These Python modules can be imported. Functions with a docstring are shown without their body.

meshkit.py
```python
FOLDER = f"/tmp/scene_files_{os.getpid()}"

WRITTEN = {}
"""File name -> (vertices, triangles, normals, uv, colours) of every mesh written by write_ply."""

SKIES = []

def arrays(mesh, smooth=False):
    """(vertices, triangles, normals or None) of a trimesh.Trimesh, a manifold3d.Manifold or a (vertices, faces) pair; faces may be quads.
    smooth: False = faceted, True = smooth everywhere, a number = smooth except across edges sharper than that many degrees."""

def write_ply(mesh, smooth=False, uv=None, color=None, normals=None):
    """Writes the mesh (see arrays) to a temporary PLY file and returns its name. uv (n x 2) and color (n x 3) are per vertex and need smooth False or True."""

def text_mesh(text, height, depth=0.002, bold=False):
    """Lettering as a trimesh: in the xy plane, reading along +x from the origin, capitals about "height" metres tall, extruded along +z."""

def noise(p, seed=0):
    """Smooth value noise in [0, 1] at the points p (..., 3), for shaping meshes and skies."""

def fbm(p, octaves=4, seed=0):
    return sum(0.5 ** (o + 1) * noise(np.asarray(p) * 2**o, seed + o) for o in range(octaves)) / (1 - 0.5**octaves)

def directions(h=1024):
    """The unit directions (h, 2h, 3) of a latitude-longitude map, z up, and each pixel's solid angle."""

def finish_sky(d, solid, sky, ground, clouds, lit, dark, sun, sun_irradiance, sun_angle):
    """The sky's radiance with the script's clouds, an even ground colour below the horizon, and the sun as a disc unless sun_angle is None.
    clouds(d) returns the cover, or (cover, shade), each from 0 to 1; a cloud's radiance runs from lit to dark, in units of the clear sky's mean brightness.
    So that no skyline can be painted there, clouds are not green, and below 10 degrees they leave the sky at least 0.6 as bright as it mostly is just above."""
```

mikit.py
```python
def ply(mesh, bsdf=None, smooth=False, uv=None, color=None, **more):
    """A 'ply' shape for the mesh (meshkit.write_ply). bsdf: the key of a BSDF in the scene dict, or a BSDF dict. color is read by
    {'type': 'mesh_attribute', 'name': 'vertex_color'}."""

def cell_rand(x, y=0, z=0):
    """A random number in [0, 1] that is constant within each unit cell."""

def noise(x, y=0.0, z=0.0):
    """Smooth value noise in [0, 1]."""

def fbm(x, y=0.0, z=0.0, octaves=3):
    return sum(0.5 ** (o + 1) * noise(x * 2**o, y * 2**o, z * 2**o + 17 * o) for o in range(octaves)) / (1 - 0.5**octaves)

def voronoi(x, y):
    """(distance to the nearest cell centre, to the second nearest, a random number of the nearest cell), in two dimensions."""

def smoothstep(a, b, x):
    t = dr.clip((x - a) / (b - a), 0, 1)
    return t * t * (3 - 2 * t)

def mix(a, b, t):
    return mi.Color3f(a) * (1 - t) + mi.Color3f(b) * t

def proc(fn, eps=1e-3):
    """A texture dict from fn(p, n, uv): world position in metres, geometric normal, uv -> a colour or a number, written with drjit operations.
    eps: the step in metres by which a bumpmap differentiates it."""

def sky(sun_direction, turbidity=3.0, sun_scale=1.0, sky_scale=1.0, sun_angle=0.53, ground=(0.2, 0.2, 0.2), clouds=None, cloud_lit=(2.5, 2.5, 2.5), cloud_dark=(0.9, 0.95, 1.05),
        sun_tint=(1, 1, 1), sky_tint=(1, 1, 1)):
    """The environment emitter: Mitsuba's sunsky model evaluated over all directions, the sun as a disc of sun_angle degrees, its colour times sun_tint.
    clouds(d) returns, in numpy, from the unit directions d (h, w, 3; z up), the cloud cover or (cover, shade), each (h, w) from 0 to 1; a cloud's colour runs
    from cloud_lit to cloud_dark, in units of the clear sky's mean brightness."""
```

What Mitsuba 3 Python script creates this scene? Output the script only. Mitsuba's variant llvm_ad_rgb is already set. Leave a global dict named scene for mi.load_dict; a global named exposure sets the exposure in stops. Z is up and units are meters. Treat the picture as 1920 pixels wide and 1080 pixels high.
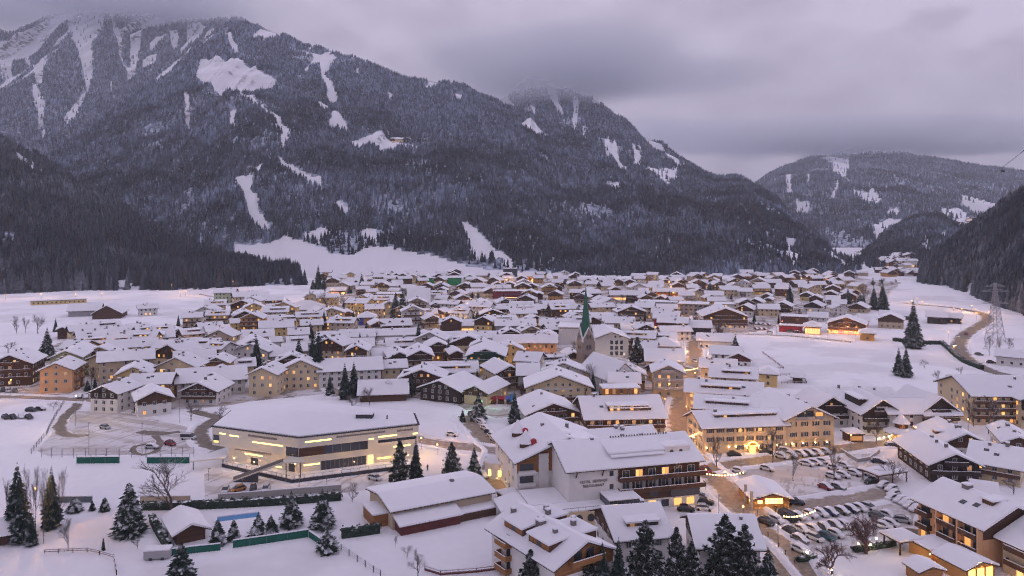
import math, random
import numpy as np, trimesh, drjit as dr, mitsuba as mi, mikit, meshkit
from scipy.interpolate import PchipInterpolator

T = mi.ScalarTransform4f
scene, labels = {}, {}
rng = np.random.default_rng(7)

# ------------------------------------------------------------------ camera, sky, exposure
scene['camera'] = {'type': 'perspective', 'fov': 67.38, 'near_clip': 2.0, 'far_clip': 30000.0,
                   'to_world': T().look_at([0, 0, 72], [0, 100, 72], [0, 0, 1]), 'principal_point_offset_y': 0.1157,
                   'medium': {'type': 'ref', 'id': 'air'}}


def cloud_cover(d):
    az = np.degrees(np.arctan2(d[..., 0], d[..., 1]))
    el = np.degrees(np.arcsin(np.clip(d[..., 2], -1, 1)))
    n = meshkit.fbm(d * [4.0, 4.0, 7.0] + 5, 5, 3)
    m = meshkit.fbm(d * [13.0, 13.0, 22.0] + 2, 5, 9)
    base = 0.66 - 0.60 * np.clip((el - 2) / 45, 0, 1) ** 0.7
    shade = base + (0.5 - n) * 1.0 + (0.5 - m) * 0.85 - 0.10 * np.clip(az / 35, -1, 1)
    for a0, e0, wa, we, k in ((12.2, 11.6, 2.6, 0.9, 0.85), (27.0, 14.6, 4.5, 1.6, 0.8), (33.0, 13.0, 3.0, 2.5, 0.6), (-14.0, 14.0, 7.0, 3.0, 0.12)):
        shade = shade - k * np.exp(-((az - a0) / wa) ** 2 - ((el - e0) / we) ** 2) * np.clip((m - 0.35) * 4, 0, 1)
    return np.ones_like(shade), np.clip(shade, 0, 1)


scene['sky'] = mikit.sky((-0.5, -0.6, 0.55), turbidity=4, sun_scale=0.01, sun_angle=70, clouds=cloud_cover,
                         cloud_lit=(1.27, 1.15, 1.50), cloud_dark=(0.55, 0.50, 0.665), ground=(0.6, 0.6, 0.66))
scene['sky']['sampling_weight'] = 60.0
exposure = 2.17

# ------------------------------------------------------------------ materials
SM, MX, FBM, NZ = mikit.smoothstep, mikit.mix, mikit.fbm, mikit.noise


def mat(name, color, rough=0.8, bump=None, eps=0.02, **kw):
    base = color if isinstance(color, dict) else {'type': 'rgb', 'value': list(color)} if not callable(color) else mikit.proc(color)
    m = {'type': 'principled', 'base_color': base, 'roughness': rough, 'specular': 0.3, **kw}
    if bump:
        m = {'type': 'bumpmap', 'arbitrary': mikit.proc(bump[0], eps), 'scale': bump[1], 'bsdf': m}
    scene[name] = {'type': 'twosided', 'bsdf': m}


def snow_color(p, n, uv):
    a = FBM(p.x * 0.02, p.y * 0.02, 3.0, 4)
    b = FBM(p.x * 0.6, p.y * 0.6, p.z * 0.6, 2)
    return MX((0.80, 0.80, 0.83), (0.70, 0.70, 0.74), SM(0.35, 0.75, a) * 0.6 + 0.4 * b)


mat('snow', snow_color, 0.75)
mat('ground_snow', lambda p, n, uv: MX(snow_color(p, n, uv), (0.60, 0.59, 0.61), SM(0.52, 0.72, FBM(p.x * 0.045 + 9, p.y * 0.045, 1.0, 5)) * 0.55), 0.8,
    (lambda p, n, uv: FBM(p.x * 0.5, p.y * 0.5, 0.0, 3), 0.25), 0.2)


def slope_color(p, n, uv):
    """Open snow and rock where uv.x is 1, frosted brush of the forest floor where it is 0."""
    a = FBM(p.x * 0.012, p.y * 0.012, p.z * 0.012, 4)
    b = FBM(p.x * 0.06, p.y * 0.06, p.z * 0.09, 3)
    c = FBM(p.x * 0.16, p.y * 0.16, p.z * 0.22, 3)
    rock = MX((0.07, 0.07, 0.09), (0.18, 0.17, 0.20), b)
    steep = SM(0.80, 0.52, n.z + (b - 0.5) * 0.5)
    snow = MX((0.74, 0.74, 0.78), rock, steep * SM(0.40, 0.62, b))
    floor = MX((0.050, 0.064, 0.100), (0.49, 0.55, 0.66), SM(0.34, 0.72, a * 0.55 + c * 0.5))  # floor tones likewise tinted with distance blue
    return MX(floor, snow, SM(0.25, 0.75, uv.x + (c - 0.5) * 0.5))


mat('slope', slope_color, 0.9)


def forest_color(frost_z, lo, hi, frost=(0.37, 0.45, 0.61), much=1.0):
    def fn(p, n, uv):
        tone = mikit.cell_rand(dr.floor(p.x / 5), dr.floor(p.y / 5), 3)
        icy = mikit.cell_rand(dr.floor(p.x / 6 + 0.4), dr.floor(p.y / 6), 8)
        big = FBM(p.x * 0.006 + 3, p.y * 0.006, p.z * 0.010, 4) * 0.7 + 0.3 * FBM(p.x * 0.03, p.y * 0.03, p.z * 0.02, 2)
        g = MX((0.004, 0.010, 0.020), (0.021, 0.035, 0.060), tone)  # tree and frost tones carry the blue of distant air
        g = MX(g, (0.036, 0.027, 0.030), SM(0.78, 0.95, mikit.cell_rand(dr.floor(p.x / 7), dr.floor(p.y / 7), 5)))
        f = SM(lo, hi, big + 0.25 * SM(frost_z[0], frost_z[1], p.z)) * (0.15 + 1.0 * icy * icy)
        grain = FBM(p.x * 0.5, p.y * 0.5, p.z * 0.5, 2)
        up = SM(0.15, 0.75, n.z) * SM(0.38, 0.62, grain)
        return MX(g, frost, dr.clip(much * f * (0.4 + 0.8 * grain) + 0.22 * up * icy, 0, 1))
    return fn


mat('forest_near', forest_color((60, 360), 0.36, 0.84, (0.36, 0.39, 0.45), .75), 0.9)
mat('forest_mid', forest_color((100, 560), 0.34, 0.74), 0.9)
mat('forest_high', forest_color((150, 600), 0.30, 0.70), 0.9)

# ------------------------------------------------------------------ helpers


def put(key, mesh, bsdf, smooth=False, **more):
    k, i = key, 0
    while k in scene:
        i += 1
        k = f'{key}_{i:03d}'
    scene[k] = mikit.ply(mesh, bsdf, smooth, **more)
    return k


def tag(key, label, category=None, group=None, kind=None):
    labels[key] = {k: v for k, v in dict(label=label, category=category, group=group, kind=kind).items() if v}


def inside(poly, x, y):
    poly = np.asarray(poly, float)
    r = np.zeros(len(x), bool)
    j = len(poly) - 1
    for i in range(len(poly)):
        (xi, yi), (xj, yj) = poly[i], poly[j]
        c = ((yi > y) != (yj > y)) & (x < (xj - xi) * (y - yi) / (yj - yi + 1e-12) + xi)
        r ^= c
        j = i
    return r


# ------------------------------------------------------------------ mountains and hills: (foot xyz, ridge xyz) columns
M1 = [((-734.7, 1150.0, -2.0), (-1086.1, 1700.0, 154.6)), ((-670.9, 1130.0, -2.0), (-1098.4, 1850.0, 232.6)), ((-593.5, 1110.0, -2.0), (-1096.2, 2050.0, 342.5)), ((-534.7, 1100.0, -2.0), (-1093.8, 2250.0, 462.6)), ((-472.5, 1080.0, -2.0), (-1050.0, 2400.0, 572.0)), ((-412.2, 1060.0, -2.0), (-972.2, 2500.0, 671.0)), ((-375.6, 1040.0, -2.0), (-920.8, 2550.0, 729.0)), ((-322.6, 1010.0, -2.0), (-814.6, 2550.0, 706.0)), ((-270.8, 975.0, -2.0), (-708.3, 2550.0, 658.1)), ((-214.4, 965.0, -2.0), (-555.6, 2500.0, 610.2)), ((-174.2, 965.0, -2.0), (-442.4, 2450.0, 562.0)), ((-134.4, 968.0, -2.0), (-336.1, 2420.0, 517.3)), ((-107.8, 970.0, -2.0), (-266.7, 2400.0, 507.0)), ((-74.5, 975.0, -2.0), (-181.8, 2380.0, 493.5)), ((-34.2, 985.0, -2.0), (-80.9, 2330.0, 440.9)), ((27.6, 995.0, -2.0), (62.5, 2250.0, 370.4)), ((69.4, 1000.0, -2.0), (149.3, 2150.0, 300.4)), ((104.7, 1005.0, -2.0), (213.5, 2050.0, 244.3)), ((150.8, 1010.0, -2.0), (283.7, 1900.0, 161.7)), ((190.3, 1015.0, -2.0), (318.8, 1700.0, 87.3)), ((233.8, 1020.0, -2.0), (320.8, 1400.0, 16.6)), ((270.5, 1025.0, -2.0), (303.5, 1150.0, -2.3))]
M2 = [((-141.7, 1700.0, -2.0), (-241.7, 2900.0, 384.2)), ((-68.8, 1650.0, -2.0), (-125.0, 3000.0, 488.7)), ((-11.1, 1600.0, -2.0), (-21.2, 3050.0, 559.2)), ((41.7, 1500.0, -2.0), (84.7, 3050.0, 633.3)), ((87.5, 1400.0, -2.0), (187.5, 3000.0, 592.8)), ((121.9, 1300.0, -2.0), (276.6, 2950.0, 541.1)), ((141.7, 1200.0, -2.0), (342.4, 2900.0, 505.0)), ((176.7, 1060.0, -2.0), (466.7, 2800.0, 398.7)), ((228.9, 1030.0, -2.0), (577.8, 2600.0, 276.0)), ((274.0, 1025.0, -2.0), (655.0, 2450.0, 204.7)), ((295.4, 1025.0, -2.0), (691.7, 2400.0, 203.7)), ((320.3, 1025.0, -2.0), (718.8, 2300.0, 180.6)), ((348.8, 1025.0, -2.0), (731.6, 2150.0, 133.2)), ((379.1, 1030.0, -2.0), (717.7, 1950.0, 73.4)), ((411.7, 1040.0, -2.0), (692.7, 1750.0, 27.0)), ((444.8, 1050.0, -2.0), (635.4, 1500.0, -5.1)), ((487.5, 1080.0, -2.0), (564.2, 1250.0, -13.1))]
M3 = [((-1560.4, 2100.0, 60.0), (-2749.3, 3700.0, 945.6)), ((-1472.9, 2100.0, 60.0), (-2595.1, 3700.0, 984.2)), ((-1400.0, 2100.0, 60.0), (-2466.7, 3700.0, 999.6)), ((-1312.5, 2100.0, 60.0), (-2312.5, 3700.0, 999.6)), ((-1254.2, 2100.0, 60.0), (-2239.6, 3750.0, 1056.4)), ((-1181.2, 2100.0, 60.0), (-2137.5, 3800.0, 1095.9)), ((-1079.2, 2100.0, 60.0), (-1978.5, 3850.0, 1117.4)), ((-1006.2, 2100.0, 60.0), (-1844.8, 3850.0, 1101.3)), ((-918.8, 2100.0, 60.0), (-1684.4, 3850.0, 1069.3)), ((-816.7, 2100.0, 60.0), (-1477.8, 3800.0, 1051.0)), ((-743.8, 2100.0, 60.0), (-1328.1, 3750.0, 1043.4)), ((-641.7, 2100.0, 60.0), (-1130.6, 3700.0, 958.5)), ((-525.0, 2100.0, 60.0), (-900.0, 3600.0, 834.5))]
M4 = [((539.6, 2100.0, 0.0), (1181.9, 4600.0, 56.0)), ((641.7, 2100.0, 0.0), (1466.7, 4800.0, 248.7)), ((663.5, 2100.0, 0.0), (1548.3, 4900.0, 300.0)), ((714.6, 2100.0, 0.0), (1701.4, 5000.0, 388.0)), ((758.3, 2100.0, 0.0), (1841.7, 5100.0, 440.3)), ((816.7, 2100.0, 0.0), (2022.2, 5200.0, 505.3)), ((875.0, 2100.0, 0.0), (2166.7, 5200.0, 537.8)), ((933.3, 2100.0, 0.0), (2311.1, 5200.0, 545.1)), ((1050.0, 2100.0, 0.0), (2600.0, 5200.0, 530.6)), ((1108.3, 2100.0, 0.0), (2744.4, 5200.0, 505.3)), ((1195.8, 2100.0, 0.0), (2904.2, 5100.0, 465.1)), ((1283.3, 2100.0, 0.0), (3055.6, 5000.0, 422.7)), ((1400.0, 2100.0, 0.0), (3266.7, 4900.0, 374.8)), ((1545.8, 2100.0, 0.0), (3533.3, 4800.0, 322.0)), ((1735.4, 2100.0, 0.0), (3884.0, 4700.0, 251.5))]
M4B = [((479.4, 1180.0, -2.0), (548.4, 1350.0, -14.2)), ((508.1, 1180.0, -2.0), (688.9, 1600.0, -22.4)), ((532.6, 1180.0, -2.0), (789.9, 1750.0, -11.9)), ((557.2, 1180.0, -2.0), (873.6, 1850.0, 11.6)), ((590.0, 1180.0, -2.0), (950.0, 1900.0, 53.5)), ((631.0, 1180.0, -2.0), (1016.0, 1900.0, 83.9)), ((663.8, 1180.0, -2.0), (1068.8, 1900.0, 78.6)), ((684.2, 1180.0, -2.0), (1090.1, 1880.0, 55.0)), ((729.3, 1180.0, -2.0), (1143.4, 1850.0, 45.0)), ((794.9, 1180.0, -2.0), (1212.5, 1800.0, 38.2)), ((893.2, 1180.0, -2.0), (1362.5, 1800.0, 30.8))]
M5 = [((473.0, 893.8, -1.5), (508.0, 960.0, -0.7)), ((475.9, 878.6, -1.5), (541.7, 1000.0, 11.6)), ((476.0, 856.9, -1.5), (566.7, 1020.0, 23.1)), ((470.6, 816.4, -1.5), (587.9, 1020.0, 38.7)), ((444.3, 735.3, -1.5), (604.2, 1000.0, 58.8)), ((417.3, 660.4, -1.5), (606.7, 960.0, 78.0)), ((395.0, 592.5, -1.5), (613.3, 920.0, 100.8)), ((361.8, 505.8, -1.5), (629.4, 880.0, 131.3)), ((315.2, 391.2, -1.5), (660.6, 820.0, 171.7))]
M6 = [((-541.2, 715.0, -1.5), (-1135.4, 1500.0, 301.2)), ((-520.9, 735.3, -1.5), (-1005.8, 1420.0, 248.5)), ((-504.5, 756.8, -1.5), (-906.7, 1360.0, 207.1)), ((-483.6, 773.7, -1.5), (-825.0, 1320.0, 177.4)), ((-469.1, 785.5, -1.5), (-776.4, 1300.0, 156.0)), ((-448.6, 797.5, -1.5), (-714.4, 1270.0, 124.9)), ((-420.9, 797.5, -1.5), (-659.7, 1250.0, 98.0)), ((-398.8, 797.5, -1.5), (-615.0, 1230.0, 78.8)), ((-382.2, 797.5, -1.5), (-579.8, 1210.0, 59.4)), ((-348.9, 797.5, -1.5), (-516.2, 1180.0, 37.6)), ((-320.0, 822.9, -1.5), (-439.4, 1130.0, 17.1)), ((-298.5, 842.9, -1.5), (-382.5, 1080.0, 9.0)), ((-273.7, 856.9, -1.5), (-325.8, 1020.0, 7.5)), ((-249.0, 864.0, -1.5), (-273.8, 950.0, 3.4)), ((-232.9, 871.3, -1.5), (-240.6, 900.0, -0.5))]
CLEAR_M1 = [[(-930.8, 2488.7), (-762.8, 2214.3), (-776.1, 2207.7), (-898.9, 2403.3)], [(-928.8, 2289.5), (-870.6, 2270.8), (-723.3, 2099.8), (-606.9, 1996.6), (-612.4, 1917.0), (-689.1, 1884.4), (-734.1, 1927.3), (-863.4, 2090.1)], [(-678.7, 1897.9), (-640.3, 1859.5), (-570.5, 1785.8), (-472.9, 1641.2), (-453.4, 1524.4), (-459.9, 1523.5), (-488.9, 1631.4), (-574.6, 1772.2), (-657.2, 1847.9)], [(-660.5, 2434.0), (-555.5, 2454.3), (-576.2, 2399.6), (-647.3, 2405.3)], [(-583.0, 2310.2), (-563.3, 2369.8), (-541.9, 2234.5), (-449.9, 1987.5), (-434.2, 1918.1), (-458.0, 1926.6), (-546.3, 2186.5)], [(-486.0, 1907.8), (-454.3, 1911.0), (-447.1, 1862.2), (-472.0, 1870.8)], [(-432.0, 1835.5), (-403.4, 1815.2), (-372.0, 1733.9), (-407.1, 1712.7)], [(-651.5, 1771.0), (-628.0, 1761.0), (-594.2, 1645.5), (-607.4, 1650.7)], [(-858.1, 2004.1), (-835.9, 1987.0), (-744.8, 1776.0), (-795.7, 1863.8)], [(-501.1, 1378.2), (-471.9, 1381.2), (-442.2, 1313.5), (-397.5, 1235.4), (-364.1, 1172.6), (-385.7, 1180.8), (-419.6, 1228.5), (-472.0, 1328.0)], [(-497.9, 1427.0), (-469.7, 1448.7), (-464.9, 1423.1), (-445.9, 1396.0), (-466.7, 1386.2)], [(-458.5, 1492.3), (-420.4, 1435.3), (-348.2, 1380.4), (-311.5, 1297.5), (-327.0, 1308.9), (-376.5, 1376.5), (-428.1, 1418.1)], [(-353.3, 1599.2), (-320.3, 1730.3), (-290.8, 1751.9), (-262.5, 1732.5), (-205.2, 1704.0), (-209.1, 1676.6), (-250.3, 1651.9), (-248.6, 1615.8), (-283.9, 1614.6), (-320.3, 1596.4)], [(-430.6, 1820.7), (-411.7, 1835.7), (-370.6, 1737.0), (-410.8, 1728.2)], [(-373.1, 1386.9), (-348.2, 1380.4), (-314.8, 1298.3), (-343.3, 1335.3)], [(-657.6, 2433.5), (-570.1, 2470.8), (-541.6, 2255.5), (-566.9, 2268.8), (-610.7, 2420.0)], [(-494.9, 2279.7), (-435.8, 2353.7), (-416.8, 2308.6), (-460.0, 2292.0)], [(-297.7, 1264.8), (-242.1, 1207.0), (-257.7, 1187.3), (-289.2, 1240.8)], [(-280.2, 2327.1), (-238.3, 2323.7), (-254.7, 2292.5)], [(-184.9, 2204.7), (-139.9, 2196.7), (-139.2, 2115.1), (-176.2, 2164.5)], [(-350.9, 2113.6), (-325.6, 2132.4), (-324.8, 2047.2)], [(13.8, 2067.7), (52.4, 2190.2), (96.7, 2127.4), (60.4, 1981.9), (25.7, 2006.6)], [(118.0, 2080.1), (141.7, 2103.4), (118.9, 2018.7)], [(-79.5, 1207.6), (-69.5, 1218.1), (-43.2, 1153.5), (-18.9, 1094.1), (-16.0, 1077.8), (-50.6, 1060.7), (-70.2, 1141.7)], [(-24.4, 1107.1), (-13.6, 1107.6), (10.8, 1040.8), (0.4, 1030.0)], [(-226.2, 1153.3), (-202.3, 1150.6), (-193.2, 1098.7), (-204.2, 1103.1), (-223.0, 1130.9)], [(-417.9, 1157.3), (-348.3, 1137.4), (-261.2, 1083.5), (-252.5, 1063.3), (-214.7, 1063.4), (-216.2, 1078.4), (-196.4, 1087.8), (-118.9, 1070.4), (-59.0, 1034.9), (0.4, 1026.8), (64.9, 1028.5), (133.3, 1010.5), (105.2, 797.5), (-288.0, 797.5)], [(-314.7, 1132.9), (-274.1, 1097.3), (-268.4, 1140.5), (-289.7, 1160.0)]]
CLEAR_M2 = [[(223.9, 2862.0), (254.2, 2907.7), (232.8, 2630.3), (191.1, 2337.3), (189.0, 2379.1)], [(222.4, 2398.3), (234.0, 2403.2), (208.1, 2189.8), (200.7, 2213.7)], [(285.5, 2315.9), (300.1, 2357.5), (265.3, 2066.4), (241.5, 2017.7)], [(38.1, 2736.6), (85.5, 2641.3), (75.1, 2495.7), (53.9, 2582.5)], [(387.8, 2396.7), (406.3, 2438.0), (340.1, 2015.3), (306.1, 1984.3)], [(340.1, 2015.3), (384.4, 2136.9), (481.6, 2232.2), (433.4, 2008.8), (377.8, 1896.9), (364.0, 1971.9), (330.5, 1958.7)], [(544.2, 2434.7), (574.3, 2511.6), (498.0, 2215.4)], [(318.6, 1249.1), (327.6, 1228.9), (317.3, 1197.2)], [(489.6, 1373.6), (522.5, 1428.8), (442.6, 1180.1), (385.9, 1055.3), (424.7, 1191.6)], [(135.1, 1809.2), (168.7, 1775.7), (163.8, 1766.3), (138.3, 1794.7)], [(198.6, 1724.9), (244.5, 1698.9), (230.0, 1656.1), (200.0, 1694.2)], [(198.7, 2017.6), (232.5, 1956.1), (195.2, 1960.0)], [(613.1, 1503.9), (651.7, 1563.8), (579.0, 1323.2), (473.5, 1093.1), (537.0, 1289.1)], [(457.9, 1476.4), (453.1, 1440.2), (422.0, 1355.6)]]
CLEAR_M3 = [[(-2107.2, 3633.8), (-1995.1, 3770.9), (-1875.9, 3528.9), (-1822.4, 3333.1), (-1696.5, 3109.9), (-1627.7, 2926.2), (-1525.7, 2699.6), (-1505.8, 2586.5), (-1547.8, 2648.3), (-1633.8, 2852.4), (-1664.6, 3004.8), (-1835.7, 3248.1), (-1996.5, 3471.1)], [(-2278.7, 3535.6), (-2244.0, 3535.6), (-1970.6, 3176.4), (-2003.3, 3288.6), (-2079.8, 3440.1), (-1827.0, 2988.5), (-1832.5, 2965.1), (-1986.7, 3178.7)], [(-2422.8, 3607.8), (-2350.6, 3603.8), (-2234.8, 3467.4), (-2099.7, 3218.8), (-1933.6, 3034.3), (-2003.0, 3070.4), (-2119.1, 3178.7)], [(-1919.0, 3676.0), (-1773.5, 3516.7), (-1691.6, 3323.7), (-1511.1, 3078.1), (-1503.1, 3021.1), (-1609.7, 3192.1), (-1784.1, 3445.8)], [(-1765.2, 3547.4), (-1719.2, 3569.3), (-1566.4, 3205.3), (-1511.1, 3078.1), (-1562.1, 3139.5)], [(-1627.0, 3635.1), (-1591.6, 3656.8), (-1480.5, 3419.5), (-1474.2, 3350.0)], [(-1593.9, 3764.4), (-1484.8, 3738.1), (-1432.2, 3544.4), (-1468.3, 3467.3)], [(-1886.4, 3018.3), (-1827.3, 2962.0), (-1715.4, 2827.0), (-1613.2, 2639.6), (-1531.8, 2524.8), (-1531.2, 2505.7), (-1716.0, 2766.7)], [(-1584.0, 3288.6), (-1550.8, 3358.8), (-1499.3, 3231.6), (-1520.6, 3157.0)], [(-1605.9, 3062.2), (-1593.0, 3063.9), (-1524.7, 2932.4)]]
CLEAR_M4 = [[(1975.6, 4928.1), (2175.8, 4959.1), (1768.7, 4019.0), (1608.7, 3708.3), (1539.6, 3498.5), (1456.5, 3319.8), (1575.8, 3723.8), (1558.1, 3739.3), (1729.6, 4151.1)], [(1487.1, 3514.0), (1501.6, 3514.0), (1345.6, 3164.4), (1188.7, 2884.7)], [(1409.7, 3203.3), (1443.7, 3110.0), (1528.1, 3273.2), (1434.2, 2970.2), (1344.3, 2814.8), (1356.5, 3001.3)], [(1489.4, 4182.2), (1523.9, 4196.5), (1192.6, 3265.2), (1236.4, 3448.4)], [(1512.4, 3952.2), (1514.6, 3894.7), (1336.6, 3459.1)], [(1298.4, 2674.9), (1380.2, 2760.4), (1347.2, 2651.6), (1302.0, 2643.9)], [(1157.5, 2465.2), (1277.0, 2605.0), (1309.4, 2535.1), (1156.6, 2348.6), (1043.0, 2208.8)], [(1551.6, 2784.2), (1679.2, 2880.7), (1629.4, 2732.2), (1486.5, 2521.4), (1485.5, 2653.6)], [(1877.0, 3232.3), (1865.2, 3052.1), (1995.6, 3062.9), (1788.0, 2744.3), (1648.2, 2753.1)], [(1462.6, 2533.3), (1671.3, 2707.9), (1840.0, 2877.4), (1763.3, 2655.2), (1511.7, 2424.2), (1405.2, 2318.9), (1335.0, 2247.3), (1307.3, 2335.1), (1327.2, 2381.3)], [(1131.3, 3060.2), (1124.9, 2892.5), (1062.6, 2767.1), (1053.4, 2866.9)]]
CLEAR_M4B = [[(788.2, 1470.5), (794.9, 1472.3), (700.5, 1273.8), (683.0, 1250.4), (731.0, 1360.5)], [(726.8, 1373.1), (724.6, 1360.5), (678.9, 1257.6), (678.0, 1264.8)], [(670.3, 1322.6), (680.2, 1308.1), (590.4, 1131.1), (545.9, 1131.1), (628.9, 1299.4), (646.8, 1293.7)], [(700.7, 1576.4), (612.2, 1342.9), (520.4, 1091.4), (443.8, 928.5), (406.6, 914.8)], [(833.2, 1806.7), (837.8, 1812.3), (748.7, 1658.6), (758.9, 1707.2)], [(874.4, 1558.9), (892.7, 1566.4), (768.0, 1369.5)]]
CLEAR_M5 = [[(470.0, 796.5), (485.7, 795.5), (455.9, 752.9), (366.4, 609.9), (366.5, 628.4)], [(426.5, 797.5), (477.6, 877.1), (489.1, 848.5), (409.7, 715.0), (346.9, 628.4), (379.9, 715.0)], [(533.3, 991.4), (554.9, 1013.3), (532.0, 976.6)]]
CLEAR_M6 = [[(-864.4, 1325.5), (-857.6, 1335.1), (-771.0, 1271.2), (-742.2, 1225.9), (-757.4, 1211.8), (-806.9, 1251.4)], [(-577.2, 1208.7), (-543.5, 1193.3), (-494.7, 1167.5), (-507.5, 1140.2), (-548.6, 1162.6)], [(-554.7, 1198.3), (-498.5, 1169.8), (-498.5, 1169.8), (-531.9, 1187.9)], [(-432.1, 846.1), (-421.5, 851.2), (-399.0, 812.4), (-427.5, 810.0)], [(-717.7, 1234.1), (-680.7, 1205.1), (-610.8, 1118.7), (-623.5, 1122.4)], [(-534.7, 727.3), (-400.7, 812.5), (-276.3, 560.4), (-412.5, 560.4)]]
CLOUDS = [(130, 2790, 640, 430, 330, 140, 1.0), (620, 3200, 680, 520, 300, 100, .45), (2150, 4900, 600, 1800, 600, 100, .9), (-1900, 3620, 1120, 700, 420, 105, 1.0), (-2450, 3620, 1080, 400, 300, 85, 1.0)]


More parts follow.
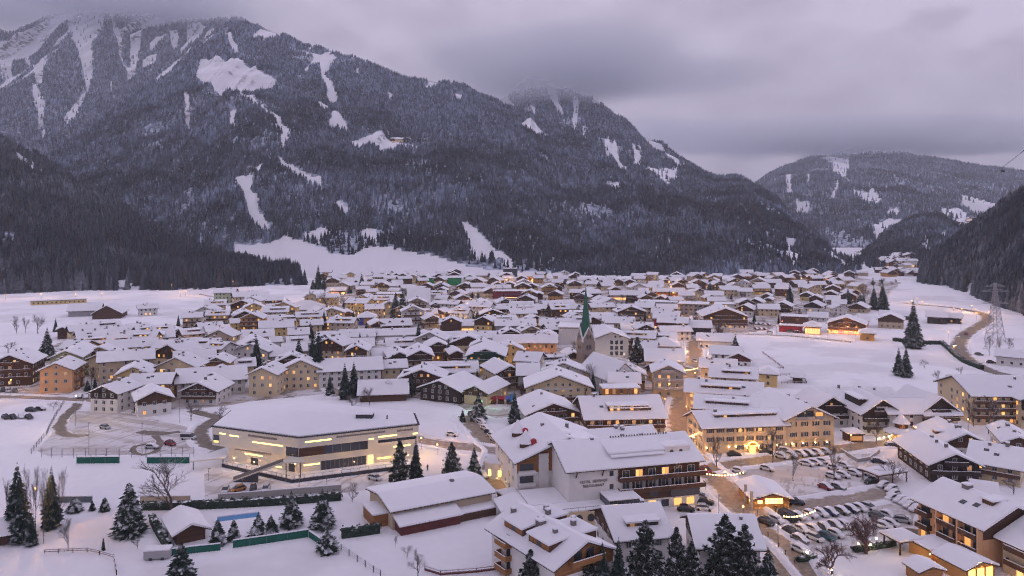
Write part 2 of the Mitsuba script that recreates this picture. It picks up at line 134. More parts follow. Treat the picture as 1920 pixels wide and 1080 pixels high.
def terrain(cols, nu, nv, gamma, amp, freq, seed, bsdf, name, gully=0.5, clear=(), chutes=None):
    c = np.array(cols, float)
    s = np.arange(len(c))
    u = np.linspace(0, len(c) - 1, nu)
    foot, ridge = (PchipInterpolator(s, c[:, k])(u) for k in (0, 1))
    v = np.concatenate([np.linspace(0, 1, nv), [1.04, 1.12, 1.3, 1.7]])
    P = np.zeros((len(v), nu, 3))
    for i, t in enumerate(v):
        w = min(t, 1.0)
        P[i] = foot + (ridge - foot) * w
        P[i, :, 2] = foot[:, 2] + (ridge[:, 2] - foot[:, 2]) * w ** gamma
        if t > 1:
            P[i] += (ridge - foot) * [1, 1, 0] * (t - 1)
            P[i, :, 2] -= (ridge[:, 2] - foot[:, 2]) * (t - 1) * 1.1
    n1 = 1 - 2 * np.abs(meshkit.fbm(P / freq + seed, 5, seed) - 0.5)
    uu = np.broadcast_to(P[..., 0] / (freq * 0.35), P.shape[:2])
    n2 = 1 - 2 * np.abs(meshkit.fbm(np.stack([uu, P[..., 2] / (freq * 1.6), 0 * uu + seed], -1), 4, seed + 5) - 0.5)
    env = np.clip(v / 0.25, 0, 1) * np.clip((1.25 - v) / 0.35, 0.35, 1)
    d = ((n1 - 0.72) * (1 - gully) + (n2 - 0.72) * gully) * 2 * amp * env[:, None]
    P[..., 2] += d * 0.8
    P[..., 1] -= d * 0.6
    i, j = np.meshgrid(np.arange(len(v) - 1), np.arange(nu - 1), indexing='ij')
    q = np.stack([i * nu + j, i * nu + j + 1, (i + 1) * nu + j + 1, (i + 1) * nu + j], -1).reshape(-1, 4)
    f = np.vstack([q[:, [0, 1, 2]], q[:, [0, 2, 3]]])
    m = trimesh.Trimesh(P.reshape(-1, 3), f, process=False)
    x, y = P[..., 0].ravel(), P[..., 1].ravel()
    jig = (meshkit.noise(np.stack([x / 30, y / 30, 0 * x], -1), 4) - 0.5) * 9
    mask = np.zeros(len(x))
    for poly in clear:
        mask = np.maximum(mask, inside(poly, x + jig, y + jig))
    if chutes is not None:
        mask = np.maximum(mask, chutes(P.reshape(-1, 3)))
    put(name, m, bsdf, True, uv=np.c_[mask, 0 * mask])
    labels[name] = {'kind': 'structure'}
    front = ((i < nv + 1)[..., None] & np.ones(2, bool)).transpose(2, 0, 1).ravel()
    return m, f[front]


def cone_tree(tiers, sides, r):
    vs, fs, at = [], [], 0
    for t in range(tiers):
        z0, z1 = 0.06 + 0.86 * t / tiers, 0.06 + 0.86 * (t + 1) / tiers + 0.16
        rad = 0.20 * (1 - 0.82 * t / tiers)
        a = np.arange(sides) * 2 * np.pi / sides + t
        rr = rad * (0.75 + 0.5 * r.random(sides))
        vs.append(np.vstack([np.stack([np.cos(a) * rr, np.sin(a) * rr, z0 - 0.05 * r.random(sides)], 1), [[0, 0, min(z1, 1.0)]]]))
        k = np.arange(sides)
        fs.append(np.stack([k, (k + 1) % sides, k * 0 + sides], 1) + at)
        at += sides + 1
    return np.vstack(vs), np.vstack(fs)


def forest(name, base, faces, count, hmin, hmax, bsdf, clear=(), dens=None, tiers=3, sides=5, seed=1, label='snow-dusted forest on the slope'):
    r = np.random.default_rng(seed)
    V = base.vertices
    tri = V[faces]
    area = 0.5 * np.linalg.norm(np.cross(tri[:, 1] - tri[:, 0], tri[:, 2] - tri[:, 0]), axis=1)
    pick = r.choice(len(faces), int(count * 1.7), p=area / area.sum())
    a, b = r.random((2, len(pick), 1))
    s = np.sqrt(a)
    p = tri[pick, 0] * (1 - s) + tri[pick, 1] * s * (1 - b) + tri[pick, 2] * s * b
    keep = np.abs(p[:, 0] / np.maximum(p[:, 1], 1)) < 0.74
    for poly in clear:
        jig = (meshkit.noise(np.stack([p[:, 0] / 30, p[:, 1] / 30, 0 * p[:, 0]], -1), 4) - 0.5) * 9
        jig += (meshkit.noise(np.stack([p[:, 0] / 9, p[:, 1] / 9, 0 * p[:, 0]], -1), 14) - 0.5) * 9
        keep &= ~inside(poly, p[:, 0] + jig, p[:, 1] - jig) | (r.random(len(p)) < .035 * (clear is not CLEAR_M1))
    if dens is not None:
        keep &= r.random(len(p)) < dens(p)
    p = p[keep][:count]
    n = len(p)
    proto = [cone_tree(tiers, sides, r) for _ in range(4)]
    h = r.uniform(hmin, hmax, n) * (0.8 + 0.4 * meshkit.noise(p / 60, 8))
    rot, w = r.uniform(0, 6.283, n), r.uniform(0.75, 1.25, n)
    vs, fs, at = [], [], 0
    for k in range(4):
        v0, f0 = proto[k]
        idx = np.arange(k, n, 4)
        c, sn = np.cos(rot[idx]), np.sin(rot[idx])
        x = (v0[None, :, 0] * c[:, None] - v0[None, :, 1] * sn[:, None]) * (h[idx] * w[idx])[:, None]
        y = (v0[None, :, 0] * sn[:, None] + v0[None, :, 1] * c[:, None]) * (h[idx] * w[idx])[:, None]
        z = v0[None, :, 2] * h[idx][:, None] - 0.8
        vs.append((np.stack([x, y, z], -1) + p[idx][:, None]).reshape(-1, 3))
        fs.append((f0[None] + (np.arange(len(idx)) * len(v0))[:, None, None]).reshape(-1, 3) + at)
        at += len(idx) * len(v0)
    put(name, (np.vstack(vs), np.vstack(fs)), bsdf)
    tag(name, label, 'forest', kind='stuff')


def streaks(scale, lo, hi, zlo, zhi, seed):
    """Snow chutes running down the slope: narrow across it, long along it, more of them higher up."""
    def fn(p):
        w = meshkit.fbm(np.stack([p[:, 0] / 300, p[:, 2] / 260, p[:, 1] / 600], -1) + seed, 3, seed) * 1.6
        n = meshkit.fbm(np.stack([p[:, 0] / scale + w, p[:, 2] / (scale * 7), 0 * w + seed], -1), 4, seed + 1)
        up = np.clip((p[:, 2] - zlo) / (zhi - zlo), 0, 1)
        return np.clip((n - hi + (hi - lo) * up) / .05, 0, 1) * (up > 0)
    return fn


chutes_m1 = streaks(75, .54, .74, 220, 680, 41)
chutes_m2 = streaks(70, .55, .72, 200, 560, 43)
chutes_m3 = streaks(85, .54, .73, 150, 900, 45)
summit_m4 = lambda p: np.zeros(len(p))


def white_summits(fn, z):
    """Summits left bare and white, coloured to pass for the cloud over them."""
    return lambda p: np.maximum(fn(p), p[:, 2] + 25 * (meshkit.noise(p / 40, 6) - .5) > z)


chutes_m2, chutes_m3, summit_m4 = white_summits(chutes_m2, 565), white_summits(chutes_m3, 1060), white_summits(summit_m4, 508)


def off_chutes(dens, ch):
    return lambda p: (dens(p) if dens else 1.0) * (ch(p) < .5)


NUM = dict(M1=(520, 150), M2=(300, 110), M3=(420, 130), M4=(240, 90), M4B=(120, 40), M5=(140, 60), M6=(240, 70))
m1, f1 = terrain(M1, *NUM['M1'], 1.12, 38, 260, 1, 'slope', 'mountain', clear=CLEAR_M1, chutes=chutes_m1)
m2, f2 = terrain(M2, *NUM['M2'], 1.05, 40, 260, 2, 'slope', 'mountain_beyond', clear=CLEAR_M2, chutes=chutes_m2)
m3, f3 = terrain(M3, *NUM['M3'], 1.0, 75, 420, 3, 'slope', 'mountain_rocky', 0.75, clear=CLEAR_M3, chutes=chutes_m3)
m4, f4 = terrain(M4, *NUM['M4'], 1.0, 60, 500, 4, 'slope', 'mountain_far', clear=CLEAR_M4, chutes=summit_m4)
m4b, f4b = terrain(M4B, *NUM['M4B'], 0.8, 14, 150, 5, 'slope', 'hill_wooded', clear=CLEAR_M4B)
m5, f5 = terrain(M5, *NUM['M5'], 0.95, 8, 100, 6, 'slope', 'hill_slope', clear=CLEAR_M5)
m6, f6 = terrain(M6, *NUM['M6'], 0.95, 16, 140, 7, 'slope', 'hill', clear=CLEAR_M6)


def patchy(scale, lo, hi, z0=None, amount=1.0):
    def fn(p):
        n = meshkit.fbm(p / scale + 3, 4, 21)
        return np.clip((n - lo) / (hi - lo), 0, 1) * amount + (1 - amount)
    return fn


forest('forest', m1, f1, 92000, 8, 15, 'forest_mid', CLEAR_M1, off_chutes(patchy(95, 0.22, 0.50, amount=.92), chutes_m1), 2, 5, seed=1, label='dark frosted conifer forest covering the main mountainside')
forest('forest_beyond', m2, f2, 48000, 9, 17, 'forest_mid', CLEAR_M2, off_chutes(patchy(95, 0.22, 0.50, amount=.92), chutes_m2), 2, 5, seed=2, label='frosted forest on the cloud-capped mountain right of the main one')
forest('forest_rocky', m3, f3, 46000, 11, 20, 'forest_high', CLEAR_M3, off_chutes(None, chutes_m3), 2, 5, seed=3, label='pale frosted trees on ribs of the rocky mountain top left')
forest('forest_far', m4, f4, 38000, 13, 24, 'forest_high', CLEAR_M4, off_chutes(patchy(160, 0.24, 0.50), summit_m4), 2, 5, seed=4, label='hazy forest on the far mountain under the cloud')
forest('forest_hill', m4b, f4b, 11000, 9, 16, 'forest_mid', CLEAR_M4B, None, 2, 5, seed=5, label='forest on the low dome-shaped hill at the valley end')
forest('forest_slope', m5, f5, 6500, 12, 22, 'forest_near', CLEAR_M5, patchy(45, 0.28, 0.50, amount=.8), 4, 6, seed=6, label='dark spruce forest on the slope at the right edge')
forest('forest_left', m6, f6, 14000, 12, 24, 'forest_near', CLEAR_M6, patchy(45, 0.32, 0.55, amount=.85), 4, 6, seed=7, label='dark spruce forest on the near slope at left')

# ------------------------------------------------------------------ ground
gx = np.linspace(-5200, 5200, 3)
put('ground', (np.array([[-6000, -400, 0], [6000, -400, 0], [6000, 9000, 0], [-6000, 9000, 0]], float), np.array([[0, 1, 2], [0, 2, 3]])), 'ground_snow')
labels['ground'] = {'kind': 'structure'}

# ------------------------------------------------------------------ building materials


def plaster(c, k=0.12):
    c = np.array(c, float)
    lo, hi = [tuple(map(float, q)) for q in (c * (1 - k), np.minimum(c * (1 + k * 0.5), 0.9))]
    return lambda p, n, uv: MX(lo, hi, 0.6 * FBM(p.x * 0.35, p.y * 0.35, p.z * 0.12, 3) + 0.4 * NZ(p.x * 3, p.y * 3, p.z * 0.7))


def wood(c):
    lo, hi = [tuple(float(q) * k for q in c) for k in (0.6, 1.35)]

    def fn(p, n, uv):
        q = p.x * 0.7 + p.y * 0.7
        line = mikit.cell_rand(dr.floor(p.z * 5.5), dr.floor(q * 0.3), 2)
        g = NZ(q * 1.5, p.z * 14, p.x * 0.3)
        return MX(lo, hi, 0.55 * line + 0.45 * g)
    return fn


WALLS = dict(wh=(0.66, 0.64, 0.62), cr=(0.60, 0.48, 0.32), ye=(0.64, 0.48, 0.22), oc=(0.48, 0.26, 0.09), be=(0.47, 0.38, 0.28), gr=(0.34, 0.33, 0.34), pe=(0.66, 0.38, 0.20),
             gn=(0.46, 0.50, 0.33), rd=(0.34, 0.035, 0.05), pk=(0.60, 0.33, 0.30), bl=(0.08, 0.10, 0.42), pu=(0.12, 0.10, 0.14), st=(0.05, 0.055, 0.075), gE=(0.02, 0.26, 0.09),
             rD=(0.17, 0.03, 0.05), yo=(0.55, 0.38, 0.10), of=(0.20, 0.21, 0.24), tl=(0.03, 0.13, 0.16), gg=(0.025, 0.075, 0.06))
for k_, c_ in WALLS.items():
    mat('wall_' + k_, plaster(c_), 0.85)
for k_, c_ in dict(br=(0.085, 0.042, 0.026), dk=(0.035, 0.024, 0.021), gg=(0.02, 0.06, 0.05), lt=(0.26, 0.12, 0.045)).items():
    mat('wood_' + k_, wood(c_), 0.7)
WALLS.update({'br': 0, 'dk': 0, 'or': 0})
mat('wall_or', plaster((0.52, 0.20, 0.04)), 0.8)
for k_ in ('br', 'dk'):
    scene['wall_' + k_] = scene['wood_' + k_]
for k_ in WALLS:
    scene.setdefault('wood_' + k_, scene['wall_' + k_])
mat('fascia', (0.05, 0.032, 0.026), 0.7)
mat("wall_lt", wood((0.30, 0.15, 0.06)), 0.7)
mat('pane', (0.035, 0.04, 0.05), 0.12, specular=0.6)
mat('frame_white', (0.55, 0.53, 0.50), 0.6)
mat('metal', (0.16, 0.16, 0.17), 0.45, metallic=0.6)
mat('chimney_grey', (0.16, 0.14, 0.14), 0.8)
mat('concrete', plaster((0.30, 0.29, 0.28)), 0.85)
mat('solar', (0.02, 0.022, 0.035), 0.2)
mat('lamp_glass', (0.5, 0.4, 0.3), 0.5)


def glow(r, g, b, w=0.02):
    return {'type': 'area', 'radiance': {'type': 'rgb', 'value': [r, g, b]}, 'sampling_weight': w}


LIT = [glow(0.24, 0.105, 0.028), glow(0.32, 0.16, 0.046), glow(0.12, 0.05, 0.015), glow(0.22, 0.125, 0.045), glow(0.07, 0.034, 0.013)]


def boxm(x0, x1, y0, y1, z0, z1):
    m = trimesh.creation.box((x1 - x0, y1 - y0, z1 - z0))
    m.apply_translation(((x0 + x1) / 2, (y0 + y1) / 2, (z0 + z1) / 2))
    return m


def joinm(ms):
    return trimesh.util.concatenate(ms)


class Place:
    """A building's own frame: origin at the middle of its front on the ground, x along the front, y into the depth."""

    def __init__(self, key, x, y, rot=0.0, z=0.0):
        k, i = key, 0
        while k in USED:
            i += 1
            k = f'{key}_{i:03d}'
        USED.add(k)
        self.key, self.x, self.y, self.z = k, x, y, z
        a = math.radians(rot)
        self.c, self.s = math.cos(a), math.sin(a)
        self.r = random.Random(int(abs(x) * 131 + abs(y) * 17))

    def world(self, v):
        v = np.asarray(v, float)
        return np.stack([self.x + v[:, 0] * self.c - v[:, 1] * self.s, self.y + v[:, 0] * self.s + v[:, 1] * self.c, self.z + v[:, 2]], 1)

    def part(self, name, mesh, bsdf, smooth=False, **kw):
        m = trimesh.Trimesh(self.world(mesh.vertices), mesh.faces, process=False)
        return put(f'{self.key}__{name}', m, bsdf, smooth, **kw)[len(self.key) + 2:]

    def box(self, name, x0, x1, y0, y1, z0, z1, bsdf, **kw):
        return self.part(name, boxm(x0, x1, y0, y1, z0, z1), bsdf, **kw)

    def seen(self, nx, ny, px, py):
        """Whether a wall with this outward normal can face the valley's south side, from which the town is overlooked."""
        w = self.world([[px, py, 0]])[0]
        return (nx * self.c - ny * self.s) * w[0] + (nx * self.s + ny * self.c) * w[1] < 6


USED = set()


def extrude_profile(prof, v0, v1, axis, n=1, jitter=0.0, r=None):
    """prof: closed (u, z) outline, counter-clockwise; extruded from v0 to v1. axis 'G': (x, y) = (u, v); 'E': (x, y) = (v, u)."""
    prof = np.asarray(prof, float)
    k = len(prof)
    vs = np.linspace(v0, v1, n + 1)
    P = np.zeros((n + 1, k, 3))
    for i, v in enumerate(vs):
        P[i, :, 0], P[i, :, 1], P[i, :, 2] = prof[:, 0], v, prof[:, 1]
    if jitter:
        rr = np.random.RandomState(r.randrange(10**6))
        top = np.arange(k) >= k // 2
        P[:, top, 2] += rr.uniform(-jitter, jitter, (n + 1, top.sum()))
        P[:, top, 1] += rr.uniform(-jitter, jitter, (n + 1, top.sum()))
    i, j = np.meshgrid(np.arange(n), np.arange(k), indexing='ij')
    q = np.stack([i * k + j, (i + 1) * k + j, (i + 1) * k + (j + 1) % k, i * k + (j + 1) % k], -1).reshape(-1, 4)
    f = [q[:, [0, 1, 2]], q[:, [0, 2, 3]]]
    from mapbox_earcut import triangulate_float64
    cap = triangulate_float64(prof, np.array([k], np.uint32)).reshape(-1, 3)
    f += [cap, cap[:, ::-1] + n * k]
    P = P.reshape(-1, 3)
    if axis == 'E':
        P = P[:, [1, 0, 2]]
    return trimesh.Trimesh(P, np.vstack(f).astype(int), process=False)


def windows(b, side, a0, a1, at, z0, floors, spacing=2.7, w=1.05, h=1.25, lit=0.08, frame=None, parent='', fh=2.75, skip=(), shutters=None, first=1.0):
    """Windows on one wall. side '-y','+x','-x': outward direction; a0..a1 the wall's extent; at its plane."""
    n = max(1, int((a1 - a0 - 1.0) / spacing))
    step = (a1 - a0) / n
    for fl in range(floors):
        for i in range(n):
            if (fl, i) in skip or b.r.random() < 0.06:
                continue
            c = a0 + step * (i + 0.5)
            z = z0 + first + fl * fh

            def slab(u0, u1, q0, q1, d0, d1):
                if side == '-y':
                    return boxm(u0, u1, at - d1, at - d0, q0, q1)
                if side == '+x':
                    return boxm(at + d0, at + d1, u0, u1, q0, q1)
                return boxm(at - d1, at - d0, u0, u1, q0, q1)

            on = b.r.random() < lit
            kw = {'emitter': b.r.choice(LIT)} if on else {}
            if frame:
                t = 0.12
                fr = joinm([slab(c - w / 2 - t, c + w / 2 + t, z - t, z, -.05, .10), slab(c - w / 2 - t, c + w / 2 + t, z + h, z + h + t, -.05, .10),
                            slab(c - w / 2 - t, c - w / 2, z, z + h, -.05, .10), slab(c + w / 2, c + w / 2 + t, z, z + h, -.05, .10), slab(c - .04, c + .04, z, z + h, -.05, .08)])
                key = b.part(parent + 'window', fr, frame)
                b.part(key + '__pane', slab(c - w / 2, c + w / 2, z, z + h, -.05, .04), 'pane', **kw)
                if shutters:
                    b.part(key + '__shutter', joinm([slab(c - w / 2 - t - w * .5, c - w / 2 - t, z - .05, z + h + .05, 0, .07), slab(c + w / 2 + t, c + w / 2 + t + w * .5, z - .05, z + h + .05, 0, .07)]), shutters)
            else:
                b.part(parent + 'window', slab(c - w / 2, c + w / 2, z, z + h, -.05, .05), 'pane', **kw)


def roof(b, u0, u1, v0, v1, z, pitch, axis, ou=1.1, ov=1.2, thick=0.42, near=True, parent=''):
    """A gable roof: boarded slab, snow cover on it. u across the ridge, v along it."""
    um, t = (u0 + u1) / 2, math.tan(math.radians(pitch))
    hw = (u1 - u0) / 2
    e = hw + ou
    zr, ze = z + t * hw, z - t * ou
    th = 0.22
    prof = [(um - e, ze), (um, zr), (um + e, ze), (um + e, ze + th), (um, zr + th), (um - e, ze + th)]
    rk = b.part(parent + 'roof', extrude_profile(prof, v0 - ov, v1 + ov, axis), 'fascia')
    k = thick / math.cos(math.radians(pitch))
    g = 0.012
    e2 = e + 0.04
    z2 = ze - 0.04 * t + th + g
    if near:
        low = [(um - e2, z2), (um, zr + th + g), (um + e2, z2)]
        q = hw * 0.5
        top = [(um + e2 + .05, z2 + k * .55), (um + e2 - .12, z2 + k * .96), (um + q, zr + th + k - t * q + .05), (um + .35, zr + th + k - .07), (um - .35, zr + th + k - .07), (um - q, zr + th + k - t * q + .05), (um - e2 + .12, z2 + k * .96), (um - e2 - .05, z2 + k * .55)]
        m = extrude_profile(low + top, v0 - ov + .05, v1 + ov - .05, axis, max(3, int((v1 - v0) / 2.5)), 0.085, b.r)
    else:
        m = extrude_profile([(um - e2, z2), (um, zr + th + g), (um + e2, z2), (um + e2, z2 + k), (um, zr + th + k), (um - e2, z2 + k)], v0 - ov + .05, v1 + ov - .05, axis)
    b.part(rk + '__snow', m, 'snow', 30 if near else False)
    return rk, zr


def chimney(b, x, y, z, h=1.6, w=0.7):
    k = b.box('chimney', x - w / 2, x + w / 2, y - w / 2, y + w / 2, z - 1.2, z + h, 'chimney_grey')
    b.box(k + '__snow', x - w / 2 - .08, x + w / 2 + .08, y - w / 2 - .08, y + w / 2 + .08, z + h + .003, z + h + .28, 'snow')


def balcony(b, x0, x1, y, z, out, rail, parent='', side='-y'):
    def bx(u0, u1, d0, d1, q0, q1):
        if side == '-y':
            return boxm(u0, u1, y - d1, y - d0, q0, q1)
        if side == '+x':
            return boxm(y + d0, y + d1, u0, u1, q0, q1)
        return boxm(y - d1, y - d0, u0, u1, q0, q1)
    k = b.part(parent + 'balcony', joinm([bx(x0, x1, .01, out, z - .18, z), bx(x0, x1, out - .09, out, z + .003, z + .95), bx(x0, x0 + .09, .01, out - .092, z + .003, z + .95), bx(x1 - .09, x1, .01, out - .092, z + .003, z + .95)]), rail)
    b.part(k + '__snow', bx(x0 + .02, x1 - .02, out - .12, out + .03, z + .953, z + 1.06), 'snow')


def dormer(b, x0, x1, y, z, depth, h, wall, lit=0.2, near=True, frame=None):
    """A shed dormer on the front slope: its face at y, standing on the roof at height z."""
    k = b.box('dormer', x0, x1, y, y + depth, z - .6, z + h, wall)
    n = max(1, int((x1 - x0) / 2.2))
    st = (x1 - x0) / n
    for i in range(n):
        kw = {'emitter': b.r.choice(LIT)} if b.r.random() < lit else {}
        c = x0 + st * (i + .5)
        b.box(k + '__window', c - .55, c + .55, y - .05, y + .05, z + .35, z + h - .25, 'pane', **kw)
    b.box(k + '__snow', x0 - .35, x1 + .35, y - .6, y + depth, z + h + .003, z + h + .40, 'snow')


def block(b, x0, x1, y0, y1, h, axis, pitch, wall, wd, fl='', near=True, frame=None, shutters=None, lit=0.1, z0=0.0, fh=2.75, ov=1.2, ou=1.1, wins=True, spacing=2.7, floors=None):
    """One gabled block of a building: walls, roof with snow, windows, cladding, balconies, dormer, chimneys."""
    u0, u1, v0, v1 = (x0, x1, y0, y1) if axis == 'G' else (y0, y1, x0, x1)
    t = math.tan(math.radians(pitch))
    hw, um = (u1 - u0) / 2, (u0 + u1) / 2
    zt = h + t * hw
    b.part('wall', extrude_profile([(u0, z0 - .5), (u1, z0 - .5), (u1, h), (um, zt), (u0, h)], v0, v1, axis), 'wall_' + wall)
    rk, zr = roof(b, u0, u1, v0, v1, h, pitch, axis, ou, ov, near=near)
    cl = 0.0
    if 'g' in fl or 'B' in fl:
        cl = (h - z0) * (0.62 if 'B' in fl else 0.30)
        zc = h - cl
        prof = [(u0 - .06, zc), (u1 + .06, zc), (u1 + .06, h - .02), (um, zt - .02), (u0 - .06, h - .02)]
        b.part('gable_cladding', extrude_profile(prof, v0 - .07, v0, axis), 'wood_' + wd)
        if axis == 'E':
            b.part('gable_cladding', extrude_profile(prof, v1, v1 + .07, axis), 'wood_' + wd)
        if 'B' in fl:
            if axis == 'G':
                b.box('side_cladding', x1, x1 + .06, y0, y1, zc, h - .05, 'wood_' + wd)
            else:
                b.box('side_cladding', x0, x1, y0 - .06, y0, zc, h - .05, 'wood_' + wd)
    nf = floors or max(1, int((h - z0) / fh + 0.25))
    if wins:
        fr = frame if near else None
        pr = .08 if cl else 0
        if b.seen(0, -1, (x0 + x1) / 2, y0):
            windows(b, '-y', x0 + .6, x1 - .6, y0 - pr, z0, nf, spacing, lit=lit, frame=fr, fh=(h - z0) / nf, shutters=shutters)
            if axis == 'G' and hw * t > 2.0:
                windows(b, '-y', um - hw * .45, um + hw * .45, y0 - pr, h - .4, 1, 2.4, w=.9, h=1.0, lit=lit, frame=fr, shutters=shutters)
        for sd, nx, a in (('+x', 1, x1), ('-x', -1, x0)):
            if b.seen(nx, 0, a, (y0 + y1) / 2):
                windows(b, sd, y0 + .6, y1 - .6, a + (.08 if nx > 0 else -.0) * (cl > 0), z0, nf, spacing * 1.2, lit=lit * .7, frame=fr, fh=(h - z0) / nf, shutters=shutters)
    if 'b' in fl:
        rail = 'wood_' + wd
        for lv in range(1, nf + (1 if axis == 'G' and hw * t > 2.2 else 0)):
            z = z0 + lv * (h - z0) / nf
            ww = 1.0 if lv < nf else 0.5
            xm, xw = (x0 + x1) / 2, (x1 - x0) / 2 * ww
            balcony(b, xm - xw, xm + xw, y0 - .08, z, 1.25, rail)
    if 'v' in fl:
        rail = 'wood_lt'
        for lv in range(nf):
            for q in (0.3, 0.72):
                yy = y0 + (y1 - y0) * q
                balcony(b, yy - 1.9, yy + 1.9, x1, z0 + lv * (h - z0) / nf + .3, 1.2, rail, side='+x')
    if 'd' in fl and axis == 'E':
        L = (x1 - x0)
        w = min(L * .62, 14)
        xm = (x0 + x1) / 2 + b.r.uniform(-.1, .1) * L
        yd = y0 + hw * .25
        dormer(b, xm - w / 2, xm + w / 2, yd, h + t * hw * .25 + .2, hw * .55, 1.35, 'wood_br', lit=max(lit, .15))
    elif 'd' in fl:
        dormer(b, x0 + hw * .1, x0 + hw * .5, y0 + (y1 - y0) * .35, h + t * hw * .25, 2.5, 1.2, 'wood_br', lit=.1)
    if 'c' in fl:
        for _ in range(b.r.choice((0, 1, 2))):
            side = -1 if axis == 'E' or b.r.random() < .5 else 1
            a, v = b.r.uniform(.3, .7) * hw, v0 + (v1 - v0) * b.r.uniform(.15, .75)
            u = um + side * a
            zc = h + t * (hw - a) + .22 + .42 / math.cos(math.radians(pitch)) + .03
            m = extrude_profile([(u - .5, zc + t * side * .5), (u + .5, zc - t * side * .5), (u + .5, zc - t * side * .5 + .09), (u - .5, zc + t * side * .5 + .09)], v, v + 1.3, axis)
            b.part('roof_window', m, 'pane')
        for _ in range(b.r.choice((1, 2, 2, 3))):
            u, v = b.r.uniform(.75, 1.15), b.r.uniform(.15, .85)
            uu, vv = u0 + hw * u, v0 + (v1 - v0) * v
            zz = h + t * (hw - abs(uu - um)) + .5
            chimney(b, *((uu, vv) if axis == 'G' else (vv, uu)), zz, b.r.uniform(.7, 1.3), b.r.uniform(.55, .9))
    return zr


def flat_roof(b, x0, x1, y0, y1, z, over=.4):
    k = b.box('roof', x0 - over, x1 + over, y0 - over, y1 + over, z, z + .35, 'fascia')
    b.box(k + '__snow', x0 - over + .1, x1 + over - .1, y0 - over + .1, y1 + over - .1, z + .353, z + .75, 'snow')


def hip_roof(b, x0, x1, y0, y1, z, pitch=28, over=1.0, name='roof'):
    x0, x1, y0, y1 = x0 - over, x1 + over, y0 - over, y1 + over
    t = math.tan(math.radians(pitch))
    hw = min(x1 - x0, y1 - y0) / 2
    for lift, grow, nm, m in ((0, 0, name, 'fascia'), (.26, -.02, None, 'snow')):
        a0, a1, c0, c1 = x0 - grow, x1 + grow, y0 - grow, y1 + grow
        zt = z + lift
        th = .25 if nm else .42
        pts = [[a0, c0, zt], [a1, c0, zt], [a1, c1, zt], [a0, c1, zt], [a0, c0, zt + th], [a1, c0, zt + th], [a1, c1, zt + th], [a0, c1, zt + th], [a0 + hw, c0 + hw, zt + th + t * hw], [a1 - hw, c1 - hw, zt + th + t * hw]]
        if x1 - x0 < y1 - y0:
            pts[8:] = [[(a0 + a1) / 2, c0 + hw, zt + th + t * hw], [(a0 + a1) / 2, c1 - hw, zt + th + t * hw]]
        hull = trimesh.convex.convex_hull(np.array(pts))
        if nm:
            rk = b.part(nm, hull, m)
        else:
            b.part(rk + '__snow', hull, m)
    return rk


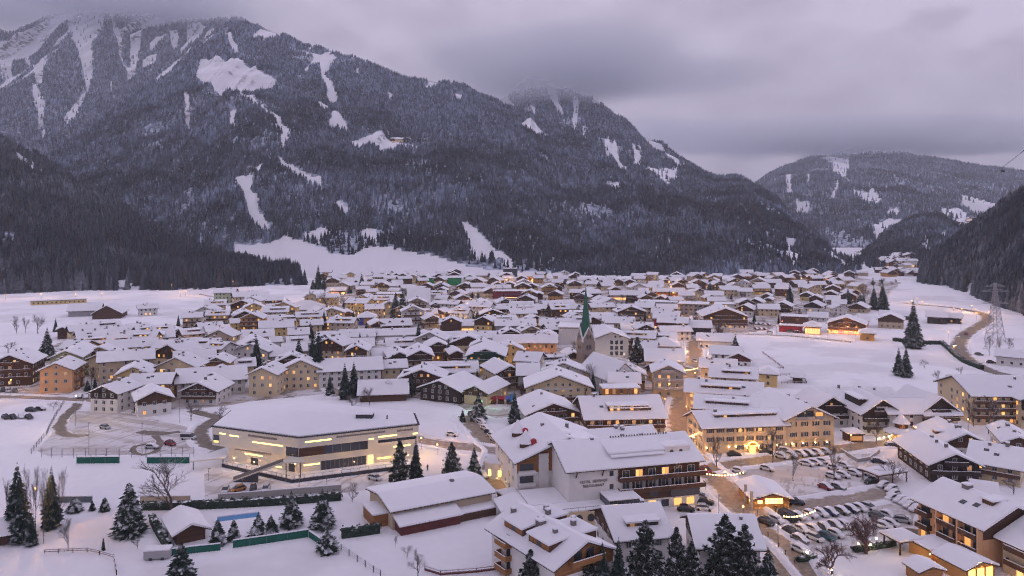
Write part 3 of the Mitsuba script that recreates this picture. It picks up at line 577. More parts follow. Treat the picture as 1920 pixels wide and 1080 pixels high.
HOUSES = [
('barn', -324.0, 581.4, 18.2, 22.5, 14.700000000000001, 4.6, 'E', 'gr', 'br', '-', 'grey barn, nearest left of the old brown barn'),
('barn', -299.0, 566.6, 17.0, 20.5, 25.200000000000003, 4.1, 'G', 'br', 'br', 'g', 'brown wooden barn, nearest front-right of the old brown barn'),
('house', -276.8, 584.1, 27.8, 14.5, 10.5, 5.9, 'E', 'wh', 'br', 'glc', 'white house with brown gable, nearest right of the old brown barn'),
('long_hall', -394.0, 667.5, 27.5, 41.7, 9.0, 3.1, 'E', 'ye', 'wh', 'f', 'pale yellow long hall with flat roof, nearest behind-left of the old brown barn'),
('house', -252.9, 480.7, 39.0, 15.3, 11.55, 5.9, 'E', 'wh', 'br', 'gdc', 'white house with roof dormer, nearest in front of the old brown barn'),
('house', -259.5, 466.2, 40.2, 16.1, 11.55, 5.9, 'E', 'cr', 'br', 'gc', 'cream house with brown gable, nearest in front of the old brown barn'),
('house', -275.3, 470.0, 27.3, 6.4, 11.55, 5.9, 'G', 'br', 'br', 'g', 'brown wooden house, nearest front-left of the old brown barn'),
('house', -236.9, 456.9, 38.7, 15.7, 11.55, 5.9, 'E', 'wh', 'br', 'gc', 'white house with brown gable, nearest in front of the old brown barn'),
('house', -228.3, 472.0, 41.2, 12.3, 11.55, 5.9, 'E', 'wh', 'br', 'gc', 'white house with brown gable, nearest front-right of the old brown barn'),
('house', -219.3, 459.8, 40.9, 9.0, 11.55, 5.9, 'E', 'wh', 'br', 'gdc', 'white house with roof dormer, nearest front-right of the old brown barn'),
('house', -241.5, 442.0, 37.8, 15.7, 11.55, 5.9, 'E', 'cr', 'br', 'gc', 'cream house with brown gable, second in front of the old brown barn'),
('house', -220.8, 437.6, 38.1, 14.0, 11.55, 5.9, 'E', 'cr', 'br', 'gc', 'cream house with brown gable, third in front of the old brown barn'),
('house', -210.3, 463.6, 30.0, 11.0, 11.55, 5.9, 'E', 'wh', 'br', 'gdc', 'white house with roof dormer, second front-right of the old brown barn'),
('house', -197.8, 429.3, 22.3, 5.8, 9.450000000000001, 8.6, 'G', 'wh', 'wh', 'g', 'white house, nearest front-right of the old brown barn'),
('house', -197.0, 438.6, 26.8, 8.2, 10.5, 5.9, 'E', 'wh', 'br', 'g', 'white house with brown gable, second front-right of the old brown barn'),
('house', -223.4, 412.0, 31.6, 17.4, 12.600000000000001, 6.7, 'E', 'ye', 'br', 'gdcl', 'pale yellow house with roof dormer, nearest behind-right of the peach block'),
('apartment_block', -191.4, 388.2, 25.6, 22.6, 12.600000000000001, 8.6, 'E', 'be', 'br', 'cl', 'beige apartment block, nearest behind-right of the peach block'),
('apartment_block', -168.6, 335.6, 26.0, 22.5, 13.65, 11.4, 'E', 'be', 'gr', 'cl', 'beige apartment block, nearest right of the peach block'),
('apartment_block', -156.1, 316.6, 17.6, 13.8, 15.75, 9.0, 'G', 'ye', 'wh', 'cv', 'pale yellow apartment block, nearest front-right of the peach block'),
('apartment_block', -204.2, 351.5, 15.1, 13.8, 27.3, 9.7, 'G', 'gn', 'wh', 'cv', 'pale green apartment block, nearest behind-right of the peach block'),
('apartment_block', -191.4, 322.3, 13.6, 13.6, 15.75, 9.6, 'G', 'pe', 'wh', 'cv', 'peach apartment block, nearest in front of the peach block'),
('hotel', -219.3, 335.4, 15.9, 18.0, 18.900000000000002, 9.7, 'G', 'br', 'br', 'gbBlc', 'brown wooden hotel with wooden balcony, nearest left of the peach block'),
('house', -153.0, 288.0, -6.8, 12.2, 13.65, 7.7, 'G', 'wh', 'dk', 'gc', 'white house with brown gable, nearest front-right of the peach block'),
('house', -132.2, 284.1, 30.5, 12.8, 13.65, 6.4, 'G', 'wh', 'br', 'gl', 'white house with brown gable, nearest left of the mural hotel'),
('house', -122.4, 300.5, -2.1, 14.9, 14.700000000000001, 5.6, 'G', 'wh', 'br', 'gbc', 'white house with wooden balcony, nearest left of the mural hotel'),
('house', -125.8, 321.6, 9.2, 15.8, 18.900000000000002, 5.0, 'G', 'cr', 'br', 'gl', 'cream house with brown gable, nearest behind-left of the mural hotel'),
('hall', -124.5, 318.3, 21.2, 27.6, 17.85, 5.9, 'E', 'wh', 'br', 'c', 'white hall, nearest left of the mural hotel'),
('apartment_block', -145.2, 351.5, 22.2, 17.9, 13.65, 8.7, 'E', 'be', 'br', '-', 'beige apartment block, nearest behind-left of the mural hotel'),
('house', -174.5, 410.9, 23.7, 15.8, 11.55, 5.9, 'E', 'wh', 'br', 'c', 'white house, second front-right of the old brown barn'),
('house', -136.1, 405.5, 21.7, 18.1, 16.8, 6.0, 'G', 'wh', 'br', 'gc', 'white house with brown gable, nearest behind the mural hotel'),
('house', -164.3, 438.1, 36.5, 13.7, 12.600000000000001, 5.2, 'E', 'ye', 'br', 'gdcl', 'pale yellow house with roof dormer, nearest behind the mural hotel'),
('house', -202.6, 465.0, 29.2, 8.1, 12.600000000000001, 5.0, 'G', 'br', 'br', 'gb', 'brown wooden house with wooden balcony, nearest front-right of the old brown barn'),
('house', -189.6, 457.6, 38.3, 13.1, 11.55, 5.0, 'E', 'be', 'br', 'gd', 'beige house with roof dormer, nearest front-right of the old brown barn'),
('house', -187.0, 477.9, 33.2, 14.6, 11.55, 5.9, 'E', 'wh', 'br', 'gc', 'white house with brown gable, third front-right of the old brown barn'),
('house', -177.1, 463.6, 32.8, 14.2, 11.55, 5.9, 'E', 'wh', 'br', 'gc', 'white house with brown gable, fourth front-right of the old brown barn'),
('house', -182.1, 522.8, 23.3, 15.0, 18.900000000000002, 7.6, 'G', 'ye', 'br', 'gblc', 'pale yellow house with wooden balcony, nearest right of the old brown barn'),
('house', -181.9, 506.9, 23.8, 7.6, 9.450000000000001, 5.0, 'E', 'ye', 'br', '-', 'pale yellow house, nearest right of the old brown barn'),
('house', -148.5, 449.4, 20.5, 17.9, 13.65, 4.6, 'E', 'ye', 'br', 'ge', 'pale yellow house with brown gable, nearest behind the mural hotel'),
('house', -147.3, 480.4, 18.3, 20.9, 14.700000000000001, 5.7, 'E', 'ye', 'be', 'cl', 'pale yellow house, nearest behind the mural hotel'),
('house', -128.1, 461.3, 17.0, 12.3, 12.600000000000001, 4.2, 'E', 'br', 'br', 'gc', 'brown wooden house, nearest behind-left of the twin-gabled house'),
('house', -158.4, 514.5, 27.4, 14.3, 11.55, 5.9, 'E', 'wh', 'br', 'gc', 'white house with brown gable, nearest behind-left of the twin-gabled house'),
('house', -149.8, 517.8, 26.5, 16.4, 12.600000000000001, 5.0, 'E', 'cr', 'br', 'gdc', 'cream house with roof dormer, nearest behind-left of the twin-gabled house'),
('hall', -160.5, 592.5, 8.6, 32.4, 23.1, 3.3, 'E', 'cr', 'br', 'hce', 'cream hall with hipped roof, nearest behind-left of the twin-gabled house'),
('house', -188.6, 596.8, 23.8, 6.7, 10.5, 5.0, 'G', 'wh', 'br', 'g', 'white house with brown gable, second right of the old brown barn'),
('house', -180.8, 590.5, 20.3, 7.3, 12.600000000000001, 4.2, 'G', 'br', 'br', 'g', 'brown wooden house, nearest right of the old brown barn'),
('house', -178.1, 582.8, 18.3, 15.9, 12.600000000000001, 5.9, 'E', 'wh', 'br', 'c', 'white house, nearest behind-left of the twin-gabled house'),
('barn', -139.3, 562.5, 26.5, 19.4, 18.900000000000002, 2.9, 'G', 'rd', 'rd', 'g', 'red barn, nearest behind-left of the twin-gabled house'),
('house', -127.7, 490.2, 16.1, 14.0, 11.55, 5.9, 'E', 'cr', 'br', 'gc', 'cream house with brown gable, second behind-left of the twin-gabled house'),
('chalet', -116.8, 506.9, 7.7, 14.5, 14.700000000000001, 5.0, 'G', 'oc', 'br', 'glb', 'ochre chalet with wooden balcony, nearest behind-left of the twin-gabled house'),
('house', -102.7, 432.7, 14.0, 13.9, 13.65, 5.9, 'E', 'cr', 'br', 'c', 'cream house, nearest behind-left of the twin-gabled house'),
('house', -132.9, 433.3, 25.3, 6.5, 8.4, 4.2, 'E', 'wh', 'br', 'g', 'white house with brown gable, second behind the mural hotel'),
('house', -121.1, 434.2, 19.0, 11.9, 12.600000000000001, 3.1, 'E', 'wh', 'br', 'gd', 'white house with roof dormer, nearest left of the twin-gabled house'),
('house', -110.5, 391.2, 19.2, 12.2, 12.600000000000001, 5.9, 'E', 'cr', 'br', 'g', 'cream house with brown gable, nearest behind the mural hotel'),
('house', -114.5, 383.4, 19.0, 11.9, 12.600000000000001, 5.0, 'E', 'wh', 'br', 'gb', 'white house with wooden balcony, nearest behind the mural hotel'),
('house', -125.6, 359.4, 21.3, 10.7, 11.55, 4.2, 'E', 'cr', 'br', 'gdc', 'cream house with roof dormer, nearest behind the mural hotel'),
('chalet', -96.0, 404.5, 22.0, 13.2, 18.900000000000002, 6.7, 'G', 'oc', 'br', 'gblS', 'ochre chalet with solar panels, nearest left of the twin-gabled house'),
('house', -69.9, 332.3, 13.7, 27.7, 16.8, 7.6, 'E', 'wh', 'br', 'gc', 'white house with brown gable, nearest front-left of the twin-gabled house'),
('house', -82.4, 409.3, 12.2, 17.8, 13.65, 5.4, 'E', 'cr', 'br', 'bl', 'cream house with wooden balcony, nearest behind-left of the twin-gabled house'),
('house', -70.7, 351.3, 12.2, 14.2, 16.0, 5.0, 'E', 'gr', 'dk', 'fB', 'grey house with flat roof, nearest front-left of the twin-gabled house'),
('long_hall', -51.5, 306.9, 8.6, 19.8, 16.8, 3.1, 'E', 'br', 'br', '-', 'brown wooden long hall, nearest in front of the twin-gabled house'),
('house', -53.6, 365.9, 15.5, 10.5, 18.900000000000002, 7.4, 'G', 'cr', 'br', 'gc', 'cream house with brown gable, nearest front-left of the twin-gabled house'),
('house', -43.5, 364.9, 10.1, 12.7, 21.0, 8.0, 'G', 'cr', 'br', 'gbc', 'cream house with wooden balcony, nearest front-right of the twin-gabled house'),
('house', -63.7, 382.1, 16.5, 11.5, 12.600000000000001, 5.0, 'E', 'cr', 'br', 'gb', 'cream house with wooden balcony, nearest left of the twin-gabled house'),
('hotel', -27.2, 340.9, 7.1, 24.9, 14.700000000000001, 5.0, 'E', 'wh', 'br', 'gdcl', 'white hotel with roof dormer, nearest front-left of the green-gabled hotel'),
('chalet', -28.7, 306.3, -25.2, 19.7, 18.900000000000002, 5.0, 'G', 'dk', 'dk', 'g', 'dark wooden chalet, nearest in front of the twin-gabled house'),
('house', -14.3, 301.5, -23.6, 11.6, 18.900000000000002, 5.0, 'G', 'cr', 'br', 'gl', 'cream house with brown gable, nearest in front of the green-gabled hotel'),
('hotel', -12.5, 359.6, -2.2, 18.7, 25.200000000000003, 8.9, 'G', 'ye', 'gg', 'glK', 'pale yellow hotel with carved dark balconies, nearest in front of the green-gabled hotel'),
('chalet', -27.4, 381.6, 13.7, 7.2, 14.700000000000001, 6.2, 'G', 'br', 'br', 'gbl', 'brown wooden chalet with wooden balcony, nearest left of the green-gabled hotel'),
('hotel', -38.1, 396.2, 12.9, 11.9, 14.700000000000001, 7.3, 'G', 'oc', 'br', 'gBbl', 'ochre hotel with wooden balcony, nearest behind-right of the twin-gabled house'),
('hotel', -32.7, 442.0, 7.8, 26.3, 14.700000000000001, 4.2, 'E', 'oc', 'br', 'bl', 'ochre hotel with wooden balcony, nearest behind-left of the green-gabled hotel'),
('chalet', -49.4, 447.0, 13.7, 8.4, 14.700000000000001, 5.0, 'G', 'dk', 'br', 'gb', 'dark wooden chalet with wooden balcony, nearest behind the twin-gabled house'),
('house', -60.6, 425.8, 13.3, 18.0, 14.700000000000001, 3.1, 'E', 'br', 'br', 'gdc', 'brown wooden house with roof dormer, nearest behind the twin-gabled house'),
('long_hall', -71.7, 469.5, 10.8, 29.1, 12.600000000000001, 2.6, 'E', 'wh', 'br', 'c', 'white long hall, nearest behind the twin-gabled house'),
('long_hall', -93.1, 462.5, 12.2, 21.2, 14.700000000000001, 2.6, 'E', 'pu', 'br', 'c', 'violet-grey long hall, nearest behind-left of the twin-gabled house'),
('chalet', -86.6, 498.8, 18.9, 10.7, 14.700000000000001, 4.9, 'G', 'oc', 'br', 'gb', 'ochre chalet with wooden balcony, nearest behind the twin-gabled house'),
('house', -75.3, 500.2, 11.7, 19.9, 14.700000000000001, 4.3, 'E', 'br', 'br', 'ce', 'brown wooden house, nearest behind the twin-gabled house'),
('painted_house', -100.5, 532.5, 9.6, 13.2, 13.65, 5.0, 'E', 'bl', 'ye', 'h', 'blue painted painted house with hipped roof, nearest behind-left of the twin-gabled house'),
('house', -119.8, 559.3, 15.9, 9.0, 12.600000000000001, 5.0, 'G', 'cr', 'br', 'g', 'cream house with brown gable, third behind-left of the twin-gabled house'),
('house', -54.5, 567.5, -13.1, 9.6, 13.65, 5.0, 'G', 'cr', 'br', 'g', 'cream house with brown gable, nearest in front of the green sports hall'),
('house', -60.5, 550.2, 10.6, 14.4, 12.600000000000001, 5.9, 'E', 'wh', 'br', 'dc', 'white house with roof dormer, nearest in front of the green sports hall'),
('house', -53.4, 518.4, 17.3, 11.5, 15.75, 5.9, 'G', 'cr', 'br', 'gb', 'cream house with wooden balcony, nearest behind the twin-gabled house'),
('shop', -30.1, 499.7, 5.1, 12.4, 12.600000000000001, 4.2, 'E', 'cr', 'br', 'lL', 'cream shop with glowing ground floor, nearest behind the green-gabled hotel'),
('house', -40.9, 498.2, 6.2, 12.3, 12.600000000000001, 5.0, 'E', 'br', 'br', 'c', 'brown wooden house, nearest behind-left of the green-gabled hotel'),
('chalet', -38.8, 567.5, -0.5, 17.6, 14.700000000000001, 5.0, 'G', 'dk', 'br', 'gbL', 'dark wooden chalet with glowing ground floor, nearest front-left of the dark red flat hall'),
('hotel', -22.1, 597.0, 7.9, 25.3, 18.900000000000002, 5.5, 'G', 'wh', 'br', 'gbBl', 'white hotel with wooden balcony, nearest front-left of the dark red flat hall'),
('hotel', -12.0, 516.9, 1.2, 11.2, 14.700000000000001, 5.0, 'G', 'be', 'br', 'gb', 'beige hotel with wooden balcony, second in front of the dark red flat hall'),
('hotel', -1.6, 518.4, 0.2, 10.9, 14.700000000000001, 5.1, 'G', 'be', 'br', 'gb', 'beige hotel with wooden balcony, nearest in front of the dark red flat hall'),
('apartment_block', 2.2, 478.5, 1.8, 25.5, 13.65, 7.1, 'E', 'gr', 'br', 'cl', 'grey apartment block, nearest left of the green church steeple'),
('bank_building', -0.9, 409.3, 0.1, 18.2, 13.65, 7.4, 'E', 'cr', 'tl', 'T', 'cream bank building, nearest behind-right of the green-gabled hotel'),
('bank_building', 15.2, 409.3, -4.9, 17.8, 14.700000000000001, 7.4, 'E', 'pe', 'br', 'cl', 'peach bank building, nearest front-left of the green church steeple'),
('house', -18.5, 443.5, -2.9, 18.2, 12.600000000000001, 4.8, 'E', 'be', 'br', 'c', 'beige house, nearest behind the green-gabled hotel'),
('hotel', 102.1, 509.9, -16.2, 17.1, 16.8, 7.6, 'E', 'rd', 'rd', 'cLlg', 'red hotel with glowing ground floor, nearest in front of the red lit hotel'),
('house', 73.7, 482.3, -2.8, 10.2, 12.600000000000001, 4.5, 'E', 'wh', 'br', 'gc', 'white house with brown gable, nearest behind-right of the white gable-end school'),
('house', 82.6, 482.2, -4.7, 12.6, 12.600000000000001, 4.7, 'E', 'wh', 'br', 'gdl', 'white house with roof dormer, nearest front-left of the red lit hotel'),
('hall', 72.0, 518.4, -4.1, 21.9, 13.65, 3.5, 'E', 'be', 'br', 'c', 'beige hall, nearest left of the red lit hotel'),
('house', 66.3, 530.6, -4.4, 25.6, 13.65, 4.9, 'E', 'be', 'br', 'cl', 'beige house, nearest behind-right of the green church steeple'),
('hall', 45.2, 566.6, -4.1, 24.3, 12.0, 4.5, 'E', 'ye', 'tl', 'fT', 'pale yellow hall with flat roof, nearest behind the green church steeple'),
('house', 32.1, 494.8, -1.3, 28.8, 15.75, 5.0, 'E', 'ye', 'br', 'cl', 'pale yellow house, nearest behind-left of the green church steeple'),
('cinema', 33.2, 447.5, -5.8, 11.9, 20.0, 9.7, 'E', 'wh', 'gr', 'f', 'white cinema with flat roof, nearest left of the green church steeple'),
('house', 53.7, 459.4, -3.0, 14.8, 16.8, 5.0, 'E', 'wh', 'gr', 'c', 'white house, nearest behind-right of the green church steeple'),
('school', 52.4, 403.9, 1.4, 19.2, 29.400000000000002, 10.3, 'G', 'wh', 'gr', 'w', 'white school, nearest in front of the white gable-end school'),
('house', 30.6, 382.9, 5.9, 8.2, 12.600000000000001, 5.0, 'G', 'cr', 'br', 'gc', 'cream house with brown gable, nearest in front of the green church steeple'),
('house', 73.3, 368.2, -8.1, 18.7, 18.900000000000002, 5.0, 'E', 'cr', 'br', 'c', 'cream house, nearest front-right of the white gable-end school'),
('house', 85.2, 433.0, -8.0, 15.6, 14.700000000000001, 5.0, 'E', 'wh', 'br', 'cd', 'white house with roof dormer, nearest right of the white gable-end school'),
('house', 82.6, 414.9, -10.1, 15.9, 14.700000000000001, 4.2, 'E', 'wh', 'br', 'hd', 'white house with hipped roof, nearest right of the white gable-end school'),
('hotel', 64.0, 314.2, -7.4, 13.2, 14.700000000000001, 10.2, 'G', 'cr', 'gr', 'bBcl', 'cream hotel with wooden balcony, nearest front-right of the white gable-end school'),
('inn', 18.3, 297.6, 0.8, 26.2, 16.8, 7.6, 'G', 'cr', 'br', 'cI', 'cream inn, nearest front-right of the green-gabled hotel'),
('house', -1.1, 325.7, 20.2, 12.9, 18.900000000000002, 7.9, 'G', 'cr', 'br', 'gbl', 'cream house with wooden balcony, nearest front-right of the green-gabled hotel'),
('house', 6.7, 320.7, -1.1, 9.5, 14.700000000000001, 7.9, 'E', 'gr', 'gr', '-', 'grey house, nearest front-right of the green-gabled hotel'),
('chalet', 14.3, 268.0, 11.3, 19.8, 20.0, 5.0, 'G', 'wh', 'br', 'gbc', 'white chalet with wooden balcony, nearest front-right of the green-gabled hotel'),
('hotel', 38.2, 258.1, 4.4, 28.1, 22.0, 5.9, 'E', 'cr', 'br', 'BbdlcR', 'cream hotel with wooden balcony, nearest left of the long shuttered hotel'),
('hotel', 142.8, 514.1, -6.0, 30.2, 27.3, 8.3, 'G', 'wh', 'br', 'gbBc', 'white hotel with wooden balcony, nearest front-right of the grey office blocks'),
('house', 117.5, 485.6, -8.2, 17.5, 14.700000000000001, 5.0, 'E', 'dk', 'br', 'gc', 'dark wooden house, nearest front-right of the red lit hotel'),
('hotel', 194.6, 529.4, -22.2, 17.8, 13.0, 5.9, 'E', 'br', 'br', 'fl', 'brown wooden hotel with flat roof, nearest behind-left of the lit glass pavilion'),
('shop', 180.9, 498.5, -21.9, 14.2, 8.0, 3.8, 'E', 'rd', 'rd', 'fL', 'red shop with glowing ground floor, nearest left of the lit glass pavilion'),
('pavilion', 191.3, 489.1, -21.2, 10.9, 12.600000000000001, 4.6, 'E', 'oc', 'ye', 'hL', 'ochre pavilion with glowing ground floor, nearest in front of the lit glass pavilion'),
('chalet', 213.2, 489.8, -27.2, 23.2, 16.8, 6.6, 'G', 'oc', 'br', 'gbLl', 'ochre chalet with glowing ground floor, nearest right of the lit glass pavilion'),
('house', 238.4, 519.6, -22.2, 6.7, 10.5, 5.0, 'E', 'pk', 'br', 'gl', 'pink house with brown gable, nearest right of the lit glass pavilion'),
('house', 254.3, 515.8, -27.6, 16.6, 16.8, 6.1, 'G', 'be', 'br', 'g', 'beige house with brown gable, nearest right of the lit glass pavilion'),
('house', 214.1, 462.5, -22.4, 8.9, 10.5, 4.3, 'E', 'oc', 'br', 'hl', 'ochre house with hipped roof, nearest right of the lit glass pavilion'),
('house', 298.2, 539.0, -30.1, 13.4, 12.600000000000001, 5.0, 'E', 'dk', 'br', 'l', 'dark wooden house, second behind-left of the lattice pylon'),
('house', 309.8, 541.4, -30.8, 13.4, 10.5, 4.2, 'E', 'dk', 'br', 'l', 'dark wooden house, nearest behind-left of the lattice pylon'),
('house', 281.5, 564.4, -27.9, 21.0, 10.5, 3.1, 'E', 'br', 'br', '-', 'brown wooden house, nearest right of the lit glass pavilion'),
('house', 219.3, 550.8, -23.5, 13.7, 12.600000000000001, 3.2, 'E', 'wh', 'br', 'g', 'white house with brown gable, nearest behind the lit glass pavilion'),
('house', 248.0, 381.2, -37.7, 14.3, 11.55, 4.8, 'E', 'wh', 'br', 'gl', 'white house with brown gable, nearest in front of the lattice pylon'),
('apartment_block', 74.1, 258.2, -16.4, 25.0, 13.0, 8.6, 'E', 'be', 'br', 'dc', 'beige apartment block with roof dormer, nearest behind-left of the long shuttered hotel'),
('apartment_block', 78.0, 283.0, -15.9, 28.1, 13.65, 8.6, 'E', 'be', 'br', 'dcl', 'beige apartment block with roof dormer, second behind-left of the long shuttered hotel'),
('house', 89.9, 312.1, -16.5, 18.9, 13.65, 8.6, 'E', 'be', 'br', 'dc', 'beige house with roof dormer, nearest behind the long shuttered hotel'),
('house', 94.4, 351.7, -15.5, 16.6, 12.600000000000001, 5.0, 'E', 'cr', 'br', 'gc', 'cream house with brown gable, nearest front-right of the white gable-end school'),
('house', 114.2, 432.8, -15.3, 19.8, 13.65, 4.7, 'E', 'wh', 'br', 'gcb', 'white house with wooden balcony, nearest front-right of the red lit hotel'),
('house', 106.6, 382.3, -16.0, 15.2, 12.600000000000001, 5.9, 'E', 'wh', 'br', 'g', 'white house with brown gable, nearest front-right of the red lit hotel'),
('house', 111.8, 378.9, -18.8, 12.2, 14.700000000000001, 4.2, 'G', 'wh', 'rd', 'gc', 'white house, nearest front-left of the lit glass pavilion'),
('house', 111.2, 333.7, -20.6, 8.7, 11.55, 5.4, 'E', 'ye', 'br', 'hg', 'pale yellow house with hipped roof, nearest behind the long shuttered hotel'),
('shed', 127.5, 342.6, -18.4, 3.8, 5.25, 2.6, 'E', 'br', 'br', 'g', 'brown wooden shed, nearest in front of the lit glass pavilion'),
('house', 138.0, 233.7, -5.5, 14.4, 18.0, 4.4, 'G', 'wh', 'br', 'gcd', 'white house with roof dormer, nearest right of the long shuttered hotel'),
('chalet', 122.0, 211.7, -5.0, 14.1, 22.0, 5.0, 'G', 'dk', 'dk', 'gbBcl', 'dark wooden chalet with wooden balcony, nearest front-right of the long shuttered hotel'),
('house', 132.8, 211.3, -38.9, 13.3, 16.0, 5.0, 'E', 'cr', 'br', 'cb', 'cream house with wooden balcony, nearest right of the long shuttered hotel'),
('house', 153.4, 232.5, -20.1, 8.8, 18.0, 5.0, 'G', 'wh', 'br', 'gc', 'white house with brown gable, nearest right of the long shuttered hotel'),
('house', 115.9, 188.1, -28.5, 4.7, 10.0, 4.3, 'E', 'wh', 'br', '-', 'white house, nearest front-right of the long shuttered hotel'),
('house', 27.6, 160.9, 11.3, 12.7, 16.0, 5.9, 'E', 'wh', 'br', 'gcd', 'white house with roof dormer, nearest front-left of the long shuttered hotel'),
('house', 44.2, 156.0, -2.2, 13.4, 15.0, 5.9, 'E', 'wh', 'br', 'gc', 'white house with brown gable, nearest in front of the long shuttered hotel'),
('log_cabin', -72.1, 172.5, 34.4, 7.5, 11.0, 2.6, 'G', 'br', 'br', 'g', 'brown wooden log cabin, nearest front-left of the angular modern hall'),
('shed', -112.9, 170.8, 30.1, 5.1, 8.0, 2.6, 'E', 'br', 'br', 'g', 'brown wooden shed, nearest in front of the peach block'),
('apartment_block', -253.6, 676.2, 6.5, 18.4, 13.65, 9.2, 'E', 'gn', 'wh', 'gc', 'pale green apartment block, nearest right of the old brown barn'),
('apartment_block', -226.8, 668.9, 26.9, 30.3, 14.700000000000001, 6.8, 'E', 'cr', 'br', 'gc', 'cream apartment block with brown gable, nearest right of the old brown barn'),
('hotel', -209.6, 649.0, 18.1, 30.6, 13.65, 5.0, 'E', 'br', 'br', 'l', 'brown wooden hotel, nearest right of the old brown barn'),
('restaurant', -171.7, 756.8, 11.5, 15.9, 12.600000000000001, 3.7, 'E', 'oc', 'br', 'Ll', 'ochre restaurant with glowing ground floor, nearest left of the green sports hall'),
('house', -121.9, 638.2, 9.7, 11.9, 11.55, 5.0, 'E', 'wh', 'br', 'g', 'white house with brown gable, nearest front-left of the green sports hall'),
('house', -118.3, 555.5, 15.8, 9.0, 12.600000000000001, 5.0, 'G', 'cr', 'br', 'g', 'cream house with brown gable, nearest behind-left of the twin-gabled house'),
('house', -286.4, 1087.6, 18.3, 14.9, 12.600000000000001, 5.0, 'G', 'br', 'br', 'g', 'brown wooden house, fourth left of the green sports hall'),
('house', -261.0, 1094.8, 17.1, 15.0, 12.600000000000001, 4.8, 'G', 'br', 'br', 'g', 'brown wooden house, third left of the green sports hall'),
('house', -204.4, 910.2, 11.4, 16.9, 11.55, 5.0, 'E', 'wh', 'br', 'g', 'white house with brown gable, fourth left of the green sports hall'),
('house', -216.0, 933.2, 11.7, 12.7, 11.55, 5.9, 'E', 'wh', 'br', 'g', 'white house with brown gable, fifth left of the green sports hall'),
('house', -214.1, 1082.0, 5.1, 16.1, 13.65, 5.0, 'G', 'oc', 'br', 'g', 'ochre house with brown gable, nearest left of the green sports hall'),
('house', -189.9, 1006.6, 4.6, 16.3, 13.65, 5.4, 'G', 'wh', 'br', 'g', 'white house with brown gable, second left of the green sports hall'),
('house', -164.9, 804.8, 10.4, 12.0, 11.55, 4.7, 'E', 'wh', 'br', 'g', 'white house with brown gable, third left of the green sports hall'),
('house', -208.7, 964.5, 11.0, 15.5, 11.55, 4.8, 'E', 'bl', 'br', 'g', 'blue painted house with brown gable, nearest left of the green sports hall'),
('apartment_block', -172.9, 1059.8, 8.3, 18.4, 12.0, 6.1, 'E', 'wh', 'gr', 'f', 'white apartment block with flat roof, nearest left of the green sports hall'),
('house', -154.6, 1012.0, 3.8, 15.1, 13.65, 5.0, 'G', 'rd', 'br', 'g', 'red house with brown gable, nearest left of the green sports hall'),
('house', -150.8, 930.7, 12.3, 19.6, 14.700000000000001, 5.0, 'G', 'br', 'br', 'g', 'brown wooden house, second left of the green sports hall'),
('house', -132.5, 930.7, 3.3, 17.3, 14.700000000000001, 5.0, 'G', 'br', 'br', 'g', 'brown wooden house, nearest left of the green sports hall'),
('house', -120.2, 961.6, 6.4, 16.7, 11.55, 5.0, 'E', 'wh', 'br', 'g', 'white house with brown gable, nearest left of the green sports hall'),
('house', -72.0, 956.8, 3.9, 16.6, 12.600000000000001, 4.9, 'G', 'rd', 'rd', 'g', 'red house, nearest behind the green sports hall'),
('house', -88.7, 934.8, 4.9, 15.1, 11.55, 4.7, 'E', 'cr', 'br', 'g', 'cream house with brown gable, nearest left of the green sports hall'),
('sports_hall', -93.9, 891.2, 5.4, 9.3, 14.0, 5.8, 'E', 'gE', 'wh', 'f', 'bright green sports hall with flat roof, nearest left of the green sports hall'),
('sports_hall', -64.5, 864.0, 3.8, 15.0, 16.0, 8.0, 'E', 'gE', 'wh', 'f', 'bright green sports hall with flat roof, nearest in front of the green sports hall'),
('sports_hall', -49.6, 901.6, 2.8, 15.6, 16.8, 5.7, 'G', 'wh', 'gE', 'gl', 'white sports hall, nearest right of the green sports hall'),
('cable_station', -2.3, 995.3, 0.1, 18.4, 12.0, 10.4, 'E', 'st', 'st', 'f', 'dark steel cable station with flat roof, nearest in front of the dark cable station'),
('restaurant', 16.9, 914.8, -5.0, 19.3, 14.700000000000001, 6.6, 'E', 'oc', 'br', 'Ll', 'ochre restaurant with glowing ground floor, nearest front-right of the dark cable station'),
('chalet', -47.6, 775.7, -0.8, 18.3, 14.700000000000001, 5.8, 'G', 'oc', 'br', 'gbl', 'ochre chalet with wooden balcony, nearest in front of the green sports hall'),
('long_hall', 0.0, 715.0, 0.0, 35.6, 14.0, 6.6, 'E', 'rD', 'ye', 'fZ', 'dark red long hall with flat roof, nearest in front of the dark red flat hall'),
('house', -12.5, 769.8, 3.8, 22.9, 12.600000000000001, 5.0, 'E', 'wh', 'br', 'c', 'white house, nearest behind-left of the dark red flat hall'),
('house', -15.2, 821.2, 5.0, 12.2, 12.600000000000001, 4.3, 'G', 'br', 'br', 'g', 'brown wooden house, nearest behind-left of the dark red flat hall'),
('house', -2.9, 821.2, -3.8, 13.3, 12.600000000000001, 4.3, 'G', 'br', 'br', 'g', 'brown wooden house, nearest behind the dark red flat hall'),
('apartment_block', -106.1, 668.9, 8.1, 22.5, 16.0, 8.4, 'E', 'yo', 'ye', 'fl', 'yellow apartment block with flat roof, nearest front-left of the green sports hall'),
('hall', -79.9, 657.6, 6.2, 19.5, 25.200000000000003, 2.6, 'E', 'wh', 'br', 'p', 'white hall, nearest front-left of the green sports hall'),
('house', -68.5, 712.6, 7.9, 15.9, 12.600000000000001, 4.2, 'E', 'wh', 'br', 'cd', 'white house with roof dormer, nearest front-left of the green sports hall'),
('house', -61.9, 621.9, 9.1, 8.5, 12.600000000000001, 4.2, 'G', 'br', 'br', 'g', 'brown wooden house, second in front of the green sports hall'),
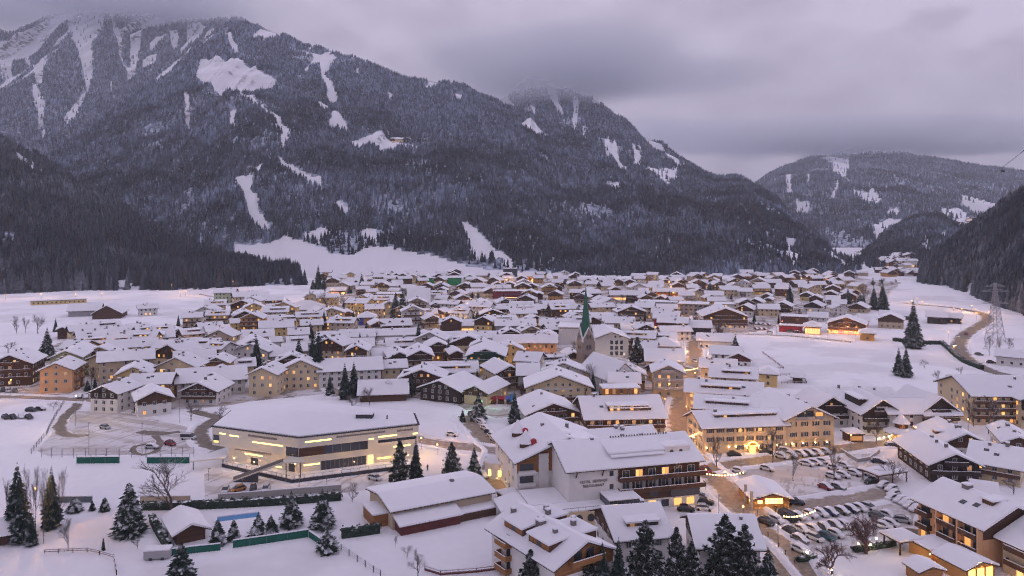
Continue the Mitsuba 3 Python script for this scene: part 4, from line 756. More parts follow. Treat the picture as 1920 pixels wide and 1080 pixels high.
('house', -57.0, 623.3, 8.7, 12.4, 11.55, 4.4, 'E', 'br', 'br', 'gc', 'brown wooden house, nearest in front of the green sports hall'),
('house', -37.3, 620.1, 7.1, 13.1, 12.600000000000001, 4.4, 'E', 'wh', 'br', 'gc', 'white house with brown gable, nearest front-left of the dark red flat hall'),
('hotel', 7.6, 597.0, 1.3, 18.5, 13.65, 5.9, 'E', 'br', 'br', 'bl', 'brown wooden hotel with wooden balcony, nearest in front of the dark red flat hall'),
('house', 15.4, 648.0, 0.8, 12.0, 11.55, 4.2, 'E', 'be', 'br', '-', 'beige house, nearest front-right of the dark red flat hall'),
('house', 23.7, 706.5, -5.7, 9.6, 12.600000000000001, 4.8, 'G', 'br', 'br', 'gl', 'brown wooden house, nearest right of the dark red flat hall'),
('house', 19.8, 794.3, -5.3, 13.8, 12.600000000000001, 4.7, 'G', 'yo', 'br', 'g', 'yellow house with brown gable, nearest behind-right of the dark red flat hall'),
('office_block', 117.5, 620.8, -13.6, 31.7, 16.0, 6.3, 'E', 'of', 'gr', 'fW', 'grey office block with flat roof, nearest left of the grey office blocks'),
('office_block', 138.3, 585.8, -16.0, 22.4, 18.0, 8.4, 'E', 'of', 'gr', 'fW', 'grey office block with flat roof, nearest front-right of the grey office blocks'),
('hotel', 206.1, 833.9, -16.5, 12.4, 12.600000000000001, 5.2, 'E', 'or', 'br', 'bL', 'orange hotel with glowing ground floor, nearest behind-right of the grey office blocks'),
('hotel', 148.9, 730.9, -13.4, 29.9, 12.600000000000001, 5.0, 'E', 'or', 'br', 'l', 'orange hotel, nearest behind the grey office blocks'),
('house', 125.2, 730.9, -8.7, 10.0, 12.600000000000001, 5.0, 'E', 'yo', 'br', '-', 'yellow house, nearest behind-left of the grey office blocks'),
('hotel', 100.8, 702.5, -4.4, 22.7, 14.700000000000001, 4.5, 'E', 'be', 'br', 'L', 'beige hotel with glowing ground floor, nearest behind-left of the grey office blocks'),
('house', 84.6, 880.6, -4.9, 19.6, 12.600000000000001, 4.7, 'E', 'wh', 'br', 'g', 'white house with brown gable, nearest right of the dark cable station'),
('apartment_block', 171.8, 615.9, -17.0, 18.6, 14.0, 5.1, 'E', 'wh', 'gr', 'f', 'white apartment block with flat roof, nearest right of the grey office blocks'),
('house', 177.3, 587.0, -29.1, 15.0, 14.700000000000001, 4.9, 'G', 'wh', 'br', 'gl', 'white house with brown gable, nearest right of the grey office blocks'),
('house', 200.6, 634.7, -25.8, 13.6, 14.700000000000001, 5.0, 'G', 'wh', 'br', 'g', 'white house with brown gable, second right of the grey office blocks'),
('house', 220.2, 660.5, -26.6, 7.5, 12.600000000000001, 4.6, 'G', 'be', 'br', 'g', 'beige house with brown gable, nearest behind-left of the lit glass pavilion'),
('house', 213.9, 608.1, -27.4, 13.8, 14.700000000000001, 5.0, 'G', 'dk', 'br', 'gb', 'dark wooden house with wooden balcony, nearest behind-left of the lit glass pavilion'),
('house', 237.9, 608.1, -33.2, 14.7, 14.700000000000001, 5.0, 'G', 'wh', 'dk', 'g', 'white house with brown gable, second behind the lit glass pavilion'),
('house', 270.8, 648.0, -24.4, 11.3, 12.600000000000001, 5.8, 'E', 'wh', 'br', 'b', 'white house with wooden balcony, nearest behind the lit glass pavilion'),
('house', 266.0, 624.5, -24.8, 10.9, 12.600000000000001, 5.0, 'E', 'ye', 'br', 'b', 'pale yellow house with wooden balcony, nearest behind-right of the lit glass pavilion'),
('house', 230.8, 697.4, -24.5, 9.6, 12.600000000000001, 4.2, 'G', 'dk', 'br', 'g', 'dark wooden house, nearest behind-left of the lit glass pavilion'),
('house', 266.6, 695.8, -26.9, 12.2, 12.600000000000001, 5.0, 'G', 'ye', 'br', 'g', 'pale yellow house with brown gable, nearest behind the lit glass pavilion'),
('house', 268.0, 679.0, -29.4, 11.1, 12.600000000000001, 4.3, 'G', 'dk', 'br', 'g', 'dark wooden house, nearest behind the lit glass pavilion'),
('house', 296.2, 714.9, -28.3, 12.5, 12.600000000000001, 4.4, 'G', 'wh', 'br', 'gl', 'white house with brown gable, third behind the lit glass pavilion'),
('house', 210.4, 738.8, -17.3, 15.6, 13.65, 6.0, 'E', 'cr', 'br', '-', 'cream house, nearest behind-right of the grey office blocks'),
('house', 271.2, 603.9, -35.8, 15.4, 13.65, 4.2, 'G', 'be', 'br', 'g', 'beige house with brown gable, nearest behind-right of the lit glass pavilion'),
('house', 222.2, 732.8, -18.2, 13.6, 12.600000000000001, 5.0, 'E', 'wh', 'br', '-', 'white house, nearest behind-right of the grey office blocks'),
('house', 280.4, 797.0, -20.4, 11.9, 12.600000000000001, 4.2, 'E', 'wh', 'br', 'g', 'white house with brown gable, fourth behind the lit glass pavilion'),
('house', 324.2, 775.9, -23.4, 14.4, 12.600000000000001, 4.2, 'G', 'br', 'br', 'gl', 'brown wooden house, nearest behind the lit glass pavilion')]


def house(base, X, Y, rot, w, d, h, kind, wall, wd, fl, label, group=None, pitch=None, z=0.0):
    b = Place(base, X, Y, rot, z)
    cat = base.replace('_', ' ')
    tag(b.key, label, cat, group)
    near, mid = Y < 420, Y < 640
    lit = .5 if 'L' in fl else .32 if 'l' in fl else .07
    over = 1.1 if kind == 'G' else 1.0
    w = max(4.0, w - (1.4 if 'f' not in fl else 0))
    x0, x1, y0, y1 = -w / 2, w / 2, 0.0, d
    p = pitch or (40 if 'p' in fl else 30 if base == 'barn' else 20 if w > 17 and kind == 'G' else 24 if kind == 'G' else 23)
    frame = 'frame_white' if Y < 345 else None
    if 'f' in fl:
        b.box('wall', x0, x1, y0, y1, -.5, h, 'wall_' + wall)
        flat_roof(b, x0, x1, y0, y1, h)
        if 'T' in fl:
            b.box('glass_front', x0 + w * .1, x0 + w * .62, y0 - .08, y0, h * .25, h * .85, 'wall_tl')
        elif 'Z' in fl:
            b.box('light_strip', x0 + w * .2, x0 + w * .8, y0 - .1, y0, h * .1, h * .22, 'lamp_glass', emitter=LIT[1])
            b.box('name_band', x0 + w * .25, x0 + w * .7, y0 - .08, y0, h * .55, h * .68, 'wall_pu')
        elif base != 'cable_station' and base != 'cinema' and base != 'sports_hall':
            windows(b, '-y', x0 + .6, x1 - .6, y0, 0, max(1, int(h / 2.9 + .3)), 3.2, 1.8 if 'W' in fl else 1.2, 1.3, lit=lit, fh=2.9)
            for sd, nx, a in (('+x', 1, x1), ('-x', -1, x0)):
                if b.seen(nx, 0, a, d / 2):
                    windows(b, sd, y0 + .6, y1 - .6, a, 0, max(1, int(h / 2.9 + .3)), 3.2, lit=lit, fh=2.9)
        return b
    if 'h' in fl:
        b.box('wall', x0, x1, y0, y1, -.5, h, 'wall_' + wall)
        hip_roof(b, x0, x1, y0, y1, h, 26)
        if 'L' in fl:
            b.box('shop_front', x0 + .3, x1 - .3, y0 - .08, y0, .4, h - .8, 'lamp_glass', emitter=LIT[1])
            for i in range(7):
                xx = x0 + .3 + (x1 - x0 - .6) * i / 6
                b.box('mullion', xx - .06, xx + .06, y0 - .16, y0 - .08, .4, h - .8, 'fascia')
        else:
            windows(b, '-y', x0 + .5, x1 - .5, y0, 0, max(1, int(h / 2.9 + .2)), 2.8, lit=lit)
        if wd == 'ye' and base == 'painted_house':
            b.box('painted_panel', x0 + w * .3, x0 + w * .7, y0 - .06, y0, .5, h - .3, 'wall_oc')
        if 'c' in fl:
            chimney(b, 1.5, d * .5, h + d * .2, 1.6)
        return b
    skipw = base in ('barn', 'shed', 'long_hall', 'log_cabin') or 'w' in fl
    zr = block(b, x0, x1, y0, y1, h, kind, p, wall, wd, fl, near=mid, frame=frame, lit=lit, wins=not skipw and Y < 980)
    if 'L' in fl and base in ('shop', 'hotel', 'chalet', 'restaurant'):
        n = max(2, int(w / 3))
        for i in range(n):
            xa = x0 + .4 + (w - .8) * i / n
            k = b.box('shop_window', xa + .15, xa + (w - .8) / n - .15, y0 - .13, y0 - .02, .35, 2.2, 'lamp_glass', emitter=LIT[1] if b.r.random() < .8 else glow(.5, .06, .05))
    if 'K' in fl:
        for lv, zz in enumerate((h * .42, h * .75, h + 1.2)):
            q = 1.0 if lv < 2 else .62
            balcony(b, x0 * q, x1 * q, y0 - .08, zz, 1.3, 'wood_gg')
        for i in range(9):
            xa = x0 + .6 + (w - 1.2) * i / 8
            b.box('fairy_light', xa - .14, xa + .14, y0 - 1.6, y0 - 1.35, 2.5, 2.75, 'lamp_glass', emitter=glow(1.2, .65, .2))
    if 'S' in fl:
        for i in range(4):
            t = math.tan(math.radians(p))
            u = x0 + .4 + i * 1.45
            zz = h + t * (u - x0) + .75
            m = extrude_profile([(u, zz), (u + 1.15, zz + t * 1.15), (u + 1.15, zz + t * 1.15 + .12), (u, zz + .12)], y0 + 1, y1 - 1.5, 'G')
            b.part('solar_panel', m, 'solar')
    if 'w' in fl and base == 'school':
        for i in range(3):
            for f in range(3):
                c = 1.0 + i * 2.6 - 1.0
                z = 1.6 + f * 2.9
                b.box('window', c - .75, c + .75, -.06, .05, z, z + 1.9, 'pane')
        for c in (2.0, 4.4):
            b.box('window', c - .4, c + .4, -.06, .05, h + .6, h + 1.5, 'pane')
    if 'I' in fl:
        b.box('name_band', -w * .3, w * .22, -.1, -.02, h - .9, h - .1, 'frame_white')
        balcony(b, -w * .1, w * .5, -.02, h * .42, 1.2, 'wood_br')
    if 'e' in fl:
        for q in (-.22, .22):
            k = b.part('dormer', trimesh.convex.convex_hull(np.array([[q * w - 1.8, 2.2, h + 1.3], [q * w + 1.8, 2.2, h + 1.3], [q * w, 2.2, h + 2.4], [q * w - 1.8, 3.6, h + 1.7], [q * w + 1.8, 3.6, h + 1.7], [q * w, 5.5, h + 2.9]])), 'wood_br')
    if 'R' in fl:
        dormer(b, x0 + w * .30, x1 - w * .18, y0 + d * .12, h + 1.6, 6, 1.9, 'wood_br', lit=.6)
        dormer(b, x0 + w * .30, x1 - w * .22, y0 + d * .52, h + 5.2, 6, 2.4, 'wood_lt', lit=.5)
    return b


for row in HOUSES:
    house(*row)

# the crowded far end of the town: small houses that nothing tells apart at that distance
FAR = np.array([(r[1], r[2]) for r in HOUSES])
rr = random.Random(11)
placed, cols = [], ['wh', 'wh', 'cr', 'cr', 'be', 'br', 'ye', 'oc', 'br', 'br']
FAR_ZONE = [(-298.1, 1114.8), (-288.0, 1219.8), (-148.5, 1068.9), (-40.4, 969.0), (40.4, 969.0), (253.3, 960.0), (373.8, 996.9), (434.9, 1026.5), (526.5, 1114.8), (589.9, 1114.8), (423.7, 797.5), (333.0, 648.0), (249.1, 560.4), (212.5, 566.6), (151.8, 560.4), (54.5, 560.4), (-24.7, 592.5), (-104.7, 628.4), (-153.9, 715.0)]
FAR_HOLES = [[(232.3, 668.9), (326.4, 691.2), (279.8, 592.5), (200.0, 576.0)], [(412.4, 942.5), (480.0, 987.4), (420.5, 829.4), (354.5, 797.5)]]
MID_ZONE = [(-226.6, 339.9), (-235.6, 377.0), (-216.0, 493.7), (-222.2, 592.5), (-174.5, 628.4), (-158.9, 715.0), (-27.0, 648.0), (131.7, 592.5), (59.8, 269.3), (10.4, 300.5), (-16.5, 296.2), (-70.9, 319.0), (-116.1, 309.5), (-150.3, 300.5)]
MID_HOLES = [[(-98.3, 244.0), (-27.1, 244.0), (-37.1, 314.2), (-122.2, 314.2)], [(24.0, 314.2), (41.5, 314.2), (64.4, 363.8), (54.4, 460.8), (35.2, 460.8)], [(46.3, 238.3), (59.6, 238.3), (115.2, 460.8), (100.8, 460.8)]]
tries, far_rows = 0, []
while len(placed) < 190 and tries < 6000:
    tries += 1
    yy = 560 + 450 * rr.random() ** 0.8
    xx = rr.uniform(-0.30, 0.46) * yy
    if not inside(FAR_ZONE, np.array([xx]), np.array([yy]))[0] or any(inside(z, np.array([xx]), np.array([yy]))[0] for z in FAR_HOLES):
        continue
    if np.min(np.hypot(FAR[:, 0] - xx, (FAR[:, 1] - yy) * .8)) < 15 or (placed and min(math.hypot(a - xx, (c - yy) * .8) for a, c in placed) < 14.5):
        continue
    placed.append((xx, yy))
    k = 'G' if rr.random() < .55 else 'E'
    fl = ('g' if rr.random() < .7 else '') + ('l' if rr.random() < .6 else '') + ('b' if rr.random() < .2 else '')
    col = rr.choice(cols)
    far_rows.append([xx, yy, col, ('chalet' if col in ('br', 'oc') else 'house', xx, yy, rr.uniform(-25, 25), rr.uniform(11, 17), rr.uniform(10, 14), rr.uniform(4.2, 7.5), k, col, 'br', fl)])
MIDZ = [np.array(z) for z in MID_HOLES]
tries = 0
mid = []
while len(mid) < 85 and tries < 9000:
    tries += 1
    yy = rr.uniform(300, 640)
    xx = rr.uniform(-.60, .26) * yy
    P_ = np.array([xx]), np.array([yy])
    if not inside(MID_ZONE, *P_)[0] or any(inside(q, *P_)[0] for q in MIDZ):
        continue
    if np.min(np.hypot(FAR[:, 0] - xx, (FAR[:, 1] - yy) * .85)) < 15.5 or min([99] + [math.hypot(a - xx, (c - yy) * .85) for a, c in mid + placed]) < 16:
        continue
    mid.append((xx, yy))
    col, k = rr.choice(cols), 'G' if rr.random() < .5 else 'E'
    tall = xx < -.12 * yy
    if tall:
        col = rr.choice(['cr', 'ye', 'be', 'wh', 'ye', 'cr', 'oc'])
    fl = ('g' if rr.random() < (.25 if tall else .6) else '') + ('l' if rr.random() < .6 else '') + ('b' if rr.random() < .35 else '') + ('d' if rr.random() < .35 else '') + 'c'
    far_rows.append([xx, yy, col, ('chalet' if col in ('br', 'oc') else 'house', xx, yy, rr.uniform(-20, 20), rr.uniform(11, 20), rr.uniform(10, 14), rr.uniform(7.0, 10.5) if tall else rr.uniform(5.0, 9.6), k, col, 'br', fl)])
LANDMARKS = [('the green church steeple', 42.3, 441.2), ('the angular modern hall', -67.3, 269.3), ('the red lit hotel', 105.2, 531.7), ('the dark red flat hall', 0.0, 740.6), ('the peach block', -205.2, 345.6), ('the twin-gabled house', -50.3, 377.0), ('the green-gabled hotel', -13.6, 377.0), ('the grey office blocks', 131.3, 609.9), ('the old brown barn', -313.2, 585.8), ('the long shuttered hotel', 81.5, 249.8), ('the lit glass pavilion', 193.0, 493.7), ('the green sports hall', -65.7, 901.6), ('the dark cable station', -2.2, 1036.8), ('the lattice pylon', 290.6, 460.8), ('the white gable-end school', 55.0, 423.2), ('the mural hotel', -99.5, 304.9)]
TONE = dict(wh='white', cr='cream', be='beige', br='brown', ye='pale yellow', oc='ochre')
cells = {}
for f in far_rows:
    d = [math.hypot(f[0] - a, (f[1] - c) * .55) for _, a, c in LANDMARKS]
    i = int(np.argmin(d))
    dx, dy = f[0] - LANDMARKS[i][1], f[1] - LANDMARKS[i][2]
    way = ('behind-' if dy > 0 else 'front-') + ('right' if dx > 0 else 'left')
    cells.setdefault((i, way, f[2]), []).append((d[i], f))
ORD = ['nearest', 'second', 'third', 'fourth', 'fifth', 'sixth', 'seventh', 'eighth', 'ninth', 'tenth', 'eleventh', 'twelfth'] + [f'{q}th' for q in range(13, 60)]
for (i, way, c), l in cells.items():
    for j, (_, f) in enumerate(sorted(l, key=lambda t: t[0])):
        house(*f[3], f'{ORD[j]} small {TONE[c]} {f[3][0]} {way} of {LANDMARKS[i][0]}', 'small houses filling the town')

VILLAGES = [('the lit village on the high snowy shelf', m4, [(1349.5, 2347.0), (1428.4, 2465.4), (1379.8, 2375.6), (1415.6, 2435.0), (1405.1, 2404.5), (1382.8, 2351.7), (1399.4, 2373.5), (1461.8, 2468.9), (1433.6, 2417.0), (1489.5, 2504.9), (1524.7, 2555.7), (1411.5, 2364.5), (1504.2, 2502.8), (1461.3, 2429.5), (1441.6, 2392.6), (1545.1, 2560.5), (1488.2, 2465.5), (1505.4, 2455.7), (1581.0, 2579.0), (1523.5, 2484.6), (1557.0, 2535.1), (1537.0, 2490.8), (1606.7, 2591.1), (1633.8, 2634.4), (1578.8, 2540.1), (1650.2, 2639.9)]), ('the hamlet on the wooded dome hill', m4b, [(591.6, 1212.0), (601.9, 1231.6), (610.8, 1249.4), (588.1, 1190.8), (625.2, 1255.8), (592.2, 1189.0), (612.1, 1228.7), (599.0, 1187.2), (633.8, 1255.8), (624.2, 1235.9), (652.5, 1288.3), (612.9, 1205.3), (621.1, 1219.7), (606.8, 1185.4), (615.2, 1198.0), (644.0, 1252.2), (624.6, 1207.1), (620.6, 1194.4), (656.6, 1263.0), (650.3, 1250.4)]), ('the row at the foot of the dome hill', m4b, [(516.5, 1069.6), (493.0, 996.1), (527.1, 1061.4), (507.8, 1013.0), (539.3, 1058.2), (518.0, 1012.0), (525.4, 1008.9), (557.8, 1049.4), (537.0, 1009.9)]), ('the farm clearing on the main mountain', m1, [(-265.0, 1736.5), (-254.5, 1727.6), (-239.1, 1742.5)])]
for nm, terr, pts in VILLAGES:
    for j, (x, y) in enumerate(pts):
        q = terr.vertices
        z = float(q[np.argmin(np.hypot(q[:, 0] - x, q[:, 1] - y)), 2])
        house('chalet', x, y, rr.uniform(-25, 25), rr.uniform(14, 21), rr.uniform(11, 15), rr.uniform(6.0, 9), rr.choice('GE'), rr.choice(['wh', 'br', 'cr', 'oc']), 'br', 'g' + ('L' if rr.random() < .4 else 'l'),
              f'tiny hillside chalet, {ORD[j]} from left in {nm}', 'chalets of the hillside villages', z=z - .5)

GARDEN_ZONE = [(-192.0, 288.0), (-251.3, 377.0), (-268.8, 460.8), (-232.6, 531.7), (-222.2, 592.5), (-185.8, 668.9), (-192.0, 864.0), (-40.4, 969.0), (253.3, 960.0), (430.6, 1016.5), (457.0, 901.6), (347.6, 715.0), (250.6, 572.8), (161.6, 505.8), (108.8, 460.8), (88.4, 363.8), (68.9, 300.5), (58.0, 269.3), (8.1, 292.1), (-16.2, 292.1), (-34.4, 309.5), (-72.0, 324.0), (-112.7, 300.5), (-144.0, 288.0)]
GARDEN_HOLES = [[(-200.3, 300.5), (-207.6, 311.4), (-152.0, 304.0), (-144.0, 288.0)], [(-221.8, 560.4), (-323.0, 560.4), (-412.1, 715.0), (-258.2, 715.0)], [(-29.8, 238.3), (-5.0, 238.3), (-12.2, 292.1), (-31.6, 284.1)], [(46.3, 238.3), (57.9, 238.3), (112.0, 460.8), (102.4, 460.8)], [(-98.3, 244.0), (-27.1, 244.0), (-36.5, 309.5), (-120.4, 309.5)], [(107.2, 441.2), (150.9, 493.7), (204.8, 460.8), (151.1, 339.9), (82.6, 339.9)]]

# ------------------------------------------------------------------ roads
def slush(a, b, snow):
    def fn(p, n, uv):
        f = FBM(p.x * 0.35, p.y * 0.35, 2.0, 4)
        g = FBM(p.x * 1.3 + 40, p.y * 1.3, 1.0, 3)
        e = dr.abs(uv.x - 0.5) * 2
        rut = dr.exp(-dr.square((e - 0.42) / 0.13))
        s = SM(0.45, 0.75, f * 0.7 + e * e * 0.42 + snow - rut * 0.16)
        return MX(MX(a, b, g), (0.70, 0.69, 0.71), s)
    return fn


mat('slush', slush((0.17, 0.13, 0.095), (0.34, 0.275, 0.205), -0.03), 0.6)
mat('slush_light', slush((0.19, 0.15, 0.12), (0.36, 0.31, 0.27), 0.02), 0.65)
mat('slush_dark', slush((0.10, 0.085, 0.07), (0.24, 0.20, 0.16), -0.03), 0.6)
mat('bank', snow_color, 0.8)
mat('wall_gE2', plaster((0.012, 0.10, 0.075)), 0.8)
mat('wall_st2', plaster((0.10, 0.13, 0.14)), 0.8)
mat('wood_rd', wood((0.11, 0.03, 0.03)), 0.7)
mat('pool', (0.05, 0.20, 0.42), 0.3)

mat('packed_snow', lambda p, n, uv: MX(MX((0.62, 0.61, 0.63), (0.46, 0.43, 0.41), SM(.4, .7, FBM(p.x * .12 + p.y * .25, p.y * .1, 4.0, 4))), (0.36, 0.32, 0.29), SM(.56, .70, FBM(p.x * .9 - p.y * .4, p.y * .22, 7.0, 3)) * .7), .75)
mat('trodden', lambda p, n, uv: MX(MX((0.60, 0.59, 0.61), (0.40, 0.36, 0.33), SM(.38, .66, FBM(p.x * .07, p.y * .07, 4.0, 4))), (0.20, 0.165, 0.14), SM(.52, .70, FBM(p.x * .22, p.y * .22, 7.0, 4)) * .85), .8)
import shapely
yd_ = shapely.Polygon(GARDEN_ZONE).buffer(0).difference(shapely.union_all([shapely.Polygon(z).buffer(0) for z in GARDEN_HOLES[:2] + GARDEN_HOLES[5:]]))
yd_ = max(getattr(yd_, 'geoms', [yd_]), key=lambda q: q.area)
yd_ = shapely.segmentize(yd_, 5.0)
xy_ = np.array(yd_.exterior.coords)
yd_ = shapely.Polygon(xy_ + 9 * (np.stack([meshkit.fbm(np.c_[xy_ / 11, 0 * xy_[:, 0] + q], 3, 3) for q in (1, 9)], 1) - .5)).buffer(0)
yd_ = max(getattr(yd_, 'geoms', [yd_]), key=lambda q: q.area)
tm_ = trimesh.creation.triangulate_polygon(yd_, engine='earcut')
put('yards', (np.c_[tm_[0], np.full(len(tm_[0]), .007)], tm_[1]), 'trodden')
labels['yards'] = {'kind': 'structure'}
LOTS = [('car_park', [(57.0, 165.9), (58.1, 181.9), (68.0, 192.0), (81.5, 195.6), (94.2, 199.4), (100.4, 190.2), (88.3, 174.3), (78.3, 165.9), (69.1, 165.9)]), ('car_park_upper', [(54.4, 211.6), (61.2, 228.9), (98.9, 237.3), (112.6, 238.3), (108.4, 213.8), (95.1, 201.3), (83.1, 199.4), (64.6, 193.8), (59.3, 203.3)]), ('forecourt', [(-79.0, 197.5), (-87.5, 218.3), (-86.7, 223.0), (-57.9, 208.6), (-47.0, 211.6), (-26.9, 227.9), (-24.2, 211.6), (-45.2, 203.3), (-75.1, 196.7)]), ('parking_left', [(-149.0, 241.1), (-168.3, 292.1), (-144.0, 288.0), (-114.1, 269.3), (-101.1, 246.9), (-98.5, 238.3), (-142.4, 235.6)]), ('plaza', [(-11.0, 288.0), (-9.5, 304.9), (-3.2, 311.4), (1.0, 300.5), (0.0, 284.1), (-5.8, 280.2)])]
for i_, (nm, pts) in enumerate(LOTS):
    k = put(nm, (np.c_[np.array(pts), np.full(len(pts), .012 + .003 * i_)], np.array([[0, j, j + 1] for j in range(1, len(pts) - 1)])), 'packed_snow')
    labels[k] = {'kind': 'structure'}

ROADS = {'road': ([(56.8, 151.4), (58.4, 165.9), (59.4, 181.9), (58.3, 193.1), (57.3, 205.3), (57.2, 216.9), (55.7, 223.9), (55.0, 238.3), (57.6, 262.5), (64.3, 292.1), (73.1, 324.0), (84.9, 363.8), (97.7, 411.4), (106.4, 450.8), (114.5, 493.7)], 9.5, 'slush'), 'road_hotel': ([(55.4, 223.0), (63.0, 226.9), (77.3, 231.9), (92.3, 237.3), (103.4, 242.8), (117.1, 248.0), (130.7, 252.3), (150.5, 261.2)], 8, 'slush'), 'road_parking': ([(58.7, 192.0), (64.5, 189.5), (75.6, 194.5), (85.4, 198.2), (93.0, 201.3), (102.2, 204.5)], 9, 'slush_light'), 'road_side': ([(58.7, 181.9), (59.8, 175.7), (60.9, 168.6), (61.1, 157.1), (61.1, 149.2)], 5, 'slush'), 'road_valley': ([(230.8, 344.5), (230.0, 360.0), (230.9, 377.0), (236.8, 398.8), (248.9, 426.7), (266.1, 456.7), (290.7, 491.4), (324.2, 531.7), (346.4, 560.4), (361.2, 585.8), (368.5, 609.9), (366.6, 636.1), (355.4, 656.2), (343.5, 677.6)], 9.5, 'slush_dark'), 'road_field': ([(109.5, 477.8), (128.5, 486.8), (149.4, 489.1), (172.5, 482.2), (189.0, 469.1), (203.0, 456.7)], 6, 'slush'), 'road_left': ([(-214.5, 315.1), (-195.8, 313.2), (-176.8, 310.4), (-154.1, 304.0)], 7.5, 'slush_light'), 'track': ([(-173.1, 307.7), (-167.7, 293.7), (-164.4, 282.5), (-159.8, 271.4), (-155.2, 263.8), (-150.3, 259.2), (-145.6, 257.3), (-142.6, 258.6)], 4.6, 'slush_dark'), 'track_lot': ([(-127.2, 262.5), (-123.3, 261.2), (-117.6, 254.7), (-113.1, 246.9), (-111.4, 239.4), (-114.2, 236.7), (-118.3, 240.0), (-120.5, 245.1), (-118.0, 248.0)], 2.6, 'slush_dark'), 'track_patch': ([(-127.6, 263.1), (-121.2, 260.5), (-116.1, 261.2), (-112.7, 263.8)], 5.5, 'slush_dark'), 'lane': ([(-121.7, 292.1), (-114.0, 285.6), (-107.7, 281.0), (-107.5, 276.5), (-108.1, 270.7), (-106.5, 262.5), (-103.0, 254.7), (-98.3, 247.4), (-92.1, 242.8)], 6, 'slush_dark'), 'lane_church': ([(-17.2, 284.1), (-13.5, 269.3), (-8.8, 252.9), (-4.5, 240.6), (-5.6, 228.9), (-5.8, 219.2), (-3.7, 211.6), (-1.1, 203.3), (0.3, 195.6)], 6.5, 'slush'), 'crossroad': ([(-38.7, 259.2), (-27.4, 251.0), (-18.8, 246.3), (-10.1, 242.8), (-3.3, 239.4)], 9, 'slush_light'), 'lane_estate': ([(-70.5, 317.1), (-99.3, 357.5), (-126.6, 379.8), (-153.7, 409.8), (-186.0, 432.0), (-192.4, 419.8)], 5, 'slush_light'), 'lane_court': ([(-153.8, 307.7), (-154.1, 324.0), (-162.4, 349.1), (-160.3, 366.4), (-136.3, 370.3)], 5, 'slush_light'), 'lane_bank': ([(85.8, 374.3), (64.4, 403.4), (39.8, 409.8), (16.8, 403.4), (0.0, 377.0)], 5.5, 'slush'), 'lane_town': ([(107.5, 460.8), (73.7, 482.2), (31.3, 500.9), (-21.8, 523.6), (-75.4, 542.8), (-124.5, 560.4), (-154.0, 554.4)], 5.5, 'slush_light'), 'lane_green': ([(-54.0, 324.0), (-37.5, 337.7), (-14.5, 349.1), (6.3, 361.3)], 5, 'slush_light'), 'lane_station': ([(-30.6, 441.2), (-33.3, 545.7), (-31.2, 660.4), (-16.4, 785.5), (1.3, 901.6)], 6, 'slush_light'), 'lane_north': ([(114.0, 491.4), (133.3, 592.5), (152.8, 705.3), (176.8, 842.9)], 7, 'slush'), 'lane_upper': ([(-124.5, 560.4), (-156.8, 660.4), (-174.8, 791.5), (-160.0, 886.2)], 5, 'slush_light'), 'path_field': ([(-195.6, 640.0), (-223.0, 668.9), (-253.0, 700.5), (-279.4, 725.0), (-311.3, 762.4)], 4, 'slush_light')}


def smooth_line(pts, step=3.0):
    p = np.array(pts, float)
    s = np.concatenate([[0], np.cumsum(np.hypot(*np.diff(p, axis=0).T))])
    t = np.arange(0, s[-1] + step * .5, step)
    q = np.stack([PchipInterpolator(s, p[:, k])(np.clip(t, 0, s[-1])) for k in (0, 1)], 1)
    d = np.gradient(q, axis=0)
    d /= np.linalg.norm(d, axis=1, keepdims=True) + 1e-9
    return q, np.stack([-d[:, 1], d[:, 0]], 1)


for i_, (nm, (pts, wd, m_)) in enumerate(ROADS.items()):
    q, nn = smooth_line(pts)
    r_ = np.random.RandomState(i_)
    jl = 1 + .10 * (meshkit.noise(np.stack([q[:, 0] / 9, q[:, 1] / 9, 0 * q[:, 0]], 1), 3) - .5)[:, None]
    L, R = q + nn * wd / 2 * jl, q - nn * wd / 2 * jl
    n_ = len(q)
    V = np.vstack([np.c_[L, np.full(n_, .03 + .006 * i_)], np.c_[R, np.full(n_, .03 + .006 * i_)]])
    k_ = np.arange(n_ - 1)
    F_ = np.vstack([np.c_[k_, k_ + n_, k_ + n_ + 1], np.c_[k_, k_ + n_ + 1, k_ + 1]])
    put(nm, (V, F_), m_, False, uv=np.c_[np.r_[np.zeros(n_), np.ones(n_)], np.r_[k_, n_ - 1, k_, n_ - 1] / 5.0])
    labels[nm] = {'kind': 'structure'}
    # ploughed banks of snow along both edges
    if not nm.startswith('track'):
        ms = []
        for sgn in (1, -1):
            for lo in range(0, n_ - 3, 40):
                a_ = np.arange(lo, min(n_, lo + 41))
                if len(a_) < 3:
                    continue
                hh = .25 + .55 * meshkit.noise(np.stack([q[a_, 0] / 5, q[a_, 1] / 5, 0 * a_ + sgn], 1), 5)
                base = q[a_] + sgn * nn[a_] * (wd / 2 + .1)
                P = np.stack([np.c_[base - sgn * nn[a_] * .4, 0 * hh + .0], np.c_[base + sgn * nn[a_] * .3, hh], np.c_[base + sgn * nn[a_] * 1.0, hh * .8], np.c_[base + sgn * nn[a_] * 1.9, 0 * hh - .02]], 1)
                i, j = np.meshgrid(np.arange(len(a_) - 1), np.arange(3), indexing='ij')
                qd = np.stack([i * 4 + j, (i + 1) * 4 + j, (i + 1) * 4 + j + 1, i * 4 + j + 1], -1).reshape(-1, 4)
                ms.append(trimesh.Trimesh(P.reshape(-1, 3), np.vstack([qd[:, [0, 1, 2]], qd[:, [0, 2, 3]]]), process=False))
        bk = put('snow_bank', joinm(ms), 'bank', True)
        tag(bk, 'ploughed snow banks along a road', kind='stuff')

